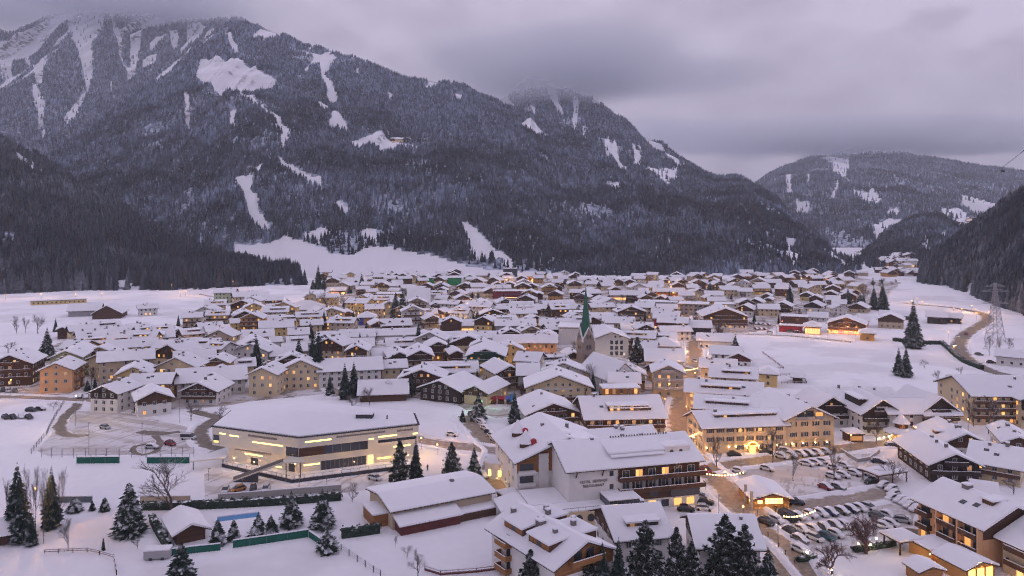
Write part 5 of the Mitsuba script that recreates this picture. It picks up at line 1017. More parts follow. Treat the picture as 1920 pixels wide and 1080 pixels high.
# ------------------------------------------------------------------ the angular modern hall
mat('panel_white', plaster((0.62, 0.58, 0.50), .05), 0.6)
mat('louvre', (0.20, 0.18, 0.17), 0.7)
mat('glass_band', (0.03, 0.035, 0.05), 0.06, specular=0.7)
mat('plinth', (0.05, 0.05, 0.06), 0.7)
hall = Place('event_hall', 0, 0)
tag(hall.key, 'angular white modern hall with slit lights and big flat snowy roof', 'hall')
HP = np.array([(-89, 228), (-60, 216), (-28, 230), (-31, 243), (-70, 259), (-90, 247)], float)
from shapely.geometry import Polygon


def slabz(poly, z0, z1):
    m = trimesh.creation.extrude_polygon(Polygon(poly), z1 - z0, engine='earcut')
    m.apply_translation((0, 0, z0))
    return m


cen = HP.mean(0)
lower = HP + (cen - HP) * .03
lower[0], lower[5] = (-84, 227.5), (-85, 246)
hall.part('wall', slabz(lower, -.5, 5.6), 'panel_white')
hall.part('upper_wall', slabz(HP, 5.603, 11.0), 'panel_white')
rk = hall.part('roof', slabz(HP + (HP - cen) * .012, 11.0, 11.3), 'plinth')
rp = HP + (cen - HP) * .012
rv = np.vstack([np.c_[rp, np.full(6, 11.303)], np.c_[rp, np.full(6, 11.62)], [[-63, 240, 12.6], [-48, 237, 12.2]]])
hall.part(rk + '__snow', trimesh.convex.convex_hull(rv), 'snow')
k = hall.box('skylight', -47.5, -42.5, 233.5, 237.0, 11.6, 13.2, 'plinth')
hall.box(k + '__snow', -47.6, -42.4, 233.4, 237.1, 13.203, 13.5, 'snow')
hall.box('vent', -38.2, -37.8, 233.5, 233.9, 11.5, 13.0, 'metal')


def on_face(b, name, P, Q, u0, u1, z0, z1, m, out=.12, back=.1, **kw):
    P, Q = np.array(P, float), np.array(Q, float)
    d = (Q - P) / np.linalg.norm(Q - P)
    nrm = np.array([d[1], -d[0]])
    a, c = P + (Q - P) * u0, P + (Q - P) * u1
    poly = [a + nrm * out, c + nrm * out, c - nrm * back, a - nrm * back]
    return b.part(name, slabz(poly, z0, z1), m, **kw)


A_, B_, C_ = HP[0], HP[1], HP[2]
Al, Bl, Cl = lower[0], lower[1], lower[2]
SLIT = glow(.60, .44, .12, .3)
for u0, u1, z in ((.09, .16, 9.2), (.21, .32, 9.0), (.48, .82, 8.0)):
    on_face(hall, 'light_slit', A_, B_, u0, u1, z, z + .38, 'lamp_glass', .08, emitter=SLIT)
on_face(hall, 'light_slit', Al, Bl, .24, .49, 3.9, 4.25, 'lamp_glass', .08, emitter=SLIT)
on_face(hall, 'light_slit', Al, Bl, .66, .76, 1.6, 1.95, 'lamp_glass', .08, emitter=SLIT)
for u0, u1, z in ((.05, .26, 9.5), (.57, .61, 8.3), (.65, .81, 8.6), (.95, .995, 8.4)):
    on_face(hall, 'light_slit', B_, C_, u0, u1, z, z + .40, 'lamp_glass', .08, emitter=SLIT)
for u0, u1, z in ((.04, .17, 2.8), (.66, .78, 2.1), (.8, .96, 5.0)):
    on_face(hall, 'light_slit', Bl, Cl, u0, u1, z, z + .40, 'lamp_glass', .08, emitter=glow(.62, .50, .05, .3) if z == 2.1 else SLIT)
on_face(hall, 'louvre', A_, B_, .43, .76, 9.6, 10.2, 'louvre', .05)
on_face(hall, 'louvre', Al, Bl, .10, .62, 4.7, 5.5, 'louvre', .05)
on_face(hall, 'louvre', B_, C_, .30, .71, 9.9, 10.4, 'louvre', .05)
on_face(hall, 'louvre', B_, C_, .81, .95, 9.7, 10.2, 'louvre', .05)
on_face(hall, 'glass_band', B_, C_, .0, .20, 5.7, 8.1, 'wood_br', .06)
on_face(hall, 'glass_band', B_, C_, .20, .56, 5.7, 8.1, 'glass_band', .06)
for i in range(5):
    u = .2 + .072 * (i + 1)
    on_face(hall, 'mullion', B_, C_, u - .002, u + .002, 5.7, 8.1, 'metal', .10)
on_face(hall, 'window_band', B_, C_, .65, .98, 7.0, 7.8, 'glass_band', .05)
on_face(hall, 'glass_front', Bl, Cl, .18, .56, .9, 3.6, 'glass_band', .06)
for i in range(10):
    u = .18 + .038 * i
    on_face(hall, 'mullion', Bl, Cl, u - .002, u + .002, .9, 3.6, 'metal', .12)
on_face(hall, 'door', Bl, Cl, .575, .625, .9, 3.7, 'lamp_glass', .08, emitter=glow(.35, .22, .07))
on_face(hall, 'window', Al, Bl, .33, .43, 1.2, 3.2, 'glass_band', .06)
on_face(hall, 'window', Al, Bl, .86, .94, .9, 3.3, 'glass_band', .06)
on_face(hall, 'door', A_, B_, .86, .995, 5.7, 8.2, 'glass_band', .06)
k = on_face(hall, 'corner_window', A_, B_, .015, .085, 6.4, 8.8, 'glass_band', .06)
on_face(hall, k + '__glow', A_, B_, .02, .08, 6.5, 7.2, 'lamp_glass', .10, emitter=glow(.3, .2, .05))
ter = [lower[0] + (-1, -2.5), lower[1] + (-.5, -5.5), lower[2] + (2, -5), lower[2], lower[1], lower[0]]
tk = hall.part('terrace', slabz(ter, -.3, .9), 'plinth')
hall.part(tk + '__snow', slabz([ter[0] + (.2, .2), ter[1] + (0, .35), ter[2] + (-.3, .3), ter[3], ter[4], ter[5]], .903, 1.05), 'snow')
for a, c in ((ter[0], ter[1]), (ter[1], ter[2])):
    on_face(hall, tk + '__railing', a, c, .02, .98, 1.9, 1.97, 'metal', .03, .03)
    for i in range(14):
        on_face(hall, tk + '__railing', a, c, .02 + i * .07, .022 + i * .07, .9, 1.9, 'metal', .03, .03)
# outer stair along the left front
P_, Q_ = np.array((-75.5, 213.2)), np.array((-62.5, 212.2))
sv = []
st = hall.part('stair', trimesh.convex.convex_hull(np.array([[-77, 212.2, 0], [-77, 214.6, 0], [-63, 211.6, 5.2], [-63, 214.0, 5.2], [-63, 211.6, 5.7], [-63, 214, 5.7], [-77, 212.2, .4], [-77, 214.6, .4]])), 'panel_white')
hall.part(st + '__side_wall', trimesh.convex.convex_hull(np.array([[-77, 212.0, 0], [-70, 211.7, 0], [-70, 211.7, 2.7], [-77, 212.15, .1], [-77, 212.1, 0], [-70, 211.85, 0], [-70, 211.85, 2.7]])), 'plinth')
hall.part(st + '__railing', trimesh.convex.convex_hull(np.array([[-77, 212.1, .5], [-63, 211.5, 5.8], [-77, 212.1, 1.4], [-63, 211.5, 6.7], [-77, 212.15, .5], [-63, 211.55, 5.8], [-77, 212.15, 1.4], [-63, 211.55, 6.7]])), 'louvre')
hall.part('landing', slabz([(-63, 211.4), (-57.5, 212.0), (-58.5, 216.6), (-63, 217.2)], 5.3, 5.65), 'panel_white')
for xx, yy in ((-62.4, 212.2), (-58.6, 212.8)):
    hall.box('column', xx - .12, xx + .12, yy - .12, yy + .12, 0, 5.3, 'metal')
for x, y, z in ((-66.5, 214.2, 4.6), (-73.5, 219.0, 3.4), (-60.5, 214.2, 4.4), (-81, 223.8, 3.0), (-45, 219.3, 3.4), (-37, 222.8, 3.4), (-30.5, 226, 3.2)):  # unseen lamps, placed to warm the facade and the stair
    k = hall.part('wall_lamp', trimesh.creation.icosphere(1, .16).apply_translation((x, y, z)), 'lamp_glass', emitter=glow(2.4, 1.5, .5, .05))
    scene[f'{hall.key}__{k}_bulb'] = {'type': 'point', 'position': [x, y - .5, z - .2], 'intensity': {'type': 'rgb', 'value': [6.0, 3.4, 1.1]}, 'sampling_weight': 1.5}
pv = Place('canopy', -88, 222.5, 22)
tag(pv.key, 'flat snowy canopy roof left of the modern hall', 'canopy')
for xx in (-4, 4):
    pv.box('post', xx - .12, xx + .12, 1.4, 1.6, 0, 2.7, 'metal')
pv.box('roof', -5, 5, 0, 3, 2.7, 2.95, 'panel_white')
pv.box('roof__snow', -4.9, 4.9, .1, 2.9, 2.953, 3.25, 'snow')

# ------------------------------------------------------------------ the big balcony hotel with the lettered white wall
mat('letter', (0.06, 0.04, 0.035), 0.7)
mat('gold', (0.55, 0.40, 0.10), 0.4)
hb = Place('hotel_complex', 30.7, 190.9, 14.7)
tag(hb.key, 'big balcony hotel with lettered white wall and long snowy roof', 'hotel')
block(hb, -17.5, 17.5, 0, 20, 11.5, 'E', 21, 'wh', 'br', '', frame=None, wins=False)
hb.box('wood_front', -4.6, 17.52, -.12, 0, 8.25, 11.3, 'wood_br')
hb.box('wood_front', -4.6, 17.5, -.14, 0, 2.7, 5.2, 'wood_br')
for i in range(6):
    x = -3.4 + i * 3.55
    on = i in (1, 3)
    for zz, lv in ((8.5, 0), (5.6, 1)):
        w_ = hb.box('window', x - .25, x + 1.75, -.20, -.02, zz, zz + 1.9, 'frame_white')
        hb.box(w_ + '__pane', x - .12, x + .70, -.24, -.20, zz + .1, zz + 1.8, 'pane', **({'emitter': LIT[1]} if on and not lv else {}))
        hb.box(w_ + '__pane', x + .80, x + 1.62, -.24, -.20, zz + .1, zz + 1.8, 'pane', **({'emitter': LIT[0]} if on and not lv else {}))
    hb.box('divider', x + 2.45, x + 2.6, -1.5, -.2, 5.3, 8.0, 'fascia')
    if i % 2 == 0:
        hb.box('window', x, x + 2.2, -.2, -.1, 3.3, 4.7, 'pane')
for zz in (8.1, 5.15):
    balcony(hb, -4.8, 18.6, -.14, zz, 1.5, 'wood_br')
hb.box('dining_front', 9.3, 17.4, -.5, -.14, 2.8, 5.0, 'glass_band')
for i in range(6):
    x = -3.5 + i * 3.5
    hb.box('window', x, x + 2.0, -.12, .05, .5, 2.2, 'pane', **({'emitter': LIT[1]} if i in (2, 4, 5) else {}))
for zz in (6.0, 9.2):
    w_ = hb.box('window', -7.0, -5.8, -.10, .05, zz, zz + 1.4, 'frame_white')
    hb.box(w_ + '__pane', -6.9, -5.9, -.13, -.10, zz + .1, zz + 1.3, 'pane')
for tx, zz, x0, hh in (('HOTEL  BERGHOF', 8.05, -14.6, .62), ('RESTAURANT', 7.0, -13.9, .62)):
    t_ = meshkit.text_mesh(tx, hh, .05, True)
    v = np.array(t_.vertices)
    v[:, 0] *= 7.2 / max(v[:, 0].max(), 1) if tx.startswith('HOTEL') else 5.6 / max(v[:, 0].max(), 1)
    hb.part('lettering', trimesh.Trimesh(np.c_[v[:, 0] + x0, -v[:, 2] - .02, v[:, 1] + zz], t_.faces, process=False), 'letter')
for x in (-15.6, -8.8):
    hb.part('brace', trimesh.convex.convex_hull(np.array([[x - .1, -1.2, 11.2], [x + .1, -1.2, 11.2], [x - .1, 0, 9.4], [x + .1, 0, 9.4], [x - .1, -.9, 11.2], [x + .1, -.9, 11.2], [x - .1, -.02, 9.9], [x + .1, -.02, 9.9]])), 'wood_br')
# roof dormers
k = hb.box('dormer', -5.5, 8.5, 3.0, 9, 11.8, 14.0, 'wood_br')
for i in range(9):
    x = -5.0 + i * 1.5
    hb.box(k + '__window', x, x + 1.0, 2.9, 3.05, 12.7, 13.8, 'pane', **({'emitter': LIT[2]} if i > 6 else {}))
hb.part(k + '__snow', trimesh.convex.convex_hull(np.array([[-6.2, 2.2, 13.9], [9.2, 2.2, 13.9], [-6.2, 2.2, 14.3], [9.2, 2.2, 14.3], [-6.2, 9.5, 15.4], [9.2, 9.5, 15.4], [-6.2, 9.5, 15.8], [9.2, 9.5, 15.8]])), 'snow')
hb.part(k + '__canopy_snow', trimesh.convex.convex_hull(np.array([[-5.8, 1.4, 13.2], [8.8, 1.4, 13.2], [-5.8, 1.4, 13.5], [8.8, 1.4, 13.5], [-5.8, 3.0, 13.85], [8.8, 3.0, 13.85], [-5.8, 3.0, 14.0], [8.8, 3.0, 14.0]])), 'snow')
k = hb.box('dormer', 9.3, 16.2, 2.6, 9, 11.6, 14.4, 'wall_wh')
hb.box(k + '__snow', 9.1, 16.4, 2.4, 9.2, 14.403, 14.8, 'snow')
for x in (10.6, 13.2):
    hb.part(k + '__window', trimesh.creation.cylinder(.5, .2, sections=12, transform=trimesh.transformations.translation_matrix((x + .5, 2.6, 13.2)) @ trimesh.transformations.rotation_matrix(math.pi / 2, (1, 0, 0))), 'pane')
for x, y in ((-8, 9.5), (1, 11), (6, 10.2)):
    chimney(hb, x, y, 15.2, 1.0, .8)
for i in range(22):
    hb.box('snow_guard', -3 + i * .75, -2.75 + i * .75, 9.3, 9.5, 15.9, 16.25, 'fascia')
# terrace and conservatory at the left front
k = hb.box('terrace', -28, -6.5, -6, -.01, -.3, 3.6, 'wall_cr')
hb.box(k + '__snow', -27.8, -6.7, -5.8, -.02, 3.603, 3.85, 'snow')
hb.box(k + '__railing', -28, -6.5, -6.05, -5.98, 4.55, 4.65, 'metal')
hb.box(k + '__railing', -28.05, -27.98, -6, 10, 4.55, 4.65, 'metal')
for i in range(12):
    hb.box(k + '__railing', -27.9 + i * 1.8, -27.84 + i * 1.8, -6.03, -5.99, 3.6, 4.55, 'metal')
for i in range(3):
    hb.part(k + '__arch_window', trimesh.creation.cylinder(.9, .3, sections=14, transform=trimesh.transformations.translation_matrix((-17 + i * 3, -6, 2.0)) @ trimesh.transformations.rotation_matrix(math.pi / 2, (1, 0, 0))), 'pane')
hb.box('deck', -28, -17.55, 0, 11, -.3, 3.62, 'wall_wh')
hb.box('deck__snow', -27.8, -17.6, .1, 10.9, 3.625, 3.9, 'snow')
k = hb.box('conservatory', -9.5, -1.5, -6.6, -.2, 2.6, 5.6, 'glass_band')
hb.box(k + '__base', -9.6, -1.4, -6.7, -.2, -.3, 2.597, 'wall_be')
for i in range(9):
    hb.box(k + '__mullion', -9.5 + i - .05, -9.5 + i + .05, -6.68, -6.6, 2.6, 5.6, 'metal')
hb.box(k + '__roof_snow', -9.6, -1.4, -6.7, -.2, 5.603, 5.85, 'snow')
hb.box('lit_room', -9.0, -7.6, -6.72, -6.62, 3.0, 4.8, 'lamp_glass', emitter=glow(.5, .34, .08))
hb.box('garage_opening', -8.6, -2.2, -6.78, -6.7, .2, 2.3, 'wall_oc')
# block behind with the brown gable
h2 = Place('gabled_hotel', 14.4, 200.5, 14.7)
tag(h2.key, 'white hotel with orange-brown gable behind the snowy terrace', 'hotel')
block(h2, -13.5, 13.5, 0, 24, 10.4, 'G', 21, 'wh', 'lt', 'g', wins=False, ov=1.6)
for x, z in ((-4.2, 11.6), (-1.6, 11.6)):
    w_ = h2.box('window', x, x + 1.1, -.14, -.02, z, z + 1.1, 'frame_white')
    h2.box(w_ + '__pane', x + .15, x + .95, -.17, -.14, z + .15, z + .95, 'pane')
h2.box('pillar', -7.8, -5.2, -.5, -.01, 3.0, 12.0, 'wall_wh')
for zz in (4.0, 7.2):
    h2.box('balcony_room', -12.8, -9.2, -.12, .0, zz, zz + 2.4, 'pane')
    h2.box('balcony', -13.2, -8.8, -1.2, -.13, zz - .2, zz + .7, 'wall_wh')
h2.box('lit_window', 3.6, 5.4, -.16, -.02, 4.6, 6.4, 'lamp_glass', emitter=glow(.55, .42, .08))
balcony(h2, 2.2, 6.4, -.02, 7.4, 1.4, 'wall_wh')
windows(h2, '-x', 2, 22, -13.5, 0, 3, 3.2, frame='frame_white', fh=3.2)
for x, y, z in ((-9.5, 6, 12.2), (-9.0, 16, 12.4)):
    k = h2.part('turret', trimesh.creation.cylinder(1.7, 2.4, sections=8, transform=trimesh.transformations.translation_matrix((x, y, z))), 'wood_br')
    c_ = trimesh.creation.cone(2.5, 3.4, sections=8)
    c_.apply_translation((x, y, z + 1.2))
    h2.part(k + '__roof_snow', c_, 'snow')
    h2.box(k + '__red_dormer', x + .9, x + 2.3, y - 2.2, y - .6, z + .2, z + 2.2, 'wall_rd')
for x, y in ((1.0, 2), (-2.5, 14), (4, 12)):
    chimney(h2, x, y, 15, 1.0, .8)
h3 = Place('hotel_wing', 31, 216, 14.7)
tag(h3.key, 'low snowy hotel wing behind the big balcony hotel', 'hotel')
block(h3, -11, 11, 0, 13, 9.4, 'E', 20, 'wh', 'br', 'gc')
rot_an = Place('rounded_annex', -2.5, 214, 14)
tag(rot_an.key, 'rounded white annex with lit windows at the lane bend', 'building')
for z0, z1, rad, m_, nm in ((-.3, 4.0, 4.2, 'wall_wh', 'wall'), (4.003, 4.4, 4.5, 'wall_wh', 'parapet'), (4.403, 4.6, 4.2, 'snow', 'roof_snow')):
    rot_an.part(nm, trimesh.creation.cylinder(rad, z1 - z0, sections=24, transform=trimesh.transformations.translation_matrix((0, 4, (z0 + z1) / 2))), m_)
for a in (-.9, -.2, .5):
    rot_an.box('window', 4.2 * math.sin(a) - .6, 4.2 * math.sin(a) + .6, 4 - 4.2 * math.cos(a) - .15, 4 - 4.2 * math.cos(a) + .4, 1.0, 2.6, 'lamp_glass', emitter=glow(.6, .36, .08))
gar = Place('garage', 2.6, 184.5, 14.7)
tag(gar.key, 'white shed with lean snowy roof left of the hotel terrace', 'shed')
block(gar, -4.5, 3.5, 0, 6, 3.0, 'G', 14, 'wh', 'br', '', wins=False)

# ------------------------------------------------------------------ long shuttered hotel and its gabled wing
mat('shutter', (0.06, 0.045, 0.045), 0.7)
hp = Place('shuttered_hotel', 72.6, 239.2, 7.7)
tag(hp.key, 'long cream shuttered hotel with glowing arched entrance', 'hotel')
block(hp, -13.5, 13.5, 0, 14, 8.3, 'E', 23, 'cr', 'br', '', frame='frame_white', shutters='shutter', lit=.18, spacing=2.95, fh=2.8)
dormer(hp, -8.5, 12.0, 3.2, 10.0, 5, 1.2, 'wood_br', .1)
chimney(hp, -7.5, 5.5, 10.8, 1.6, .8)
ar = trimesh.creation.cylinder(1.7, .5, sections=20, transform=trimesh.transformations.translation_matrix((2.2, -.25, 1.5)) @ trimesh.transformations.rotation_matrix(math.pi / 2, (1, 0, 0)))
k = hp.part('entrance_arch', ar, 'wall_oc')
hp.box(k + '__door', 1.2, 3.2, -.56, -.5, .1, 2.4, 'lamp_glass', emitter=glow(.35, .2, .05))
for i in range(15):
    a = math.pi * i / 14
    hp.box(k + '__bulb', 2.2 + 1.9 * math.cos(a) - .12, 2.2 + 1.9 * math.cos(a) + .12, -.8, -.56, 1.5 + 1.9 * math.sin(a) - .12, 1.5 + 1.9 * math.sin(a) + .12, 'lamp_glass', emitter=glow(1.4, .8, .22, .3))
for x in (-12.6, -5.4, -3, .2, 4.3, 10.4):
    hp.box('wall_lamp', x - .16, x + .16, -.4, -.05, 1.9, 2.2, 'lamp_glass', emitter=glow(3, 1.7, .6, .3))
t_ = meshkit.text_mesh('HOTEL    NEUE  POST', .55, .04)
v = np.array(t_.vertices)
v[:, 0] *= 12.5 / v[:, 0].max()
hp.part('lettering', trimesh.Trimesh(np.c_[v[:, 0] - 12.2, -v[:, 2] - .02, v[:, 1] + 2.75], t_.faces, process=False), 'gold')
hq = Place('gabled_hotel_wing', 94.2, 242.6, 9)
tag(hq.key, 'cream gabled wing with top loggias joined to the shuttered hotel', 'hotel')
block(hq, -8.2, 8.2, 0, 26, 9.7, 'G', 24, 'cr', 'br', '', frame='frame_white', shutters='shutter', lit=.18, spacing=3.1, wins=True, floors=3)
for i in range(3):
    x = -4.6 + i * 3.2
    k = hq.box('loggia', x, x + 2.5, -.12, -.01, 9.9, 11.6 if i != 1 else 12.2, 'pane', **({'emitter': LIT[0]} if i == 2 else {}))
    hq.box(k + '__railing', x - .1, x + 2.6, -.6, -.13, 9.5, 10.4, 'wall_gr')
for x in (-6.2, -2.6, 1.6, 5.6):
    hq.box('wall_lamp', x - .16, x + .16, -.4, -.05, 2.0, 2.3, 'lamp_glass', emitter=glow(3, 1.7, .6, .3))
t_ = meshkit.text_mesh('RESTAURANT  STUBE', .5, .04)
v = np.array(t_.vertices)
v[:, 0] *= 11 / v[:, 0].max()
hq.part('lettering', trimesh.Trimesh(np.c_[v[:, 0] - 5.6, -v[:, 2] - .02, v[:, 1] + 2.75], t_.faces, process=False), 'gold')
for y in (4, 9, 15):
    chimney(hq, .8, y, 13, 1.1, .8)

# ------------------------------------------------------------------ dark-gabled hotels on the right
g1 = Place('dark_gabled_hotel', 124.3, 258, 2)
tag(g1.key, 'hotel with dark steep gable and balcony left of the round pavilion', 'hotel')
block(g1, -6.6, 6.6, 0, 18, 7.6, 'G', 33, 'wh', 'dk', 'gb', lit=.12)
k = g1.box('dormer', -5.6, -3.2, 4, 15, 9.0, 11.4, 'wood_dk')
g1.box(k + '__snow', -6.2, -2.8, 3.6, 15.4, 11.403, 11.8, 'snow')
g1.box('lettering', -2, 2, -.14, -.07, 9.3, 9.8, 'frame_white')
g2 = Place('dark_gabled_hotel', 143.7, 258, 4)
tag(g2.key, 'hotel with dark steep gable and skirt roof right of the round pavilion', 'hotel')
block(g2, -6.4, 6.4, 0, 18, 8.0, 'G', 36, 'wh', 'dk', 'gb', lit=.12)
sk = g2.part('skirt_roof', trimesh.convex.convex_hull(np.array([[-7, -2.4, 6.9], [7, -2.4, 6.9], [-7, -.02, 8.1], [7, -.02, 8.1], [-7, -2.4, 7.1], [7, -2.4, 7.1], [-7, -.02, 8.4], [7, -.02, 8.4]])), 'fascia')
g2.part(sk + '__snow', trimesh.convex.convex_hull(np.array([[-6.9, -2.4, 7.12], [6.9, -2.4, 7.12], [-6.9, -.1, 8.42], [6.9, -.1, 8.42], [-6.9, -2.3, 7.5], [6.9, -2.3, 7.5], [-6.9, -.1, 8.8], [6.9, -.1, 8.8]])), 'snow')
g4 = Place('dark_gabled_hotel', 134, 262, 92)
tag(g4.key, 'dark cross gable between the two steep dark-gabled hotels', 'hotel')
block(g4, -5, 5, -7, 8, 8.0, 'G', 32, 'wh', 'dk', 'gb')
g0 = Place('dark_gabled_hotel', 111.5, 268, 6)
tag(g0.key, 'dark gabled hotel wing left of the lit tree hotel', 'hotel')
block(g0, -6, 6, 0, 15, 7.0, 'G', 30, 'wh', 'dk', 'gb')
g5 = Place('dark_gabled_hotel', 129, 284, 4)
tag(g5.key, 'snowy-roofed hotel wing with two brown gables behind the pavilion', 'hotel')
block(g5, -16, 14, 0, 13, 5.6, 'E', 24, 'wh', 'dk', 'gc')
g3 = Place('balcony_hotel', 181, 271, -2)
tag(g3.key, 'cream arcaded hotel with lit top balconies at the right edge', 'hotel')
block(g3, -18, 20, 0, 24, 10.4, 'E', 20, 'cr', 'br', 'cb', lit=.3)
for i in range(4):
    x = -2 + i * 4.6
    a_ = trimesh.creation.cylinder(1.7, .3, sections=16, transform=trimesh.transformations.translation_matrix((x, -.1, 1.4)) @ trimesh.transformations.rotation_matrix(math.pi / 2, (1, 0, 0)))
    g3.part('arch', a_, 'plinth')
g6 = Place('gabled_hotel', 186, 266.5, -2)
tag(g6.key, 'gabled front with glowing top loggia at the right edge', 'hotel')
block(g6, -9, 9, 0, 12, 10.2, 'G', 22, 'cr', 'dk', 'gb', lit=.4)
pav = Place('round_pavilion', 128, 252.5)
tag(pav.key, 'small round pavilion with conical snowy roofs between dark hotels', 'pavilion')


def disc(b, name, r0, z0, z1, m, x=0, y=0, n=16, top=None):
    v = []
    for i in range(n):
        a = 2 * math.pi * i / n
        v += [[x + r0 * math.cos(a), y + r0 * math.sin(a), z0], [x + (top if top is not None else r0) * math.cos(a), y + (top if top is not None else r0) * math.sin(a), z1]]
    return b.part(name, trimesh.convex.convex_hull(np.array(v)), m, 30)


disc(pav, 'wall', 3.6, -.2, 3.0, 'wall_cr')
disc(pav, 'skirt_snow', 5.6, 3.0, 4.3, 'snow', top=2.2)
disc(pav, 'drum', 2.0, 4.303, 5.8, 'wood_br')
disc(pav, 'cone_snow', 2.7, 5.803, 9.0, 'snow', top=.05)
for i in range(6):
    a = -math.pi / 2 + (i - 2.5) * .42
    pav.box('window', 3.6 * math.cos(a) - .5, 3.6 * math.cos(a) + .5, 3.6 * math.sin(a) - .15, 3.6 * math.sin(a) + .3, .9, 2.4, 'lamp_glass', emitter=LIT[1])
ht = Place('terrace_hut', 112, 250, 3)
tag(ht.key, 'little glazed terrace hut with snowy hipped roof', 'hut')
ht.box('wall', -2.4, 2.4, 0, 4.4, -.2, 2.6, 'wood_br')
hip_roof(ht, -2.4, 2.4, 0, 4.4, 2.6, 24, .5)
ht.box('window', -2.0, 2.0, -.1, 0, .7, 2.1, 'pane', emitter=LIT[2])

# ------------------------------------------------------------------ bottom-right hotel
br_ = Place('terraced_hotel', 105.1, 161, 16.4)
tag(br_.key, 'peach balconied hotel with wide snowy roof at the bottom right', 'hotel')
block(br_, -8, 8, 0, 17, 8.7, 'G', 23, 'pe', 'br', 'g', wins=False)
for lv in range(3):
    z = .2 + lv * 2.9
    for y0, y1 in ((.6, 5.0), (5.8, 10.6), (13.2, 16.6)):
        if lv:
            balcony(br_, y0, y1, -8, z, 1.5, 'wood_br', side='-x')
        br_.part('window', boxm(-8.08, -7.95, y0 + .5, y0 + 1.8, z + .2, z + 2.2), 'pane')
        br_.part('window', boxm(-8.08, -7.95, y1 - 1.9, y1 - .5, z + .2, z + 2.2), 'pane', **({'emitter': LIT[0]} if (lv + int(y0)) % 3 == 1 else {}))
    w_ = br_.box('window', -8.12, -7.95, 11.3, 12.5, z + .7, z + 2.1, 'frame_white')
    br_.box(w_ + '__pane', -8.15, -8.12, 11.42, 12.38, z + .82, z + 1.98, 'pane')
for y in (.3, 5.4, 10.9):
    br_.box('pier', -9.3, -8.01, y - .2, y + .2, -.3, 8.4, 'wall_pe')
chimney(br_, -.3, 11, 12.0, 1.3, 1.6)
k = br_.box('dormer', -2.8, 1.2, 2.4, 5.0, 11.2, 12.6, 'wood_br')
br_.box(k + '__snow', -3.1, 1.5, 2.1, 5.3, 12.603, 12.95, 'snow')
for x, y in ((-5.2, 7.5), (-4.6, 4.6)):
    br_.part('roof_window', extrude_profile([(x, 8.7 + math.tan(.4014) * (x + 8) + .72), (x + 1.1, 8.7 + math.tan(.4014) * (x + 9.1) + .72), (x + 1.1, 8.7 + math.tan(.4014) * (x + 9.1) + .8), (x, 8.7 + math.tan(.4014) * (x + 8) + .8)], y, y + 1.3, 'G'), 'pane')
b2 = Place('hotel_front_wing', 110.6, 150.6, 16.4)
tag(b2.key, 'cream front wing with stepped balconies at the bottom-right corner', 'hotel')
block(b2, -7.2, 8, 0, 9.8, 6.9, 'G', 22, 'cr', 'br', '', wins=False)
for lv in (1, 2):
    balcony(b2, 1.0, 8.5, -7.2, lv * 2.9 - .4, 1.4, 'wood_br', side='-x')
    b2.part('window', boxm(-7.28, -7.15, 3, 4.6, lv * 2.9 - .1, lv * 2.9 + 1.7), 'pane')
b2.part('window', boxm(-7.28, -7.15, 5.2, 6.6, .3, 2.2), 'lamp_glass', emitter=LIT[1])
k = b2.box('dormer', -4.2, -.6, 4, 7, 8.6, 10.2, 'wood_lt')
b2.box(k + '__snow', -4.6, -.3, 3.7, 7.3, 10.203, 10.55, 'snow')
en = Place('entrance_canopy', 93.5, 153.5, 16.4)
tag(en.key, 'glowing gabled entrance canopy before the bottom-right hotel', 'canopy')
block(en, -3.6, 3.6, 0, 7, 2.9, 'G', 17, 'oc', 'lt', '', wins=False, ov=.8, ou=.6)
en.box('lit_front', -3.2, 3.2, -.12, -.02, .5, 2.7, 'lamp_glass', emitter=glow(.45, .23, .05, .5))
for x in (-3.3, -1.1, 1.1, 3.3):
    en.box('post', x - .12, x + .12, -.3, -.13, 0, 2.9, 'wood_lt')
an = Place('terrace_annex', 93, 163, 16.4)
tag(an.key, 'low annex with snowy flat roof under the hotel balconies', 'annex')
an.box('wall', -5, 3.6, 0, 6, -.3, 2.6, 'wall_oc')
an.box('roof', -5.4, 3.7, -.4, 6.2, 2.6, 2.8, 'fascia')
an.box('roof__snow', -5.3, 3.6, -.3, 6.1, 2.803, 3.1, 'snow')
for i in range(4):
    an.box('wall_lamp', -4 + i * 2.1, -3.7 + i * 2.1, -.3, -.02, 1.9, 2.2, 'lamp_glass', emitter=glow(3.0, 1.5, .4, 1))
sc = Place('garden_hut', 83.5, 153, 10)
tag(sc.key, 'small hut with lamp-lit snowy roof at the bottom edge', 'hut')
block(sc, -2.6, 2.6, 0, 4, 2.3, 'G', 18, 'lt', 'lt', '', wins=False, ov=.6, ou=.5) if 'wall_lt' in scene else None
gaz = Place('gazebo', 86, 166, 16)
tag(gaz.key, 'snow-roofed gazebo with fairy-lit bush beside it', 'gazebo')
hip_roof(gaz, -2.6, 2.6, 0, 5, 2.8, 20, .5)
for x in (-2.4, 2.4):
    for y in (.2, 4.8):
        gaz.box('post', x - .14, x + .14, y - .14, y + .14, 0, 2.8, 'wood_dk')

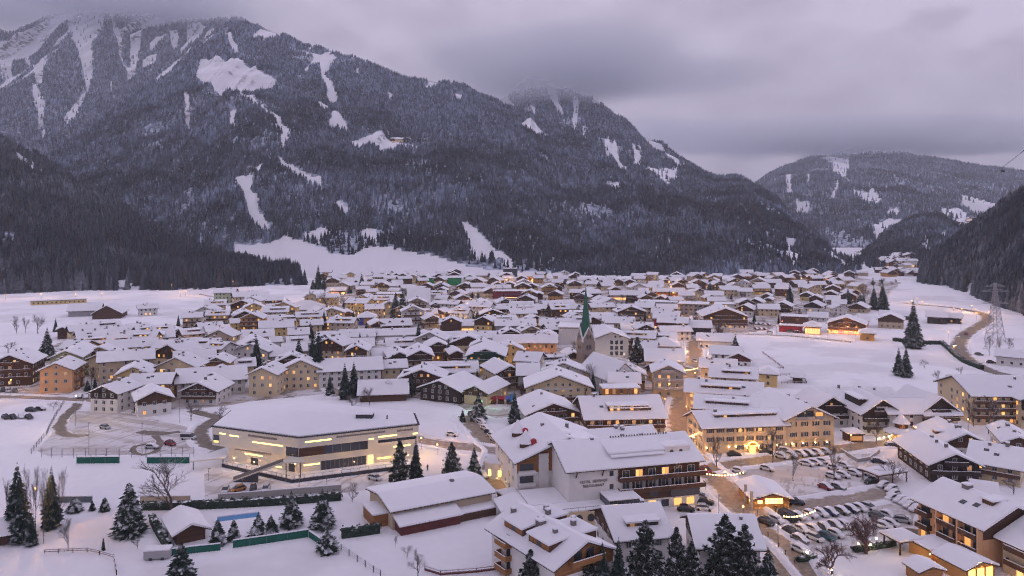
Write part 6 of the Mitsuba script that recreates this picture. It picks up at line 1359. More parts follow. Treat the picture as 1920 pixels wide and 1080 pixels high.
# ------------------------------------------------------------------ bottom-centre building with panelled dormers
bd = Place('dormered_house', 13.9, 147, 33.8)
tag(bd.key, 'white house with two wood-panelled roof dormers at the bottom centre', 'house')
block(bd, -7.1, 7.1, 0, 22, 7.6, 'G', 24, 'wh', 'lt', 'g', wins=False)
for y0, y1 in ((3.2, 10.2), (12.2, 19.0)):
    k = bd.box('dormer', -5.9, -.8, y0, y1, 7.8, 10.25, 'wood_br')
    n = 5
    for i in range(n):
        ya = y0 + .25 + (y1 - y0 - .5) * i / n
        yb = ya + (y1 - y0 - .5) / n - .12
        bd.box(k + ('__window' if i == 2 else '__panel'), -5.98, -5.9, ya, yb, 9.0, 10.1, 'pane' if i == 2 else 'wood_lt')
    bd.part(k + '__snow', trimesh.convex.convex_hull(np.array([[-6.4, y0 - .3, 10.26], [-6.4, y1 + .3, 10.26], [-6.4, y0 - .3, 10.6], [-6.4, y1 + .3, 10.6], [.2, y0 - .3, 10.9], [.2, y1 + .3, 10.9], [.2, y0 - .3, 11.25], [.2, y1 + .3, 11.25]])), 'snow')
for y0, y1 in ((4, 11), (13.5, 19.5)):
    k = bd.box('dormer', 1.0, 6.2, y0, y1, 7.8, 10.3, 'wood_br')
    bd.box(k + '__snow', .6, 6.5, y0 - .3, y1 + .3, 10.303, 10.7, 'snow')
for x, y, w in ((-2.5, 6, .8), (-2.2, 11.2, 1.6), (-1.2, 12.6, 1.0), (3.2, 7.5, .9), (4.2, 8.8, .7), (2.4, 15, .9), (3.4, 17, .9), (-3.2, 19.6, .9)):
    chimney(bd, x, y, 10.9, .8, w)
for lv in (0, 1, 2):
    balcony(bd, 14.5, 18.5, -7.1, 1.0 + lv * 2.6, 1.6, 'wood_lt', side='-x')
    bd.part('window', boxm(-7.2, -7.05, 15, 16.3, 1.2 + lv * 2.6, 3.1 + lv * 2.6), 'pane')
    bd.part('window', boxm(-7.2, -7.05, 5, 6.1, 1.6 + lv * 2.6, 2.9 + lv * 2.6), 'pane')
balcony(bd, -4, 4, -.1, 7.2, 1.5, 'wood_lt')
for x in (-2.6, .4):
    bd.box('gable_window', x, x + 1.8, -.15, -.06, 7.5, 9.3, 'pane')
# the low long sports hall
th = Place('low_sports_hall', -16.5, 185.4, 28.6)
tag(th.key, 'low wide hall with plain snowy roof and timber lean-tos', 'hall')
block(th, -13, 13, 0, 16.5, 4.4, 'E', 9, 'be', 'br', '', wins=False, ov=.9, ou=.9)
k = th.box('lean_to', -12.4, 2.5, -4.2, -.02, -.3, 2.2, 'wood_rd')
th.part(k + '__snow', trimesh.convex.convex_hull(np.array([[-13, -4.8, 2.2], [3, -4.8, 2.2], [-13, -4.8, 2.6], [3, -4.8, 2.6], [-13, -.05, 3.3], [3, -.05, 3.3], [-13, -.05, 3.7], [3, -.05, 3.7]])), 'snow')
for i in range(11):
    th.box(k + '__plank', -12.3 + i * 1.35, -11.1 + i * 1.35, -4.28, -4.2, 0, 2.0, 'wood_rd')
k = th.box('lean_to', 2.8, 12.5, -3.4, -.02, -.3, 2.0, 'wood_br')
th.box(k + '__snow', 2.4, 13, -3.9, -.05, 2.003, 2.35, 'snow')
th.box('annex', -16.5, -13.02, 3, 11, -.3, 3.0, 'wood_lt')
th.box('annex__snow', -16.8, -13.03, 2.7, 11.3, 3.003, 3.35, 'snow')
th.box('skylight', 5, 6, 7, 8, 5.9, 6.6, 'chimney_grey')
lc = Place('log_shed', 2, 196, 28.6)
tag(lc.key, 'small timber store right of the low wide hall', 'shed')
lc.box('wall', -4.2, 4.2, 0, 4.5, -.3, 2.2, 'wood_br')
lc.box('roof', -4.6, 4.6, -.4, 4.9, 2.2, 2.35, 'fascia')
lc.box('roof__snow', -4.5, 4.5, -.3, 4.8, 2.353, 2.75, 'snow')

# ------------------------------------------------------------------ kiosk at the car park
ki = Place('kiosk', 65, 192.7, 2)
tag(ki.key, 'glowing snow-roofed kiosk at the car park entrance', 'kiosk')
block(ki, -4.6, 4.6, 0, 11, 2.5, 'G', 16, 'oc', 'lt', 'g', wins=False, ov=1.2, ou=.8)
k = ki.box('shop_window', -1.6, 3.0, -.14, -.08, 1.2, 2.5, 'lamp_glass', emitter=glow(.75, .45, .12, 1.5))
for i in range(5):
    ki.box(k + '__mullion', -1.65 + i * 1.15, -1.55 + i * 1.15, -.2, -.14, 1.2, 2.5, 'wood_lt')
ki.box('menu_board', -3.6, -2.2, -.14, -.08, 1.2, 2.1, 'lamp_glass', emitter=glow(.5, .3, .1))
ki.box('name_sign', -3.8, -1.9, -.2, -.08, 2.2, 2.6, 'wall_rd')
for x, y in ((-5.3, -1.0), (-5.1, 4.0)):
    ki.box('pillar', x - .3, x + .3, y - .3, y + .3, -.2, 4.6, 'concrete')
ki.box('side_lamp', -4.75, -4.6, 2, 2.3, 1.2, 1.5, 'lamp_glass', emitter=glow(5, 2.4, .5, 1.5))
cp = Place('carport', 104.5, 210.5, 20)
tag(cp.key, 'brown carport with snowy lean roof beside the dark chalet', 'carport')
cp.box('roof', -5.2, 5.2, 0, 6, 2.5, 2.8, 'wood_br')
cp.box('roof__snow', -5.1, 5.1, .1, 5.9, 2.803, 3.15, 'snow')
for x in (-5, 0, 5):
    cp.box('post', x - .12, x + .12, .1, .34, 0, 2.5, 'wood_br')
    cp.box('post', x - .12, x + .12, 5.6, 5.84, 0, 2.5, 'wood_br')

# ------------------------------------------------------------------ church
mat('spire_green', lambda p, n, uv: MX((0.010, 0.085, 0.055), (0.03, 0.14, 0.10), FBM(p.x, p.y, p.z * .3, 3)), 0.5)
mat('stone', plaster((0.30, 0.25, 0.22), .25), 0.85)
ch = Place('church', 47, 320, 22)
tag(ch.key, 'white church nave with steep snowy roof and gable cross', 'church')
block(ch, -7.5, 7.5, 0, 27, 6.2, 'G', 41, 'wh', 'br', '', wins=False, ov=.5, ou=.6)
ch.box('cross', -.12, .12, -.12, .0, 8.6, 10.8, 'letter')
ch.box('cross__arm', -.7, .7, -.14, -.02, 9.8, 10.05, 'letter')
k = ch.box('window', -.9, .9, -.1, .05, 3.2, 5.0, 'pane')
ch.part(k + '__arch', trimesh.creation.cylinder(.9, .15, sections=16, transform=trimesh.transformations.translation_matrix((0, -.02, 5.0)) @ trimesh.transformations.rotation_matrix(math.pi / 2, (1, 0, 0))), 'pane')
tw = Place('church_tower', 37.4, 374, 20)
tag(tw.key, 'stone church tower with tall slender green spire', 'church tower')
tw.box('wall', -3.4, 3.4, 0, 6.8, -.5, 13.5, 'stone')
tw.box('ledge', -3.6, 3.6, -.2, 7.0, 8.2, 8.6, 'concrete')
for sx, ax in ((0, 'G'), (0, 'E')):
    for v0 in ((-.05, .35), (6.45, 6.85)):
        prof = [(-3.4, 13.5), (3.4, 13.5), (0, 20.0)] if ax == 'G' else [(0, 13.5), (6.8, 13.5), (3.4, 20.0)]
        vv = v0 if ax == 'G' else (v0[0] - 3.4, v0[1] - 3.4)
        kk = tw.part('gable', extrude_profile(prof, *vv, ax), 'stone')
        lo = [(-3.7, 13.3), (0, 20.0), (3.7, 13.3), (3.7, 13.9), (0, 20.7), (-3.7, 13.9)] if ax == 'G' else [(-.3, 13.3), (3.4, 20.0), (7.1, 13.3), (7.1, 13.9), (3.4, 20.7), (-.3, 13.9)]
        tw.part(kk + '__coping', extrude_profile(lo, vv[0] - .1, vv[1] + .1, ax), 'snow')
sp = []
for i in range(8):
    a = math.pi * (i + .5) / 4
    sp += [[3.1 * math.cos(a), 3.4 + 3.1 * math.sin(a), 13.2], [1.75 * math.cos(a), 3.4 + 1.75 * math.sin(a), 23.5], [.06 * math.cos(a), 3.4 + .06 * math.sin(a), 40.3]]
tw.part('spire', trimesh.convex.convex_hull(np.array(sp)), 'spire_green')
tw.part('finial', trimesh.creation.icosphere(1, .35).apply_translation((0, 3.4, 40.6)), 'gold')
for s_ in (-.75, .75):
    for z in (9.6, 14.6):
        tw.box('belfry_window', s_ - .5, s_ + .5, -.12, .02, z, z + 2.0, 'pane')
        tw.part('belfry_window', boxm(-3.48, -3.38, 3.4 + s_ - .5, 3.4 + s_ + .5, z, z + 2.0), 'pane')
grn = Place('lantern_turret', 9, 333, 10)
tag(grn.key, 'small turret glowing green with snowy onion roof', 'turret')
disc(grn, 'wall', 3.2, 5.5, 8.0, 'wall_wh')
disc(grn, 'base', 3.0, -.3, 5.497, 'wall_wh')
disc(grn, 'light_band', 3.25, 7.0, 7.9, 'lamp_glass')
scene[grn.key + '__light_band']['emitter'] = glow(.16, .36, .15, .3)
disc(grn, 'roof_snow', 3.8, 8.003, 9.2, 'snow', top=1.3)
disc(grn, 'cap_snow', 1.7, 9.203, 12.0, 'snow', top=.1)

_k = ki.key + '__door_lamp'  # unseen lamp, placed to light the snow before the kiosk
put(_k, trimesh.creation.icosphere(1, .15).apply_translation((64.5, 189.8, 2.6)), 'lamp_glass', emitter=glow(2.4, 1.3, .35, .05))
scene[_k + '_bulb'] = {'type': 'point', 'position': [64.5, 189.8, 2.35], 'intensity': {'type': 'rgb', 'value': [14, 7.5, 1.8]}, 'sampling_weight': 1.5}

_k = hp.key + '__door_lamp'  # unseen lamp, lights the shuttered hotel entrance
put(_k, trimesh.creation.icosphere(1, .15).apply_translation((75, 236, 3)), 'lamp_glass', emitter=glow(2.4, 1.3, .35, .05))
scene[_k + '_bulb'] = {'type': 'point', 'position': [75, 236, 2.75], 'intensity': {'type': 'rgb', 'value': [10, 5.5, 1.5]}, 'sampling_weight': 1.5}

_k = en.key + '__door_lamp'  # unseen lamp that warms the canopy front
put(_k, trimesh.creation.icosphere(1, .15).apply_translation((92.5, 150.5, 2.4)), 'lamp_glass', emitter=glow(2.4, 1.3, .35, .05))
scene[_k + '_bulb'] = {'type': 'point', 'position': [92.5, 150.5, 2.15], 'intensity': {'type': 'rgb', 'value': [9, 4.6, 1.2]}, 'sampling_weight': 1.5}

_k = an.key + '__door_lamp'  # unseen lamp, brightens the ground at the annex
put(_k, trimesh.creation.icosphere(1, .15).apply_translation((87.6, 161, 2.2)), 'lamp_glass', emitter=glow(2.4, 1.3, .35, .05))
scene[_k + '_bulb'] = {'type': 'point', 'position': [87.6, 161, 1.9500000000000002], 'intensity': {'type': 'rgb', 'value': [7, 3.6, 0.9]}, 'sampling_weight': 1.5}

_k = pav.key + '__door_lamp'  # unseen lamp, lights the near side of the pavilion
put(_k, trimesh.creation.icosphere(1, .15).apply_translation((128, 247, 2.6)), 'lamp_glass', emitter=glow(2.4, 1.3, .35, .05))
scene[_k + '_bulb'] = {'type': 'point', 'position': [128, 247, 2.35], 'intensity': {'type': 'rgb', 'value': [9, 5, 1.4]}, 'sampling_weight': 1.5}

_k = rot_an.key + '__door_lamp'  # unseen lamp, lights the lane bend before the rounded annex
put(_k, trimesh.creation.icosphere(1, .15).apply_translation((-4, 208, 2.4)), 'lamp_glass', emitter=glow(2.4, 1.3, .35, .05))
scene[_k + '_bulb'] = {'type': 'point', 'position': [-4, 208, 2.15], 'intensity': {'type': 'rgb', 'value': [9, 5.2, 1.4]}, 'sampling_weight': 1.5}

# ------------------------------------------------------------------ trees
def needle_color(g0, g1, amount):
    def fn(p, n, uv):
        t = mikit.cell_rand(dr.floor(p.x * 1.4), dr.floor(p.y * 1.4), dr.floor(p.z * 1.4))
        s = FBM(p.x * 1.1, p.y * 1.1, p.z * 1.1, 3)
        return MX(MX(g0, g1, t), (0.72, 0.73, 0.77), SM(.35, .85, dr.abs(n.z)) * SM(.62 - amount, .80 - amount, s + .1 * t))
    return fn


mat('needles', needle_color((0.008, 0.022, 0.018), (0.024, 0.042, 0.034), .04), .9)
mat('needles_snowy', needle_color((0.012, 0.028, 0.020), (0.030, 0.046, 0.034), .09), .9)
mat('needles_pine', needle_color((0.010, 0.020, 0.015), (0.034, 0.048, 0.036), .07), .9)
mat('bark', lambda p, n, uv: MX(MX((0.045, 0.034, 0.030), (0.10, 0.08, 0.075), NZ(p.x * 3, p.y * 3, p.z)), (0.70, 0.70, 0.74), SM(.35, .8, n.z) * .6), .9)
mat('bark_red', lambda p, n, uv: MX(MX((0.075, 0.035, 0.030), (0.14, 0.075, 0.065), NZ(p.x * 3, p.y * 3, p.z)), (0.70, 0.70, 0.74), SM(.45, .9, n.z) * .35), .9)


def tents(base, tip, wid, lift, r):
    """A drooping spray: a little roof of four faces from base to tip."""
    d = tip - base
    side = np.array([-d[1], d[0], 0.0])
    side /= np.linalg.norm(side) + 1e-9
    m = base + d * .55
    a, c = m + side * wid - [0, 0, wid * .55], m - side * wid - [0, 0, wid * .55]
    return [base, a, m + [0, 0, lift], c, tip], [[0, 1, 2], [0, 2, 3], [1, 4, 2], [2, 4, 3]]


def conifer(seed, levels=26, shape=.9, bushy=1.0, bare=.06):
    r = np.random.RandomState(seed)
    V, F_ = [], []
    for i in range(levels):
        z = bare + (1 - bare) * (i + r.rand() * .6) / levels
        rad = .5 * ((1 - z) / (1 - bare)) ** shape * min(1.0, .55 + (z - bare) * 4)
        nb = int(6 + 8 * (1 - z))
        a0 = r.rand() * 6.28
        for b in range(nb):
            a = a0 + 6.283 * b / nb + r.uniform(-.25, .25)
            L = rad * r.uniform(.72, 1.12) * bushy
            dirn = np.array([math.cos(a), math.sin(a), 0])
            base = np.array([0, 0, z])
            tip = base + dirn * L + [0, 0, -.028 - L * r.uniform(.05, .22)]
            for q, (f0, f1, da, w) in enumerate(((.10, 1.0, 0, .20), (.35, .80, .5, .16), (.35, .80, -.5, .16))):
                bs = base + (tip - base) * f0
                ln = (f1 - f0) * L
                tp = bs + np.array([math.cos(a + da), math.sin(a + da), 0]) * ln + [0, 0, (tip[2] - base[2]) * (f1 - f0)]
                v, f = tents(bs, tp, L * w, .012, r)
                F_ += [[k + len(V) for k in t] for t in f]
                V += v
    v, f = tents(np.array([0, 0, .93]), np.array([.004, 0, 1.0]), .012, .0, r)
    F_ += [[k + len(V) for k in t] for t in f]
    V += v
    return trimesh.Trimesh(np.array(V), np.array(F_), process=False)


def tufty(seed, n=620, shape=.72, bare=.10):
    """A pine: tufts of needles gathered on whorled limbs."""
    r = np.random.RandomState(seed)
    V, F_ = [], []
    for i in range(n):
        z = bare + (1 - bare) * r.rand() ** 1.15
        layer = .78 + .22 * math.cos(z * 38)
        rad = .5 * ((1 - z) / (1 - bare)) ** shape * layer
        a = r.randint(7) * .9 + int(z * 14) * .55 + r.normal(0, .22)
        q = rad * math.sqrt(r.uniform(.12, 1))
        c = np.array([math.cos(a) * q, math.sin(a) * q, z + q * .10 - .02])
        s = r.uniform(.036, .062) * (1.25 - .55 * z)
        for k in range(9):
            th, ph = r.uniform(0, 6.283), r.uniform(-.35, 1.2)
            d = np.array([math.cos(th) * math.cos(ph), math.sin(th) * math.cos(ph), math.sin(ph) * .8])
            side = np.cross(d, r.normal(0, 1, 3))
            side /= np.linalg.norm(side) + 1e-9
            F_.append([len(V), len(V) + 1, len(V) + 2])
            V += [c - d * s * .2 + side * s * .34, c - d * s * .2 - side * s * .34, c + d * s * 1.25]
    return trimesh.Trimesh(np.array(V), np.array(F_), process=False)


def bare_tree(seed, depth=6, spread=.55, trunk=.28, fan=3, up=.12, thick=.020, keep=.7):
    r = np.random.RandomState(seed)
    V, F_ = [], []

    def seg(p, q, r0, r1):
        d = q - p
        d = d / (np.linalg.norm(d) + 1e-9)
        a = np.cross(d, [0, 0, 1.0] if abs(d[2]) < .9 else [1.0, 0, 0])
        a /= np.linalg.norm(a)
        b = np.cross(d, a)
        k = len(V)
        for t in range(3):
            u = math.cos(t * 2.094) * a + math.sin(t * 2.094) * b
            V.extend([p + u * r0, q + u * r1])
        for t in range(3):
            n = (t + 1) % 3
            F_.extend([[k + 2 * t, k + 2 * n, k + 2 * n + 1], [k + 2 * t, k + 2 * n + 1, k + 2 * t + 1]])

    def grow(p, d, L, rad, lv):
        q = p + d * L
        seg(p, q, rad, rad * keep)
        if lv == 0:
            return
        for i in range(fan if lv > 1 else 3):
            ax = r.normal(0, 1, 3)
            nd = d + spread * ax / np.linalg.norm(ax) * r.uniform(.7, 1.4) + [0, 0, up]
            nd /= np.linalg.norm(nd)
            t = r.uniform(.30 if lv >= depth - 1 else .5, 1.0) if i else 1.0
            grow(p + d * L * t, nd, L * r.uniform(.62, .86), rad * (keep * .88 if i else keep), lv - 1)

    grow(np.zeros(3), np.array([0, 0, 1.0]), trunk, thick, depth)
    V = np.array(V)
    V[:, 2] /= V[:, 2].max()
    w = np.percentile(np.hypot(V[:, 0], V[:, 1]), 97)
    V[:, :2] *= .5 / w
    thin = np.array([0.0])
    return trimesh.Trimesh(V, np.array(F_), process=False)


PROTO = {'fir': [mikit.ply(conifer(s, 26, .80), 'needles') for s in (1, 2, 3, 4)],
         'snowy': [mikit.ply(conifer(s, 26, .92), 'needles_snowy') for s in (5, 6)],
         'thuja': [mikit.ply(conifer(s, 24, .55, 1.0, .01), 'needles_snowy') for s in (7, 8)],
         'pine': [mikit.ply(tufty(s), 'needles_pine') for s in (1, 2, 3, 4)],
         'bare': [mikit.ply(bare_tree(s, 6, .55, .30), 'bark') for s in (1, 2, 3, 4, 5)],
         'round': [mikit.ply(bare_tree(s, 7, .80, .20, 3, .16, .026, .74), 'bark_red') for s in (6, 7)]}
TRUNK = mikit.ply(trimesh.creation.cone(1.0, 1.0, sections=7), 'bark')
TREES = [
('fir', -241.4, 398.8, 13.4, 7.8, 'dark snowy spruce behind the peach block'),
('fir', -297.6, 500.9, 7.0, 2.9, 'small slim spruce at the edge of the left snow field'),
('bare', -318.1, 492.9, 11.5, 7.4, 'bare leafless tree, leftmost of three in the left snow field'),
('bare', -313.4, 494.5, 10.5, 5.2, 'slim bare tree, middle of three in the left snow field'),
('bare', -303.7, 491.8, 12.2, 10.2, 'broad bare tree, rightmost of three in the left snow field'),
('fir', -124.0, 372.5, 13.9, 5.2, 'tall narrow spruce before the white house left of centre'),
('fir', -137.9, 407.9, 4.5, 2.4, 'small spruce beside the white house left of centre'),
('fir', -106.0, 381.6, 11.5, 4.9, 'spruce among gardens left of the solar-roofed chalet'),
('fir', -91.1, 351.5, 17.9, 6.1, 'tall spruce, left of the pair beside the solar-roofed chalet'),
('fir', -84.8, 336.3, 19.5, 6.2, 'tallest dark spruce right of the mural hotel'),
('fir', -124.6, 509.1, 10.6, 4.1, 'dark spruce left of the lit Christmas tree'),
('fir', -128.2, 509.1, 6.0, 2.9, 'thin spruce left of the dark spruce near Christmas tree'),
('fir', -176.6, 507.8, 9.4, 5.0, 'dense round-topped spruce before the pale yellow chalet'),
('fir', -125.1, 476.3, 7.5, 4.4, 'spruce between brown cabins left of centre'),
('fir', -105.4, 372.5, 6.9, 3.9, 'snowy spruce before the white two-storey house'),
('fir', -121.4, 375.9, 3.7, 2.2, 'little spruce right of the tall narrow spruce'),
('fir', -75.5, 318.2, 6.8, 3.3, 'snowy spruce beside the white gabled house'),
('fir', -86.1, 568.1, 15.5, 7.9, 'dark spruce, left of the dense trio behind the painted house'),
('fir', -79.8, 560.4, 16.9, 8.4, 'dark spruce, middle of the dense trio behind the painted house'),
('fir', -75.9, 557.9, 11.9, 5.8, 'dark spruce, right of the dense trio behind the painted house'),
('fir', -76.8, 633.5, 7.6, 3.7, 'small spruce behind the trio of dark spruces'),
('fir', -98.6, 591.3, 6.6, 3.4, 'small spruce left of the trio of dark spruces'),
('fir', -23.5, 522.8, 9.8, 4.8, 'dark spruce right of the glowing dark chalet'),
('fir', -26.6, 531.7, 6.8, 3.7, 'shorter dark spruce right of the glowing dark chalet'),
('fir', -54.9, 450.8, 10.5, 3.7, 'slim spruce left of the long ochre hotel'),
('fir', -32.7, 395.0, 8.5, 4.1, 'green spruce before the ochre hotel with balconies'),
('pine', -55.0, 354.5, 10.1, 5.3, 'dark pine, left of two before the twin-gabled house'),
('pine', -50.7, 353.5, 10.6, 6.1, 'dark pine, right of two before the twin-gabled house'),
('pine', -41.1, 314.2, 9.8, 5.1, "dark pine at the long brown low hall's right end"),
('fir', -67.7, 311.0, 12.2, 4.3, 'dark spruce behind the angular modern hall, left one'),
('fir', -64.7, 314.2, 11.3, 4.7, 'dark spruce behind the angular modern hall, right one'),
('pine', 62.9, 385.2, 13.2, 8.5, 'snowy pine right of the white school'),
('bare', 36.2, 329.1, 10.7, 11.4, 'broad bare tree before the church nave'),
('bare', 36.6, 372.5, 7.8, 6.5, 'bare tree below the church tower'),
('fir', 124.5, 428.4, 7.1, 4.2, 'spruce at the near corner of the big snow field'),
('fir', 227.3, 435.0, 21.7, 9.6, 'tall lone spruce at the far right of the snow field'),
('fir', 180.5, 358.5, 10.2, 5.0, 'left of two spruces inside the snow field'),
('fir', 181.9, 354.5, 11.7, 5.3, 'right of two spruces inside the snow field'),
('bare', 256.1, 412.0, 10.5, 5.2, 'bare tree left of the pylon foot'),
('bare', 261.3, 412.0, 9.5, 4.3, 'bare tree at the pylon foot'),
('bare', 273.6, 423.2, 7.8, 5.4, 'bare tree right of the pylon foot'),
('bare', 189.9, 341.8, 5.5, 4.7, 'frosty bare tree behind the dark-gabled hotels'),
('bare', 192.8, 339.9, 4.3, 4.3, 'frosty low tree behind the right hotel'),
('bare', 202.5, 377.0, 3.9, 4.8, 'bare shrubby tree right of the two field spruces'),
('bare', 210.2, 359.6, 3.7, 4.2, 'reddish bare shrub beside the curving road'),
('fir', -12.2, 277.7, 10.5, 6.4, 'snow-laden fir beside the skating plaza'),
('fir', 0.9, 272.8, 11.6, 4.4, 'dark slim fir beside the skating plaza'),
('fir', -17.7, 275.3, 4.7, 2.3, 'small fir at the brown chalet corner'),
('pine', -30.4, 208.1, 12.1, 6.0, 'loose pine at the right end of the modern hall'),
('fir', -26.4, 210.9, 12.4, 3.9, 'slim fir at the right end of the modern hall'),
('pine', -16.9, 215.3, 9.6, 6.0, 'rounded pine beside the lit crossroads'),
('fir', -10.6, 215.3, 9.0, 4.5, 'snow-dusted fir right of the rounded pine'),
('fir', -112.9, 175.2, 16.1, 5.9, 'tall spruce at the left edge of the garden'),
('fir', -108.1, 180.2, 14.1, 4.6, 'spruce with bare lower trunk in the left garden'),
('fir', -110.3, 172.3, 10.7, 4.9, 'dark bushy spruce at the left edge'),
('fir', -106.7, 170.5, 6.8, 2.7, 'dark narrow spruce beside the dark bushy one'),
('bare', -116.1, 176.4, 13.0, 3.7, 'bare birch at the far left edge of the garden'),
('bare', -110.5, 175.2, 15.9, 3.2, 'thin bare birch between the left garden spruces'),
('bare', -107.9, 174.0, 16.0, 3.4, 'thin bare birch behind the garden street lamp'),
('bare', -104.7, 171.7, 16.5, 3.2, 'thin bare birch left of bare-trunked spruce'),
('bare', -106.2, 180.2, 13.3, 2.8, 'thin bare birch right of bare-trunked spruce'),
('bare', -96.9, 167.7, 7.4, 4.3, 'small bare tree by the wooden rail fence'),
('thuja', -87.8, 176.1, 11.5, 8.5, 'huge rounded snow-laden cypress on the lawn'),
('thuja', -89.4, 168.0, 2.7, 1.0, 'tiny columnar cypress by the garden fence'),
('bare', -82.3, 168.7, 2.5, 2.6, 'small round leafless bush on the lawn'),
('bare', -84.2, 189.5, 12.6, 14.2, 'wide spreading bare tree before the tennis court'),
('fir', -52.1, 181.4, 8.4, 5.5, 'speckled fir left of two beside the blue pool'),
('fir', -44.5, 180.3, 8.6, 6.3, 'speckled fir right of two beside the blue pool'),
('thuja', -65.5, 170.9, 5.5, 4.4, 'snowy bushy fir beside the log cabin'),
('thuja', -62.8, 173.3, 4.6, 3.6, 'snowy bushy fir second from the log cabin'),
('fir', -57.5, 174.3, 6.1, 4.8, 'low snowy fir left of the blue pool'),
('fir', -55.3, 176.2, 4.5, 4.1, 'low snowy fir before the blue pool'),
('thuja', -40.1, 167.2, 5.3, 5.8, 'round snow-covered shrub at the green court corner'),
('thuja', -108.5, 190.5, 3.4, 4.8, 'snow-covered shrub before the grey court screen'),
('thuja', -101.2, 190.8, 3.3, 3.1, 'snowy shrub pair left of the huge cypress'),
('fir', -104.5, 191.2, 2.5, 1.6, 'tiny spruce right of the grey court screen'),
('fir', -65.5, 152.1, 8.5, 6.0, 'dark fir cut by the bottom edge, left side'),
('bare', -41.1, 197.5, 5.3, 5.5, 'reddish bare tree at the wall below the hall'),
('bare', -22.4, 164.1, 2.7, 2.5, 'rust-coloured bush on the white lawn'),
('bare', -19.0, 155.1, 5.4, 4.7, 'bare brown bush at the red railing'),
('bare', -25.8, 169.5, 2.6, 1.0, 'tiny dry shrub on the white lawn'),
('pine', 3.6, 147.8, 8.4, 4.6, 'dark pine along the bottom edge, leftmost'),
('pine', 7.5, 147.1, 8.2, 3.7, 'dark pine along the bottom edge, second from left'),
('pine', 11.0, 147.8, 8.7, 4.8, 'dark pine along the bottom edge, third from left'),
('pine', 14.6, 147.1, 8.3, 4.1, 'dark pine along the bottom edge, fourth from left'),
('fir', 17.4, 147.8, 9.7, 3.8, 'dark fir along the bottom edge, fifth from left'),
('fir', 20.5, 147.8, 10.6, 3.8, 'dark fir along the bottom edge, sixth from left'),
('pine', 25.9, 149.2, 13.1, 7.3, 'big dark pine before the bottom white house'),
('pine', 31.8, 148.5, 11.9, 5.2, 'dark pine right of the big bottom pine'),
('pine', 34.4, 147.1, 10.2, 5.1, 'dark pine at the left foot of the side street'),
('pine', 41.4, 149.2, 14.0, 8.3, 'biggest dark pine at the bottom right street'),
('pine', 45.0, 148.5, 12.9, 6.5, 'dark pine right of the biggest bottom pine'),
('fir', 49.5, 148.5, 8.6, 4.8, 'dark fir at the street corner, bottom right'),
('round', 76.6, 166.3, 8.0, 8.3, 'rounded reddish bare tree beside the car park, upper one'),
('round', 64.8, 155.5, 6.6, 7.0, 'rounded reddish bare tree beside the car park, lower one'),
('bare', 87.8, 209.5, 11.4, 4.4, 'bare tree in the upper car park, right one'),
('bare', 77.9, 213.0, 7.6, 4.4, 'bare tree in the upper car park, middle one'),
('bare', 60.0, 225.4, 9.4, 6.3, 'knotty bare tree before the long shuttered hotel, left'),
('bare', 77.6, 228.7, 11.1, 6.4, 'knotty bare tree before the long shuttered hotel, right'),
('bare', 118.1, 248.8, 7.8, 5.2, 'bare tree hung with lights before dark-gabled hotel'),
('bare', 123.1, 246.9, 3.7, 3.4, 'small pollarded tree beside the round pavilion'),
('bare', 161.5, 260.3, 12.7, 8.4, 'frosty tall tree before the right-edge hotel'),
('bare', 161.8, 269.3, 10.0, 6.9, 'bare tree left of the frosty tall tree'),
('bare', 104.5, 210.9, 6.8, 8.3, 'snowy shrub tree beside the dark chalet'),
('bare', 132.3, 202.6, 4.2, 5.2, 'bare tree behind the bottom-right hotel'),
('bare', -275.8, 420.3, 5.8, 8.8, 'bare bushy tree behind the left brown hotel'),
('bare', -182.1, 332.7, 9.2, 6.2, 'bare tree between apartment blocks, left one'),
('bare', -178.2, 336.3, 7.0, 5.4, 'bare tree between apartment blocks, right one'),
('bare', -155.2, 332.7, 10.0, 6.9, 'bare tree right of the pale yellow block'),
('bare', -116.0, 277.7, 6.8, 7.1, 'snowy bare tree beside the turret house'),
('bare', -104.5, 275.3, 5.4, 5.7, "bare tree at the modern hall's left corner"),
('fir', -205.2, 813.2, 25.1, 8.5, 'tall spruce above the terrace restaurant'),
('fir', -199.1, 813.2, 16.5, 5.6, 'spruce right of the tall terrace spruce'),
('fir', -210.8, 813.2, 11.3, 5.6, 'spruce left of the tall terrace spruce'),
('fir', -243.1, 901.6, 11.5, 5.2, "spruce at the wood's right end"),
('fir', -157.0, 802.7, 16.7, 7.4, 'dense spruce in the far upper gardens'),
('fir', -183.0, 695.1, 9.7, 4.0, "slim spruce below the wood's edge"),
('fir', -162.7, 768.0, 8.0, 3.6, 'small spruce right of the terrace restaurant'),
('fir', 245.9, 679.9, 17.3, 6.3, 'tall dark spruce in the far right quarter'),
('fir', 292.6, 668.9, 13.2, 7.0, 'bushy spruce in the far right quarter'),
('fir', 294.5, 625.2, 18.1, 8.0, 'dark spruce, left of the pair at the right valley end'),
('fir', 297.3, 615.9, 18.5, 8.6, 'dark spruce, right of the pair at the right valley end'),
('fir', 300.3, 661.8, 9.6, 9.2, 'low dark spruce left of the valley-end pair'),
('fir', 205.8, 797.5, 9.2, 5.5, 'dark spruce beside the far orange hotel'),
('fir', 91.0, 715.0, 4.1, 7.4, 'low conifer left of the far yellow lights'),
('fir', -76.8, 634.8, 8.1, 4.4, 'small spruce right of the steep far hall'),
('fir', -48.3, 706.9, 5.7, 4.1, 'small spruce left of the dark red hall'),
('fir', 27.3, 581.4, 8.7, 4.0, 'dark spruce left of the steeple tip'),
('bare', -145.4, 604.0, 15.4, 21.0, 'bare riverside trees below the terrace restaurant'),
('bare', -131.4, 604.0, 11.9, 18.2, 'bare thicket right of the terrace restaurant'),
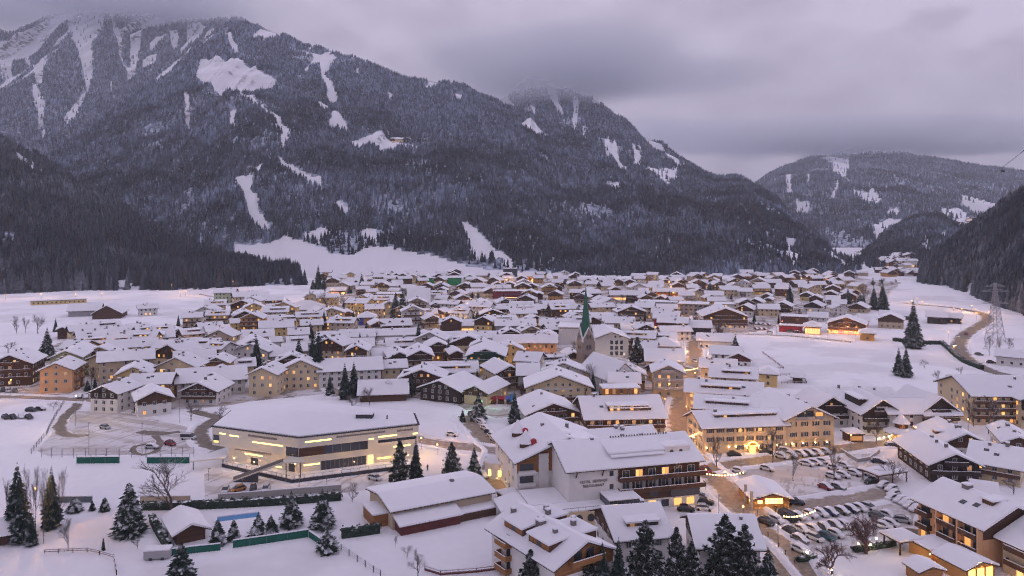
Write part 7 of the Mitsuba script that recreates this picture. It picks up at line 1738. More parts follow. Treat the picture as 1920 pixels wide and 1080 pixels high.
('bare', 314.1, 683.6, 15.8, 12.7, 'bare thicket beside valley-end spruces'),
('bare', -55.7, 300.5, 7.0, 7.7, 'bare shrub tree before the long brown hall'),
('bare', -48.5, 312.6, 7.2, 8.0, 'bare slender trees before the long brown hall'),
('bare', -61.4, 294.8, 5.5, 8.2, 'bare shrubs behind the modern hall'),
('bare', 23.0, 355.5, 9.9, 12.3, 'bare hillside tree left of the church'),
('xmas', -116.6, 509.9, 7.4, 4.7, 'Christmas tree glowing with fairy lights')]
rt = random.Random(5)
lampc = 0
for i_, (kind, X, Y, h, w, label) in enumerate(TREES):
    nm = {'fir': 'spruce', 'pine': 'pine', 'bare': 'bare_tree', 'thuja': 'cypress', 'round': 'round_tree', 'xmas': 'christmas_tree'}[kind]
    key, j = nm, 0
    while key in USED:
        j += 1
        key = f'{nm}_{j:03d}'
    USED.add(key)
    tag(key, label, {'spruce': 'spruce tree', 'pine': 'pine tree', 'bare_tree': 'bare tree', 'cypress': 'cypress', 'round_tree': 'bare tree', 'christmas_tree': 'Christmas tree'}[nm])
    fam = 'snowy' if kind == 'fir' and ('snow' in label or 'speckled' in label) else 'fir' if kind == 'xmas' else kind
    pr = PROTO[fam][i_ % len(PROTO[fam])]
    place = T().translate([X, Y, 0]).rotate([0, 0, 1], rt.uniform(0, 360))
    hh = h * rt.uniform(.97, 1.05)
    if kind == 'fir' and 280 < Y < 620:
        hh, w = hh * 1.22, w * 1.12
    if kind == 'pine':
        w *= 1.35 if Y < 190 else 1.12
    scene[key + '__crown'] = {**pr, 'to_world': place @ T().scale([w * (1.4 if kind == 'fir' else 1.1), w * (1.4 if kind == 'fir' else 1.1), hh * 1.04])}
    if kind in ('fir', 'pine', 'thuja', 'xmas'):
        scene[key + '__trunk'] = {**TRUNK, 'to_world': place @ T().translate([0, 0, -.3]) @ T().scale([.035 * hh * .6, .035 * hh * .6, hh * .9])}
    if kind == 'xmas':
        for q in range(26):
            z = .08 + .86 * rt.random()
            a, rd = rt.uniform(0, 6.28), w * .5 * (1 - z) + .1
            put(key + '__bulb', trimesh.creation.icosphere(0, .22).apply_translation((X + rd * math.cos(a), Y + rd * math.sin(a), z * hh)), 'lamp_glass', emitter=glow(2.2, 1.1, .25))

# small garden trees and shrubs between the houses
gs, gcells, spots = random.Random(23), {}, []
OCC = np.array([(r[1], r[2]) for r in HOUSES] + [(f[0], f[1]) for f in far_rows])
RDS = np.vstack([smooth_line(v[0])[0] for v in ROADS.values()])
NOGO = [np.array(z) for z in GARDEN_HOLES]
while len(spots) < 380:
    yy = 262 + 640 * gs.random() ** 1.2
    xx = gs.uniform(-.60, .50) * yy
    P_ = np.array([xx]), np.array([yy])
    if not inside(GARDEN_ZONE, *P_)[0] or any(inside(z, *P_)[0] for z in NOGO):
        continue
    if np.hypot(OCC[:, 0] - xx, OCC[:, 1] - yy - 0).min() < 9.5 or np.hypot(RDS[:, 0] - xx, RDS[:, 1] - yy).min() < 6:
        continue
    if np.hypot(OCC[:, 0] - xx, OCC[:, 1] + 6 - yy).min() < 8:
        continue
    spots.append((xx, yy))
    con = gs.random() < .40
    i = int(np.argmin([math.hypot(xx - a, (yy - c) * .6) for _, a, c in LANDMARKS]))
    way = ('behind-' if yy > LANDMARKS[i][2] else 'front-') + ('right' if xx > LANDMARKS[i][1] else 'left')
    gcells.setdefault((i, way, con), []).append((math.hypot(xx - LANDMARKS[i][1], yy - LANDMARKS[i][2]), xx, yy))
for (i, way, con), l in gcells.items():
    for j, (_, xx, yy) in enumerate(sorted(l)):
        nm = 'garden_spruce' if con else 'garden_tree'
        key, q = nm, 0
        while key in USED:
            q += 1
            key = f'{nm}_{q:03d}'
        USED.add(key)
        tag(key, f"{ORD[j]} small {'dark spruce' if con else 'bare tree'} {way} of {LANDMARKS[i][0]}", 'spruce tree' if con else 'bare tree', 'small garden trees between the houses')
        h, w = (gs.uniform(5, 10), gs.uniform(2.4, 4)) if con else (gs.uniform(3, 7), gs.uniform(3.5, 6.5))
        pr = PROTO['fir' if con else gs.choice(('bare', 'bare', 'round'))]
        scene[key + '__crown'] = {**pr[q % len(pr)], 'to_world': T().translate([xx, yy, 0]).rotate([0, 0, 1], gs.uniform(0, 360)) @ T().scale([w, w, h])}

# ------------------------------------------------------------------ hedges and fences
HEDGES = [([(-92.4, 192.0), (-79.4, 192.6), (-62.2, 194.8), (-44.2, 198.7)], 2.2, 2.0, 'long snow-topped hedge below the concrete wall'), ([(-86.5, 184.6), (-83.0, 179.3), (-75.7, 169.0)], 1.8, 1.8, 'snow-topped hedge left of the log cabin'), ([(-38.8, 174.7), (-34.3, 176.2), (-30.7, 177.7)], 2.4, 1.6, 'snow-topped hedge at the bottom lawn corner'), ([(229.7, 462.5), (232.9, 457.4), (237.7, 452.4), (243.8, 449.2), (251.6, 449.2), (245.0, 432.0), (234.8, 406.6), (229.4, 386.4), (228.1, 372.5)], 2.6, 2.0, 'frosty hedge along the big snow field and valley road'), ([(89.2, 169.4), (92.5, 170.6), (96.1, 172.0)], 2.0, 1.2, 'dark clipped hedge on the bottom-right hotel terrace, far one'), ([(90.5, 166.6), (94.3, 168.3), (98.4, 170.1)], 2.0, 1.2, 'dark clipped hedge on the bottom-right hotel terrace, near one'), ([(74.3, 167.1), (77.9, 168.1), (85.1, 170.6)], 1.4, 1.0, 'low dark hedge below the rounded reddish tree'), ([(60.2, 162.4), (62.6, 162.8), (64.8, 163.7)], 1.3, 1.0, 'low dark hedge at the lit car park sign')]
for pts, h, w, label in HEDGES:
    q, nn = smooth_line(pts, .55)
    r_ = np.random.RandomState(len(label))
    V, F_ = [], []
    for p, nrm in zip(q, nn):
        for _ in range(5 if len(q) < 150 else 3):
            c = np.array([*(p + nrm * r_.uniform(-.4, .4) * w), h * r_.uniform(.25, 1.0)])
            a = r_.uniform(0, 6.28)
            tip = c + np.array([math.cos(a) * .55, math.sin(a) * .55, r_.uniform(-.3, .25)])
            v, f = tents(c, tip, .32, .22, r_)
            F_ += [[k + len(V) for k in t] for t in f]
            V += v
    d = []
    for lo in range(0, len(q) - 1, 8):
        a_ = q[lo:lo + 9]
        n_ = nn[lo:lo + 9]
        L, R = a_ + n_ * w * .4, a_ - n_ * w * .4
        k = len(V)
        m = len(a_)
        V += [np.array([*x, -.1]) for x in L] + [np.array([*x, h * .82]) for x in L] + [np.array([*x, h * .82]) for x in R] + [np.array([*x, -.1]) for x in R]
        for s_ in range(3):
            for j in range(m - 1):
                a, b = k + s_ * m + j, k + (s_ + 1) * m + j
                F_ += [[a, b, b + 1], [a, b + 1, a + 1]]
    key = put('hedge', trimesh.Trimesh(np.array(V), np.array(F_), process=False), 'needles_snowy')
    tag(key, label, 'hedge')
FENCES = [('green_screen', [(-129.5, 228.4), (-116.9, 228.7)], 1.9, 'wall_gE2', 'dark green windscreen on the court fence, left one'), ('green_screen', [(-108.6, 228.4), (-96.0, 228.5)], 1.9, 'wall_gE2', 'dark green windscreen on the court fence, right one'), ('green_screen', [(-77.1, 163.7), (-73.4, 165.2), (-68.7, 166.8), (-63.8, 168.1)], 1.5, 'wall_gE2', 'green court fence left of the snowy firs'), ('green_screen', [(-61.5, 169.3), (-54.9, 171.8), (-46.4, 175.2)], 1.7, 'wall_gE2', 'green court fence below the blue pool'), ('green_screen', [(-46.2, 175.0), (-42.7, 170.9), (-39.4, 167.2)], 1.5, 'wall_gE2', 'green court fence at the right court corner'), ('grey_screen', [(-116.0, 196.5), (-107.5, 196.7)], 1.6, 'wall_st2', 'grey screen on the near court fence'), ('ochre_screen', [(-95.1, 196.5), (-82.5, 196.9)], 1.6, 'wall_be', 'beige screen on the near court fence'), ('stone_wall', [(-75.8, 198.1), (-64.1, 200.7), (-45.6, 205.3)], 1.6, 'concrete', 'long concrete wall below the modern hall forecourt'), ('wooden_fence', [(-101.3, 166.3), (-92.5, 167.2)], 1.0, 'wood_br', 'wooden rail fence on the left lawn'), ('wooden_fence', [(-92.5, 167.2), (-89.1, 165.9), (-84.9, 163.7), (-80.5, 156.3)], 1.0, 'wood_br', 'snowy wooden fence at the garden bed'), ('red_railing', [(-18.0, 158.3), (-14.5, 156.1), (-7.3, 157.3), (-1.7, 158.9)], 1.1, 'wood_rd', 'dark red railing at the bottom lawn'), ('wire_fence', [(-149.0, 238.0), (-156.5, 258.1), (-167.5, 281.5), (-177.0, 303.5)], 1.6, 'metal', 'wire fence along the left parking lot'), ('wire_fence', [(-143.7, 234.4), (-137.1, 234.0), (-130.0, 234.0), (-123.5, 234.0), (-115.9, 234.0), (-107.4, 234.4), (-97.4, 235.1)], 2.8, 'metal', 'tall wire fence behind the tennis court'), ('wire_fence', [(-37.4, 168.1), (-32.7, 162.4), (-28.4, 157.5), (-26.6, 155.5)], 1.3, 'metal', 'low wire fence at the bottom left lawn'), ('field_fence', [(137.0, 419.8), (134.8, 396.2), (132.6, 374.7), (128.0, 373.6)], 1.0, 'wood_rd', 'reddish wooden fence at the near field corner'), ('field_fence', [(125.1, 357.9), (135.6, 358.3), (130.8, 340.9), (119.1, 339.6)], 1.0, 'wood_br', 'wooden fence round the tiny red hut'), ('post_row', [(57.6, 178.9), (58.5, 175.5), (58.9, 169.7), (59.0, 165.8), (59.5, 161.6)], 0.9, 'wood_br', 'row of slim posts along the side street'), ('garden_wall', [(85.8, 173.3), (88.1, 176.2), (91.1, 177.2), (93.4, 176.2)], 1.3, 'concrete', 'curved pale wall at the bottom-right hotel terrace'), ('terrace_wall', [(102.7, 239.8), (103.4, 229.5), (107.6, 231.3), (114.6, 239.3)], 1.0, 'concrete', 'low wall round the snowy beer garden')]
for nm, pts, h, m_, label in FENCES:
    b = Place(nm, 0, 0)
    tag(b.key, label, 'wall' if 'wall' in nm else 'railing' if 'rail' in nm else 'fence')
    solid = 'screen' in nm or 'wall' in nm
    p = np.array(pts, float)
    for a, c in zip(p[:-1], p[1:]):
        L = np.linalg.norm(c - a)
        if solid:
            k = on_face(b, 'panel', a, c, 0, .999, -.2, h, m_, .12 if 'wall' in nm else .05, .12 if 'wall' in nm else .05)
            on_face(b, k + '__snow', a, c, 0, .999, h + .003, h + .18, 'snow', .16, .16)
        n = max(1, int(L / (2.6 if 'wood' in nm or 'field' in nm else 3.2)))
        for i in range(n + 1):
            u = i / n
            if not 'wall' in nm:
                on_face(b, 'post', a, c, max(0, u - .045 / L), min(1, u + .045 / L), -.2, h + (.8 if 'green' in nm and h > 1.6 else .1), 'metal' if solid or 'wire' in nm else m_, .1, .1)
        if 'wood' in nm or 'field' in nm or 'rail' in nm:
            for z in (.45, .85):
                kk = on_face(b, 'rail', a, c, 0, 1, h * z, h * z + .12, m_, .14, -.1)
            on_face(b, 'rail_snow', a, c, 0, 1, h * .85 + .123, h * .85 + .24, 'snow', .16, -.08)
            if 'red' in nm:
                on_face(b, 'board', a, c, 0, 1, .1, h * .42, m_, .12, -.1)
        if 'wire' in nm:
            for z in (.35, .7, 1.0):
                on_face(b, 'wire', a, c, 0, 1, h * z - .02, h * z + .02, 'metal', .02, .02)
pool = Place('swimming_pool', -66.5, 186.6, 20)
tag(pool.key, 'pale blue swimming pool strip in the snowy garden', 'pool')
pool.box('water', -4.8, 4.8, -1.0, 1.6, -.2, .06, 'pool')
pool.box('rim', -5.6, -4.83, -1.6, 2.2, -.2, .3, 'snow')
pool.box('rim', -4.8, 4.8, 1.65, 2.3, -.2, .3, 'snow')
tr = Place('trailer', -75.5, 163, 8)
tag(tr.key, 'pale box trailer with snowy top in the bottom garden', 'trailer')
tr.box('body', -2.6, 2.6, 0, 2.6, .35, 2.0, 'wall_gr')
tr.box('roof_snow', -2.6, 2.6, 0, 2.6, 2.003, 2.25, 'snow')
for x in (-1.2, 1.2):
    tr.box('wheel', x - .3, x + .3, -.05, .15, 0, .6, 'plinth')

# ------------------------------------------------------------------ cars
CARCOL = dict(dk=(.012, .013, .016), wh=(.55, .55, .56), si=(.33, .34, .36), bl=(.03, .06, .16), ol=(.14, .13, .09), nv=(.018, .025, .06), gr=(.12, .125, .13), tl=(.03, .10, .11), rd=(.22, .02, .03), oc=(.38, .15, .04))
for k_, c_ in CARCOL.items():
    mat('paint_' + k_, c_, .32, clearcoat=.6)
mat('tyre', (.012, .012, .013), .9)
mat('head_lens', (.6, .6, .6), .2)
mat('tail_lens', (.30, .012, .012), .3)
_carcache = {}


def loft(secs):
    """Sections along x: each a closed ring of (y, z)."""
    xs = [s[0] for s in secs]
    R = np.array([[(x, y, z) for y, z in s[1]] for x, s in zip(xs, secs)])
    n, k = R.shape[:2]
    i, j = np.meshgrid(np.arange(n - 1), np.arange(k), indexing='ij')
    q = np.stack([i * k + j, i * k + (j + 1) % k, (i + 1) * k + (j + 1) % k, (i + 1) * k + j], -1).reshape(-1, 4)
    f = [q[:, [0, 1, 2]], q[:, [0, 2, 3]]]
    for o, s in ((0, 1), ((n - 1) * k, -1)):
        c = [[o, o + t, o + t + 1][::s] for t in range(1, k - 1)]
        f.append(np.array(c))
    return trimesh.Trimesh(R.reshape(-1, 3), np.vstack(f), process=False)


def ring(hw, z0, z1, tuck=.1):
    return [(-hw + tuck, z0), (-hw, z0 + .18), (-hw, z1 - .14), (-hw + .09, z1), (hw - .09, z1), (hw, z1 - .14), (hw, z0 + .18), (hw - tuck, z0)]


def car_meshes(kind):
    if kind in _carcache:
        return _carcache[kind]
    L, W, roof = (4.9, 1.9, 1.95) if kind == 'v' else (4.35, 1.78, 1.50)
    hw, h = W / 2, L / 2
    if kind == 'v':
        body = loft([(-h, ring(hw - .1, .35, .95)), (-h + .1, ring(hw, .25, 1.0)), (h - .15, ring(hw, .25, 1.0)), (h, ring(hw - .1, .35, .85))])
        cab = loft([(-h + .05, ring(hw - .10, .95, roof - .1, .0)), (-h + .3, ring(hw - .06, .95, roof, .0)), (h - 1.5, ring(hw - .08, .95, roof, .0)), (h - .7, ring(hw - .14, .95, 1.05, .0))])
        top = loft([(-h + .25, ring(hw - .12, roof - .05, roof + .03, .0)), (h - 1.55, ring(hw - .14, roof - .05, roof + .03, .0))])
    else:
        body = loft([(-h, ring(hw - .14, .38, .72)), (-h + .15, ring(hw, .25, .90)), (-h + 1.0, ring(hw, .24, .95)), (.65, ring(hw, .24, .95)), (h - .35, ring(hw - .02, .26, .82)), (h, ring(hw - .2, .38, .62))])
        cab = loft([(-h + .12, ring(hw - .16, .88, .98, .0)), (-h + .75, ring(hw - .16, .9, roof - .06, .0)), (-.1, ring(hw - .14, .9, roof, .0)), (.35, ring(hw - .18, .9, roof - .06, .0)), (1.2, ring(hw - .12, .9, .97, .0))])
        top = loft([(-h + .70, ring(hw - .26, roof - .12, roof - .02, .0)), (-.1, ring(hw - .24, roof - .04, roof + .05, .0)), (.35, ring(hw - .28, roof - .10, roof - .01, .0))])
    rr_ = np.random.RandomState(1)
    z = roof
    if kind == 'v':
        sn = [loft([(-h + .2, ring(hw - .1, z, z + .16, .0)), (h - 1.5, ring(hw - .12, z, z + .14, .0))])]
    else:
        sn = [loft([(-h + .5, ring(hw - .22, z - .3, z - .12, .0)), (-h + .8, ring(hw - .16, z - .1, z + .08, .0)), (-.1, ring(hw - .16, z - .02, z + .17, .0)), (.4, ring(hw - .2, z - .1, z + .08, .0)), (1.15, ring(hw - .14, .95, 1.08, .0))]),
              loft([(1.05, ring(hw - .1, .88, 1.04, .0)), (h - .4, ring(hw - .14, .78, .94, .0)), (h - .12, ring(hw - .25, .68, .78, .0))]),
              loft([(-h + .1, ring(hw - .14, .88, 1.05, .0)), (-h + .6, ring(hw - .16, .95, 1.22, .0))])]
    wheels = []
    for x in (-h + .8, h - .85):
        for s in (-1, 1):
            c = trimesh.creation.cylinder(.32, .22, sections=14)
            c.apply_transform(trimesh.transformations.rotation_matrix(math.pi / 2, (1, 0, 0)))
            c.apply_translation((x, s * (hw - .08), .32))
            wheels.append(c)
    lamps = [[boxm(h - .16, h - .02, s * (hw - .38) - .16, s * (hw - .38) + .16, .56, .70) for s in (-1, 1)], [boxm(-h - .02, -h + .1, s * (hw - .3) - .14, s * (hw - .3) + .14, .62, .80) for s in (-1, 1)]]
    _carcache[kind] = dict(body=body, cab=cab, top=top, snow=joinm(sn), wheels=wheels, lamps=lamps)
    return _carcache[kind]


def ply_of(kind, part, i, bsdf, smooth):
    k = (kind, part, i, bsdf)
    if k not in _carcache:
        m = _carcache[kind][part]
        _carcache[k] = mikit.ply(m if i is None else m[i] if part == 'wheels' else m[i[0]][i[1]], bsdf, smooth)
    return _carcache[k]


CARS = [
(60.5, 182.4, 28.0, 'dk', '', 'black car in the lower car park, first such from left'),
(63.4, 183.8, 28.0, 'wh', 's', 'snow-covered white car in the lower car park, first such from left'),
(66.6, 185.2, 28.0, 'dk', 'v', 'black van in the lower car park'),
(69.3, 185.9, 28.0, 'si', 's', 'snow-covered silver car in the lower car park, first such from left'),
(72.8, 187.1, 26.0, 'wh', 's', 'snow-covered white car in the lower car park, fourth such from left'),
(75.5, 188.0, 30.0, 'wh', 's', 'snow-covered white car in the lower car park, sixth such from left'),
(78.2, 188.6, 30.0, 'bl', 's', 'snow-covered blue car in the lower car park'),
(81.3, 189.3, 30.0, 'ol', 's', 'snow-covered olive car in the lower car park'),
(84.1, 190.5, 30.0, 'nv', 's', 'snow-covered dark blue car in the lower car park'),
(86.6, 191.3, 30.0, 'wh', 's', 'snow-covered white car in the lower car park, ninth such from left'),
(89.2, 192.2, 30.0, 'wh', '', 'white car in the lower car park, second such from left'),
(64.1, 176.5, 26.0, 'dk', '', 'black car in the lower car park, second such from left'),
(67.2, 177.9, 26.0, 'wh', 's', 'snow-covered white car in the lower car park, third such from left'),
(70.0, 178.1, 26.0, 'wh', 's', 'snow-covered white car in the lower car park, fifth such from left'),
(73.0, 179.2, 20.0, 'gr', 's', 'snow-covered grey car in the lower car park, second such from left'),
(76.0, 180.4, 20.0, 'gr', 's', 'snow-covered grey car in the lower car park, third such from left'),
(78.1, 180.6, 20.0, 'wh', 's', 'snow-covered white car in the lower car park, eighth such from left'),
(64.7, 172.5, 32.0, 'gr', 's', 'snow-covered grey car in the lower car park, first such from left'),
(68.5, 173.4, 32.0, 'wh', '', 'white car in the lower car park, first such from left'),
(71.3, 174.0, 32.0, 'tl', '', 'teal car in the lower car park'),
(74.0, 175.4, 32.0, 'wh', 's', 'snow-covered white car in the lower car park, seventh such from left'),
(88.4, 185.8, 26.0, 'gr', '', 'grey car in the lower car park'),
(91.4, 186.6, 26.0, 'wh', 's', 'snow-covered white car in the lower car park, twelfth such from left'),
(89.4, 181.5, 40.0, 'wh', 's', 'snow-covered white car in the lower car park, thirteenth such from left'),
(93.5, 183.6, 60.0, 'si', '', 'silver car in the lower car park'),
(87.1, 180.1, 40.0, 'wh', 's', 'snow-covered white car in the lower car park, tenth such from left'),
(100.5, 207.9, -60.0, 'wh', 's', 'snow-covered white car in the lower car park, eleventh such from left'),
(101.3, 205.0, -62.0, 'wh', 's', 'snow-covered white car in the lower car park, fourteenth such from left'),
(100.0, 201.3, -62.0, 'wh', 's', 'snow-covered white car in the lower car park, sixteenth such from left'),
(98.0, 198.3, -62.0, 'wh', 's', 'snow-covered white car in the lower car park, fifteenth such from left'),
(99.5, 196.8, -62.0, 'wh', 's', 'snow-covered white car in the lower car park, seventeenth such from left'),
(100.0, 195.0, -62.0, 'wh', 's', 'snow-covered white car in the lower car park, eighteenth such from left'),
(99.9, 192.9, -62.0, 'si', 's', 'snow-covered silver car in the lower car park, second such from left'),
(100.3, 190.8, -62.0, 'wh', 's', 'snow-covered white car in the lower car park, nineteenth such from left'),
(98.5, 210.9, -60.0, 'dk', '', 'black car in the lower car park, third such from left'),
(84.4, 206.5, 30.0, 'rd', 's', 'snow-covered red car in the lower car park'),
(87.7, 206.5, 34.0, 'gr', 's', 'snow-covered grey car in the lower car park, fourth such from left'),
(72.2, 195.1, 80.0, 'nv', '', 'dark blue car in the lower car park'),
(62.7, 167.0, 30.0, 'wh', 's', 'snow-covered white car in the lower car park, second such from left'),
(68.0, 235.1, 82.0, 'dk', '', 'black car in the upper car park, third such from left'),
(78.6, 237.8, 82.0, 'dk', '', 'black car in the upper car park, fourth such from left'),
(85.1, 239.6, 70.0, 'gr', 's', 'snow-covered grey car in the upper car park, first such from left'),
(82.0, 233.3, 40.0, 'wh', 's', 'snow-covered white car in the upper car park, third such from left'),
(85.4, 234.7, 28.0, 'wh', 's', 'snow-covered white car in the upper car park, fourth such from left'),
(88.7, 235.8, 28.0, 'wh', 's', 'snow-covered white car in the upper car park, fifth such from left'),
(91.4, 236.2, 28.0, 'gr', 's', 'snow-covered grey car in the upper car park, second such from left'),
(94.2, 236.9, 28.0, 'wh', 's', 'snow-covered white car in the upper car park, eighth such from left'),
(97.2, 238.0, 28.0, 'wh', 's', 'snow-covered white car in the upper car park, tenth such from left'),
(86.9, 226.2, 50.0, 'wh', 's', 'snow-covered white car in the upper car park, sixth such from left'),
(89.7, 227.2, 50.0, 'wh', 's', 'snow-covered white car in the upper car park, seventh such from left'),
(92.6, 228.5, 50.0, 'wh', 's', 'snow-covered white car in the upper car park, ninth such from left'),
(93.5, 222.6, 50.0, 'wh', 's', 'snow-covered white car in the upper car park, twelfth such from left'),
(97.2, 224.6, 40.0, 'wh', 's', 'snow-covered white car in the upper car park, fourteenth such from left'),
(73.7, 222.0, 50.0, 'wh', 's', 'snow-covered white car in the upper car park, second such from left'),
(64.9, 219.8, 50.0, 'wh', 's', 'snow-covered white car in the upper car park, first such from left'),
(89.9, 215.3, 40.0, 'wh', 's', 'snow-covered white car in the upper car park, eleventh such from left'),
(93.1, 216.2, 40.0, 'wh', 's', 'snow-covered white car in the upper car park, thirteenth such from left'),
(97.0, 217.7, 40.0, 'wh', 's', 'snow-covered white car in the upper car park, fifteenth such from left'),
(99.8, 218.6, 40.0, 'wh', 's', 'snow-covered white car in the upper car park, sixteenth such from left'),
(121.3, 244.9, 80.0, 'dk', 's', 'snow-covered black car in the upper car park'),
(109.2, 228.7, 60.0, 'nv', 's', 'snow-covered dark blue car in the upper car park'),
(127.3, 248.8, 70.0, 'wh', 's', 'snow-covered white car in the upper car park, seventeenth such from left'),
(48.9, 199.4, 75.0, 'wh', '', 'white car in the upper car park, first such from left'),
(49.3, 195.5, 75.0, 'dk', '', 'black car in the upper car park, second such from left'),
(47.9, 191.4, 75.0, 'wh', '', 'white car in the upper car park, second such from left'),
(43.2, 190.7, 75.0, 'dk', '', 'black car in the upper car park, first such from left'),
(55.7, 220.6, 20.0, 'rd', 't', 'red car with glowing tail lights in the upper car park'),
(-182.0, 290.7, 80.0, 'dk', '', 'black car in the left lots, fourth such from left'),
(-179.6, 292.6, 70.0, 'dk', 's', 'snow-covered black car in the left lots'),
(-184.7, 280.2, 50.0, 'dk', '', 'black car in the left lots, first such from left'),
(-182.1, 280.2, 50.0, 'dk', '', 'black car in the left lots, second such from left'),
(-179.6, 281.0, 40.0, 'wh', 's', 'snow-covered white car in the left lots, first such from left'),
(-176.2, 280.2, 50.0, 'dk', '', 'black car in the left lots, third such from left'),
(-141.1, 266.5, 62.0, 'si', '', 'silver car in the left lots'),
(-114.0, 243.2, 80.0, 'si', 's', 'snow-covered silver car in the left lots'),
(-109.8, 246.9, 60.0, 'rd', 't', 'red car with glowing tail lights in the left lots'),
(-106.8, 253.5, 88.0, 'wh', 'v', 'white van in the left lots'),
(-76.2, 204.2, 10.0, 'wh', '', 'white car in the left lots, first such from left'),
(-73.1, 204.8, -40.0, 'oc', '', 'orange car in the left lots'),
(-69.1, 205.0, 16.0, 'dk', '', 'black car in the left lots, fifth such from left'),
(-65.8, 205.3, 8.0, 'wh', '', 'white car in the left lots, second such from left'),
(-176.2, 313.2, 20.0, 'gr', 's', 'snow-covered grey car in the left lots'),
(-173.2, 312.6, 20.0, 'wh', 's', 'snow-covered white car in the left lots, second such from left'),
(-20.0, 257.5, 70.0, 'wh', 's', 'snow-covered white car in the crossroads lane, first such from left'),
(-38.1, 213.8, 60.0, 'wh', '', 'white car in the crossroads lane'),
(-6.5, 220.4, 5.0, 'wh', 'v', 'white van in the crossroads lane'),
(-10.9, 273.6, 40.0, 'wh', 's', 'snow-covered white car in the crossroads lane, second such from left'),
(-9.1, 265.2, 40.0, 'wh', 's', 'snow-covered white car in the crossroads lane, fourth such from left'),
(-7.7, 260.7, 40.0, 'dk', 's', 'snow-covered black car in the crossroads lane'),
(-6.5, 256.0, 40.0, 'wh', 's', 'snow-covered white car in the crossroads lane, fifth such from left'),
(-5.4, 251.4, 40.0, 'wh', 's', 'snow-covered white car in the crossroads lane, sixth such from left'),
(-14.8, 284.1, 30.0, 'dk', '', 'black car in the crossroads lane'),
(-12.5, 276.0, 40.0, 'gr', 's', 'snow-covered grey car in the crossroads lane'),
(-8.0, 216.0, 20.0, 'wh', 's', 'snow-covered white car in the crossroads lane, third such from left'),
(254.3, 442.4, -10.0, 'wh', 'h', 'white car with headlights on in the right-hand roads, third such from left'),
(276.4, 476.3, -20.0, 'wh', 'h', 'white car with headlights on in the right-hand roads, fourth such from left'),
(288.2, 487.5, -20.0, 'rd', 't', 'red car with glowing tail lights in the right-hand roads'),
(93.5, 393.7, 5.0, 'wh', 'h', 'white car with headlights on in the right-hand roads, first such from left'),
(250.6, 412.0, 40.0, 'gr', '', 'grey car in the right-hand roads'),
(242.6, 388.8, 60.0, 'dk', '', 'black car in the right-hand roads'),
(166.0, 494.5, 80.0, 'wh', 'h', 'white car with headlights on in the right-hand roads, second such from left'),
(167.7, 538.6, 10.0, 'gr', 's', 'snow-covered grey car in the far hotel lot, first such from left'),
(170.1, 536.3, 10.0, 'wh', 's', 'snow-covered white car in the far hotel lot, first such from left'),
(172.4, 534.0, 10.0, 'gr', 's', 'snow-covered grey car in the far hotel lot, third such from left'),
(174.8, 531.7, 10.0, 'wh', 's', 'snow-covered white car in the far hotel lot, third such from left'),
(177.8, 531.7, 10.0, 'dk', 's', 'snow-covered black car in the far hotel lot, second such from left'),
(162.3, 509.9, 10.0, 'gr', 's', 'snow-covered grey car in the far hotel lot, second such from left'),
(165.0, 509.1, 10.0, 'wh', 's', 'snow-covered white car in the far hotel lot, second such from left'),
(167.9, 509.1, 10.0, 'dk', 's', 'snow-covered black car in the far hotel lot, first such from left'),
(184.2, 495.7, 80.0, 'dk', 's', 'snow-covered black car in the far hotel lot, third such from left'),
(179.7, 497.7, 80.0, 'gr', '', 'grey car in the far hotel lot'),
(-212.4, 324.0, 30.0, 'wh', '', 'white car in the left brown hotel'),
(-209.8, 324.0, 30.0, 'gr', '', 'grey car in the left brown hotel'),
(-215.4, 324.8, 30.0, 'dk', '', 'black car in the left brown hotel')]
for i_, (X, Y, rot, col, fl, label) in enumerate(CARS):
    kind = 'v' if 'v' in fl else 'c'
    car_meshes(kind)
    nm = 'parked_van' if kind == 'v' else 'car' if fl in ('t', 'h') else 'parked_car'
    key, j = nm, 0
    while key in USED:
        j += 1
        key = f'{nm}_{j:03d}'
    USED.add(key)
    tag(key, label, 'van' if kind == 'v' else 'car', 'cars parked in the snowy lots' if nm == 'parked_car' else None)
    tow = T().translate([X, Y, .08]).rotate([0, 0, 1], rot - 90 if fl != 'h' else rot - 90)
    sh = lambda part, i, bs, sm=30: {**ply_of(kind, part, i, bs, sm), 'to_world': tow}
    scene[key + '__body'] = sh('body', None, 'paint_' + col)
    scene[key + '__window'] = sh('cab', None, 'pane')
    if 's' in fl:
        scene[key + '__snow'] = sh('snow', None, 'snow')
    else:
        scene[key + '__roof'] = sh('top', None, 'paint_' + col)
    if Y < 330 or fl in ('t', 'h'):
        for q in range(4):
            scene[key + '__wheel' + (f'_{q:03d}' if q else '')] = sh('wheels', q, 'tyre')
        for q in range(2):
            hd, tl = sh('lamps', (0, q), 'head_lens', False), sh('lamps', (1, q), 'tail_lens', False)
            if fl == 'h':
                hd['emitter'] = glow(14, 10, 5.5, 1)
            if fl == 't':
                tl['emitter'] = glow(3.5, .25, .12, .3)
            scene[key + '__headlight' + (f'_{q:03d}' if q else '')] = hd
            scene[key + '__taillight' + (f'_{q:03d}' if q else '')] = tl

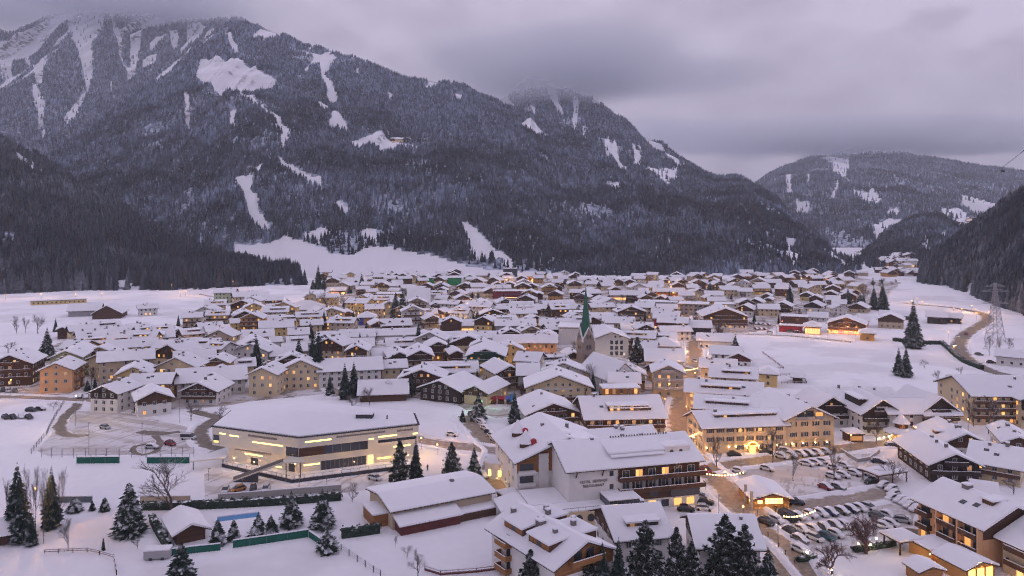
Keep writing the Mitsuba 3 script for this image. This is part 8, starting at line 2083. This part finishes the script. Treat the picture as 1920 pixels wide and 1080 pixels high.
# ------------------------------------------------------------------ street lamps
LAMPS = [
(-152.9, 269.3, 10.6, 'w', 'lit street lamp at the left parking lot entrance'),
(-208.6, 401.3, 5.1, 'o', 'street lamp before the long beige block'),
(-199.1, 429.0, 3.8, 'o', 'street lamp between the estate and the yellow house'),
(-161.9, 454.1, 5.3, 'p', 'pinkish street lamp behind the white gable house'),
(-438.3, 715.0, 3.8, 'o', 'street lamp at the left wood edge, second from left'),
(-466.4, 706.9, 3.4, 'o', 'street lamp at the left wood edge, leftmost'),
(-406.3, 715.0, 4.0, 'o', 'street lamp at the left wood edge, third from left'),
(-385.4, 721.7, 4.0, 'o', 'street lamp at the left wood edge, fourth from left'),
(-316.3, 731.9, 4.7, 'o', 'street lamp at the wood-edge huts, left one'),
(-310.9, 731.9, 5.1, 'o', 'street lamp at the wood-edge huts, right one'),
(-344.7, 777.6, 7.2, 'o', 'street lamp inside the left wood'),
(-293.6, 807.9, 8.4, 'o', 'street lamp under the tall wood'),
(57.2, 391.2, 4.1, 'w', 'bright lamp on the church lane by the school'),
(-3.4, 586.9, 4.8, 'p', 'pinkish lamp behind the grey long block'),
(-37.5, 531.7, 4.7, 'w', 'lamp at the glowing shop left of centre'),
(-109.4, 176.4, 10.4, 'o', 'orange street lamp among the bare garden birches'),
(-84.1, 213.0, 3.3, 'n', 'unlit lamp post left of the modern hall'),
(-72.0, 205.3, 3.0, 'n', 'unlit lamp post beside the parked cars at the hall'),
(-57.3, 206.7, 3.6, 'n', 'unlit lamp post before the modern hall front'),
(-50.0, 206.7, 2.9, 'n', 'slim unlit post right of the hall front'),
(-129.8, 235.6, 10.1, 'n', 'tall unlit floodlight mast, left one at the court'),
(-113.5, 235.6, 10.0, 'n', 'tall unlit floodlight mast, right one at the court'),
(-153.9, 270.5, 5.3, 'n', 'slim unlit post at the left parking lot'),
(-118.6, 274.0, 8.9, 'n', 'tall unlit mast beside the turret house'),
(50.0, 185.7, 5.8, 'n', 'unlit lamp post before the big balcony hotel'),
(58.7, 169.5, 6.5, 'n', 'unlit lamp post inside the lower car park'),
(59.0, 184.6, 5.6, 'n', 'unlit lamp post at the kiosk corner'),
(67.9, 208.1, 2.2, 'n', 'small lantern post behind the kiosk roof'),
(75.9, 168.1, 1.2, 'w', 'garden lantern, left of three below the rounded tree'),
(78.2, 167.7, 1.2, 'w', 'garden lantern, middle of three below the rounded tree'),
(81.1, 170.9, 1.2, 'w', 'garden lantern, right of three below the rounded tree'),
(64.7, 155.5, 1.2, 'w', 'garden lantern below the lower rounded tree'),
(121.5, 250.8, 1.3, 'w', 'lantern, left one before the dark-gabled hotel'),
(123.1, 250.8, 1.5, 'w', 'lantern, right one before the dark-gabled hotel'),
(60.0, 216.0, 1.3, 'o', 'lamp on the street corner before the kiosk'),
(102.3, 467.7, 5.4, 'o', 'lamp before the red lit hotel'),
(-13.5, 363.8, 4.2, 'o', "lamp before the green-gabled hotel's glowing arcade"),
(-22.0, 351.5, 4.1, 'w', 'lamp beside the cream shuttered long house'),
(11.3, 489.8, 6.8, 'o', 'lamp behind the cream bank building'),
(-104.2, 592.5, 5.5, 'o', 'lamp left of the painted house'),
(106.2, 435.0, 5.0, 'o', 'lamp among Christmas stalls on the shopping street'),
(195.8, 497.7, 5.2, 'o', 'lamp before the lit glass pavilion'),
(211.0, 482.2, 5.6, 'o', 'lamp before the ochre lit chalet'),
(178.0, 505.8, 5.9, 'r', 'red-glowing lamp at the red shop front'),
(56.7, 240.2, 4.4, 'o', 'lamp on the shopping street beside the shuttered hotel'),
(128.6, 246.9, 2.6, 'o', "lamp at the right dark hotel's forecourt"),
(62.9, 163.7, 1.2, 'w', 'lantern at the lit car park sign'),
(-28.6, 242.1, 3.4, 'o', 'lamp behind the hall at the crossroads'),
(16.1, 210.9, 3.9, 'o', 'lamp between big hotel and white garage'),
(-206.1, 315.8, 6.6, 'o', 'lamp before the left brown hotel'),
(-123.0, 329.1, 3.8, 'o', 'lamp beside the cream house right of centre-left'),
(104.9, 719.2, 3.7, 'o', 'lamp among far yellow-lit terrace'),
(151.7, 740.6, 2.6, 'o', 'lamp before the far lit hotel row'),
(254.9, 715.0, 3.3, 'o', 'lamp beside the far tall spruce'),
(24.0, 901.6, 3.1, 'o', 'lamp right of the dark cable station'),
(-50.6, 560.4, 2.6, 'o', 'lamp before the far glowing chalet'),
(-23.0, 236.5, 3.0, 'o', 'lamp at the lit crossroads beside the modern hall'),
(-4.0, 216.8, 2.0, 'o', "lamp at the hotel's rounded annex"),
(98.4, 423.2, 3.9, 'o', 'street lamp on the lit shopping street, farthest'),
(76.9, 325.7, 4.5, 'o', 'street lamp on the lit shopping street, middle'),
(63.3, 279.0, 4.5, 'o', 'street lamp on the lit shopping street, nearest'),
(81.0, 339.9, 4.7, 'o', 'street lamp right side of the lit shopping street'),
(350.8, 609.9, 2.5, 'o', 'lamp at the far road bend, left one'),
(357.2, 609.9, 2.1, 'o', 'lamp at the far road bend, middle one'),
(361.3, 581.4, 3.0, 'o', 'lamp at the far road bend, right one'),
(348.4, 668.9, 2.7, 'o', 'lamp at the wood edge by the far road, left'),
(352.0, 658.3, 2.7, 'o', 'lamp at the wood edge by the far road, right'),
(362.8, 601.0, 2.8, 'o', 'lamp over the far road'),
(-105.3, 928.5, 4.8, 'o', 'lamp left of the green sports hall'),
(-80.4, 768.0, 4.0, 'o', 'lamp left of the dark red hall'),
(-7.3, 901.6, 3.1, 'o', 'lamp below the dark cable station'),
(339.7, 901.6, 4.7, 'o', 'lamp in the far right quarter, left'),
(359.0, 901.6, 5.2, 'o', 'lamp in the far right quarter, right'),
(368.9, 768.0, 4.9, 'o', 'lamp beside valley-end spruces'),
(-206.4, 691.2, 4.0, 'o', 'lamp behind the long lit hotel'),
(-182.1, 715.0, 3.7, 'o', 'lamp left of the terrace restaurant'),
(-166.2, 683.6, 2.4, 'o', 'lamp below the terrace restaurant')]
for X, Y, h, k_, label in LAMPS:
    b = Place('street_lamp' if h > 2.5 else 'garden_lantern', X, Y)
    tag(b.key, label, 'street lamp' if h > 2.5 else 'lantern')
    far = max(1.0, Y / 420)
    b.part('pole', trimesh.creation.cylinder(.07 * far, h, sections=6, transform=trimesh.transformations.translation_matrix((0, 0, h / 2))), 'metal')
    if k_ == 'n':
        b.box('head', -.25, .45, -.15, .15, h, h + .12, 'metal')
    else:
        rad = .27 * far
        e, p = {'o': ((1.9, .72, .15), (17, 7.6, 1.9)), 'w': ((2.4, 1.7, .9), (15, 11, 6.5)), 'r': ((2.0, .35, .2), (16, 3.2, 2)), 'p': ((2.4, 1.2, .7), (17, 9, 5.5))}[k_]
        s = (2.8 if Y < 420 else 3.8) * (.18 if h < 2.5 else 1)
        b.part('lamp', trimesh.creation.icosphere(1, rad).apply_translation((0, 0, h + rad)), 'lamp_glass', emitter=glow(*e, .05))
        b.part('arm', boxm(-.04, .6, -.04, .04, h - .02, h + .06) if h > 2.5 else boxm(-.04, .1, -.04, .04, h - .02, h), 'metal')
        scene[b.key + '__bulb'] = {'type': 'point', 'position': [X + .5 + .1 * far, Y - .3, h - .12], 'intensity': {'type': 'rgb', 'value': [q * s for q in p]}, 'sampling_weight': 1.5}

# added lamps, spaced evenly along the streets for more warm light
for nm, gap, side, lab in (('road', 27, 1, 'shopping street'), ('road_hotel', 26, -1, 'road before the hotels'), ('road_field', 30, 1, 'road above the big snow field'), ('lane_town', 34, 1, 'lane behind the church'),
                           ('lane_north', 32, 1, 'lane to the far town'), ('lane_bank', 32, -1, 'lane beside the school'), ('lane_station', 36, 1, 'lane to the dark cable station'), ('road_valley', 60, 1, 'curving valley road'), ('lane_upper', 40, 1, 'upper left lane')):
    q, nn = smooth_line(ROADS[nm][0], gap)
    for j in range(1, len(q)):
        if q[j, 1] < 165:
            continue
        p = q[j] + nn[j] * side * (ROADS[nm][1] / 2 + .9)
        b = Place('street_lamp', p[0], p[1])
        tag(b.key, f'street lamp on the {lab}, {ORD[j]} from its near end' if nm != 'road_valley' else f'street lamp on the {lab}, {ORD[j]} from the right edge', 'street lamp')
        far = max(1.0, p[1] / 420)
        b.part('pole', trimesh.creation.cylinder(.07 * far, 5.6, sections=6, transform=trimesh.transformations.translation_matrix((0, 0, 2.8))), 'metal')
        b.part('lamp', trimesh.creation.icosphere(1, .25 * far).apply_translation((0, 0, 5.8)), 'lamp_glass', emitter=glow(1.9, .72, .15, .05))
        s = 2.3 if p[1] < 420 else 3.4
        scene[b.key + '__bulb'] = {'type': 'point', 'position': [float(p[0]) + .5, float(p[1]) - .4, 5.3], 'intensity': {'type': 'rgb', 'value': [17 * s, 7.6 * s, 1.9 * s]}, 'sampling_weight': 1.2}

# strings of fairy lights over the street
for j, (p0, p1, n, sag, lab) in enumerate((((48.5, 236, 5.2), (60, 243, 5.6), 18, .8, 'string of star lights over the street beside the shuttered hotel'),
                                            ((52, 205, 4.6), (62, 206, 4.6), 12, .6, 'string of star lights across the street before the kiosk'),
                                            ((62.5, 176.5, 4.2), (71, 180, 4.2), 12, .6, 'string of star lights at the car park corner'),
                                            ((76, 352, 4), (86, 356, 4), 14, .5, 'string of lights over the far shopping street'),
                                            ((79, 395, 4), (92, 402, 4), 14, .5, 'string of lights at the far end of the shopping street'),
                                            ((59.3, 238.5, 1.0), (58.6, 251, 6.5), 16, -.6, 'garland of lights on the shuttered hotel corner'))):
    b = Place('light_string', 0, 0)
    tag(b.key, lab, 'fairy lights')
    P0, P1 = np.array(p0), np.array(p1)
    prev = None
    for i in range(n + 1):
        t = i / n
        p = P0 + (P1 - P0) * t - [0, 0, 4 * sag * t * (1 - t)]
        b.part('bulb', trimesh.creation.icosphere(0, .20).apply_translation(p), 'lamp_glass', emitter=glow(3.2, 1.7, .5, .2))
    b.part('wire', joinm([trimesh.creation.cylinder(.03, segment=[P0 + (P1 - P0) * (i / 6) - [0, 0, 4 * sag * (i / 6) * (1 - i / 6)], P0 + (P1 - P0) * ((i + 1) / 6) - [0, 0, 4 * sag * ((i + 1) / 6) * (1 - (i + 1) / 6)]], sections=4) for i in range(6)]), 'metal')

# ------------------------------------------------------------------ lattice pylon, cable car, people
def bars(segs, r):
    return joinm([trimesh.creation.cylinder(r, segment=s, sections=4) for s in segs])


py = Place('lattice_pylon', 290, 461)
tag(py.key, 'tall steel lattice power pylon beside the right-hand road', 'pylon')
mat('galvanised', (.30, .29, .31), .5)
hw = lambda z: 3.4 * (1 - z / 33) ** 1.15 + .55
zs = [0, 5, 9.5, 13.5, 17, 20, 22.8, 25.2, 27.6, 30, 32.5, 35]
leg, brace = [[], [], [], []], []
for a, c in zip(zs[:-1], zs[1:]):
    A4 = [np.array([sx * hw(min(a, 33)), sy * hw(min(a, 33)), a]) for sx, sy in ((-1, -1), (1, -1), (1, 1), (-1, 1))]
    C4 = [np.array([sx * hw(min(c, 33)), sy * hw(min(c, 33)), c]) for sx, sy in ((-1, -1), (1, -1), (1, 1), (-1, 1))]
    for i in range(4):
        leg[i].append((A4[i], C4[i]))
        j = (i + 1) % 4
        brace += [(A4[i], C4[j]), (A4[j], C4[i]), (C4[i], C4[j])]
for l in leg:
    py.part('leg', bars(l, .20), 'galvanised')
py.part('bracing', bars(brace, .10), 'galvanised')
for z, w in ((22.8, 8.0), (30, 8.5), (33, 6)):
    py.part('cross_arm', bars([((-w, 0, z), (w, 0, z)), ((-w, 0, z), (0, 0, z + 1.6)), ((w, 0, z), (0, 0, z + 1.6)), ((-w * .5, 0, z), (-w * .3, 0, z + 1)), ((w * .5, 0, z), (w * .3, 0, z + 1))], .13), 'galvanised')
cb = Place('gondola_cable', 0, 0)
tag(cb.key, 'thin aerial gondola cable in the upper right sky', 'cable')
c0, c1 = np.array((620., 1050., 112.)), np.array((440., 640., 142.))
cl = [c0 + (c1 - c0) * t + np.array([0, 0, -10 * t * (1 - t)]) for t in np.linspace(-.9, 1.6, 14)]
mat('cable', (.05, .05, .06), .6)
cb.part('rope', joinm([trimesh.creation.cylinder(.22, segment=(a, c), sections=5) for a, c in zip(cl[:-1], cl[1:])]), 'cable')
for t, lab in ((.62, 'dark gondola cabin high on the cable, right one'), (-.55, 'dark gondola cabin on the cable, left one before the mountain')):
    p = c0 + (c1 - c0) * t + np.array([0, 0, -10 * t * (1 - t)])
    gd = Place('gondola', p[0], p[1], 0, p[2] - 5.2)
    tag(gd.key, lab, 'gondola')
    k = gd.part('cabin', trimesh.convex.convex_hull(np.array([[sx * x, sy * y, z] for sx in (-1, 1) for sy in (-1, 1) for x, y, z in ((1.1, 1.1, 0), (1.5, 1.5, 1.0), (1.3, 1.3, 2.4))])), 'cable')
    gd.part('hanger', trimesh.creation.cylinder(.12, segment=((0, 0, 2.4), (0, 0, 5.2)), sections=5), 'cable')
mat('coat_dark', (.02, .02, .025), .9)
mat('coat_green', (.10, .16, .03), .9)
mat('skin', (.45, .28, .2), .7)
import manifold3d


def ball(p, r):
    return trimesh.creation.icosphere(2, r).apply_translation(p).vertices


def person(X, Y, rot, coat, label, step=.16):
    b = Place('person', X, Y, rot)
    tag(b.key, label, 'person')
    J = dict(hip=(0, 0, .92), chest=(0, 0, 1.32), neck=(0, 0, 1.50), head=(0, .02, 1.63), sl=(-.19, 0, 1.42), sr=(.19, 0, 1.42), el=(-.25, .03, 1.14), er=(.25, .03, 1.14), wl=(-.22, -.12, .92), wr=(.22, -.12, .92),
             hl=(-.10, 0, .90), hr=(.10, 0, .90), kl=(-.11, -.04 - step * .4, .49), kr=(.11, step * .3, .49), al=(-.11, -step * .6, .08), ar=(.11, step, .08), tl=(-.12, -step * .6 - .14, .05), trr=(.12, step - .14, .05))
    R = dict(hip=.15, chest=.17, neck=.065, head=.115, sl=.085, sr=.085, el=.06, er=.06, wl=.045, wr=.045, hl=.11, hr=.11, kl=.075, kr=.075, al=.055, ar=.055, tl=.045, trr=.045)
    bones = [('hip', 'chest'), ('chest', 'neck'), ('neck', 'head'), ('chest', 'sl'), ('chest', 'sr'), ('sl', 'el'), ('sr', 'er'), ('el', 'wl'), ('er', 'wr'), ('hip', 'hl'), ('hip', 'hr'), ('hl', 'kl'), ('hr', 'kr'), ('kl', 'al'), ('kr', 'ar'), ('al', 'tl'), ('ar', 'trr')]
    M_ = manifold3d.Manifold()
    for p, q in bones:
        M_ += manifold3d.Manifold.hull_points(np.vstack([ball(J[p], R[p]), ball(J[q], R[q])]))
    mm = M_.to_mesh()
    b.part('body', trimesh.Trimesh(mm.vert_properties[:, :3], mm.tri_verts, process=False), coat, True)
    b.part('face', trimesh.creation.icosphere(2, .085).apply_translation((0, -.045, 1.63)), 'skin', True)


for a in ((-28.9, 226.5, 20, 'coat_dark', 'person in dark coat walking down the lane, left of two'), (-27.9, 225.6, 10, 'coat_dark', 'person in dark coat walking down the lane, middle one'),
          (-24.4, 222.0, 15, 'coat_dark', 'person in dark coat walking nearest the crossroads'), (65.2, 190.0, 170, 'coat_dark', 'person standing before the glowing kiosk window'),
          (51.5, 256, 0, 'coat_green', 'person in yellow-green jacket on the shopping street')):
    person(*a)

# the little winter plaza with its stalls
pz = Place('ice_rink', -6, 290)
tag(pz.key, 'small round rink with greenish light beside the snow-laden fir', 'ice rink')
disc(pz, 'ice', 5.5, -.1, .25, 'packed_snow')
disc(pz, 'board', 5.8, -.1, .22, 'wall_be')
gl = Place('floodlight', -11.5, 292)  # unseen lamp, placed to tint the rink snow green
tag(gl.key, 'unseen lamp casting green light on the little round rink', 'floodlight')
gl.box('post', -.06, .06, -.06, .06, 0, 3.4, 'metal')
gl.part('lamp', trimesh.creation.icosphere(1, .2).apply_translation((0, 0, 3.6)), 'lamp_glass', emitter=glow(.5, 2.0, .7, .05))
scene[gl.key + '__bulb'] = {'type': 'point', 'position': [-11.5, 291.4, 3.3], 'intensity': {'type': 'rgb', 'value': [3.5, 13, 5]}, 'sampling_weight': 1.5}
for x, y, m_, lab in ((-7.5, 302, 'wall_rd', 'red market stall beside the round rink'), (-4.3, 302.5, 'wall_rd', 'second red market stall beside the round rink'), (-1.0, 302, 'wall_bl', 'blue market stall beside the round rink')):
    st_ = Place('market_stall', x, y)
    tag(st_.key, lab, 'market stall')
    st_.box('counter', -1.2, 1.2, 0, 2, -.1, 1.1, 'wood_br')
    for xx in (-1.1, 1.1):
        st_.box('post', xx - .06, xx + .06, .05, .17, 1.1, 2.3, 'wood_br')
    st_.box('back', -1.2, 1.2, 1.9, 2, 1.1, 2.4, m_)
    k = st_.part('awning', trimesh.convex.convex_hull(np.array([[-1.4, -.6, 2.1], [1.4, -.6, 2.1], [-1.4, 2.2, 2.7], [1.4, 2.2, 2.7], [-1.4, -.6, 2.2], [1.4, -.6, 2.2], [-1.4, 2.2, 2.8], [1.4, 2.2, 2.8]])), m_)
    st_.part('lamp', trimesh.creation.icosphere(0, .12).apply_translation((0, .3, 2.0)), 'lamp_glass', emitter=glow(6, 3, .9, .3))
bn = Place('banner', -.8, 296)
tag(bn.key, 'tall blue banner flag right of the round rink', 'banner')
bn.box('pole', -.05, .05, -.05, .05, 0, 5.5, 'metal')
bn.box('cloth', .06, 1.3, -.02, .02, 2.2, 5.4, 'pool')


# ------------------------------------------------------------------ air: thin evening haze, thickening to low cloud round the summits
LO, HI = np.array([-5800., -380., -5.]), np.array([5800., 7380., 1320.])
nz_, ny_, nx_ = 54, 78, 116
zz_, yy_, xx_ = np.meshgrid(*[np.linspace(a, b, n) for a, b, n in ((LO[2], HI[2], nz_), (LO[1], HI[1], ny_), (LO[0], HI[0], nx_))], indexing='ij')
wob = meshkit.fbm(np.stack([xx_ / 420, yy_ / 420, zz_ / 160], -1) + 7, 4, 31)
dens = np.zeros_like(xx_)
for cx, cy, cz, rx, ry, rz, wt in CLOUDS:
    e = np.sqrt(((xx_ - cx) / rx) ** 2 + ((yy_ - cy) / ry) ** 2 + ((zz_ - cz) / rz) ** 2)
    dens = np.maximum(dens, wt * np.clip((1.25 - e + (wob - .5) * 1.3) / .9, 0, 1))
CLOUD_SIGMA, HAZE_SIGMA = 0.018, 8.5e-5
sig = (HAZE_SIGMA + CLOUD_SIGMA * dens ** 1.5).astype(np.float32)
scene['air'] = {'type': 'heterogeneous', 'albedo': {'type': 'rgb', 'value': [0.945, 0.97, 1.0]}, 'scale': 1.0,
                'sigma_t': {'type': 'gridvolume', 'grid': mi.VolumeGrid(sig[..., None]), 'to_world': T().translate(LO.tolist()).scale((HI - LO).tolist())}}
scene['haze'] = {'type': 'cube', 'to_world': T().translate(((LO + HI) / 2).tolist()).scale(((HI - LO) / 2).tolist()), 'bsdf': {'type': 'null'}, 'interior': {'type': 'ref', 'id': 'air'}}
labels['haze'] = {'label': 'thin violet evening haze with low cloud round the summits', 'kind': 'stuff'}
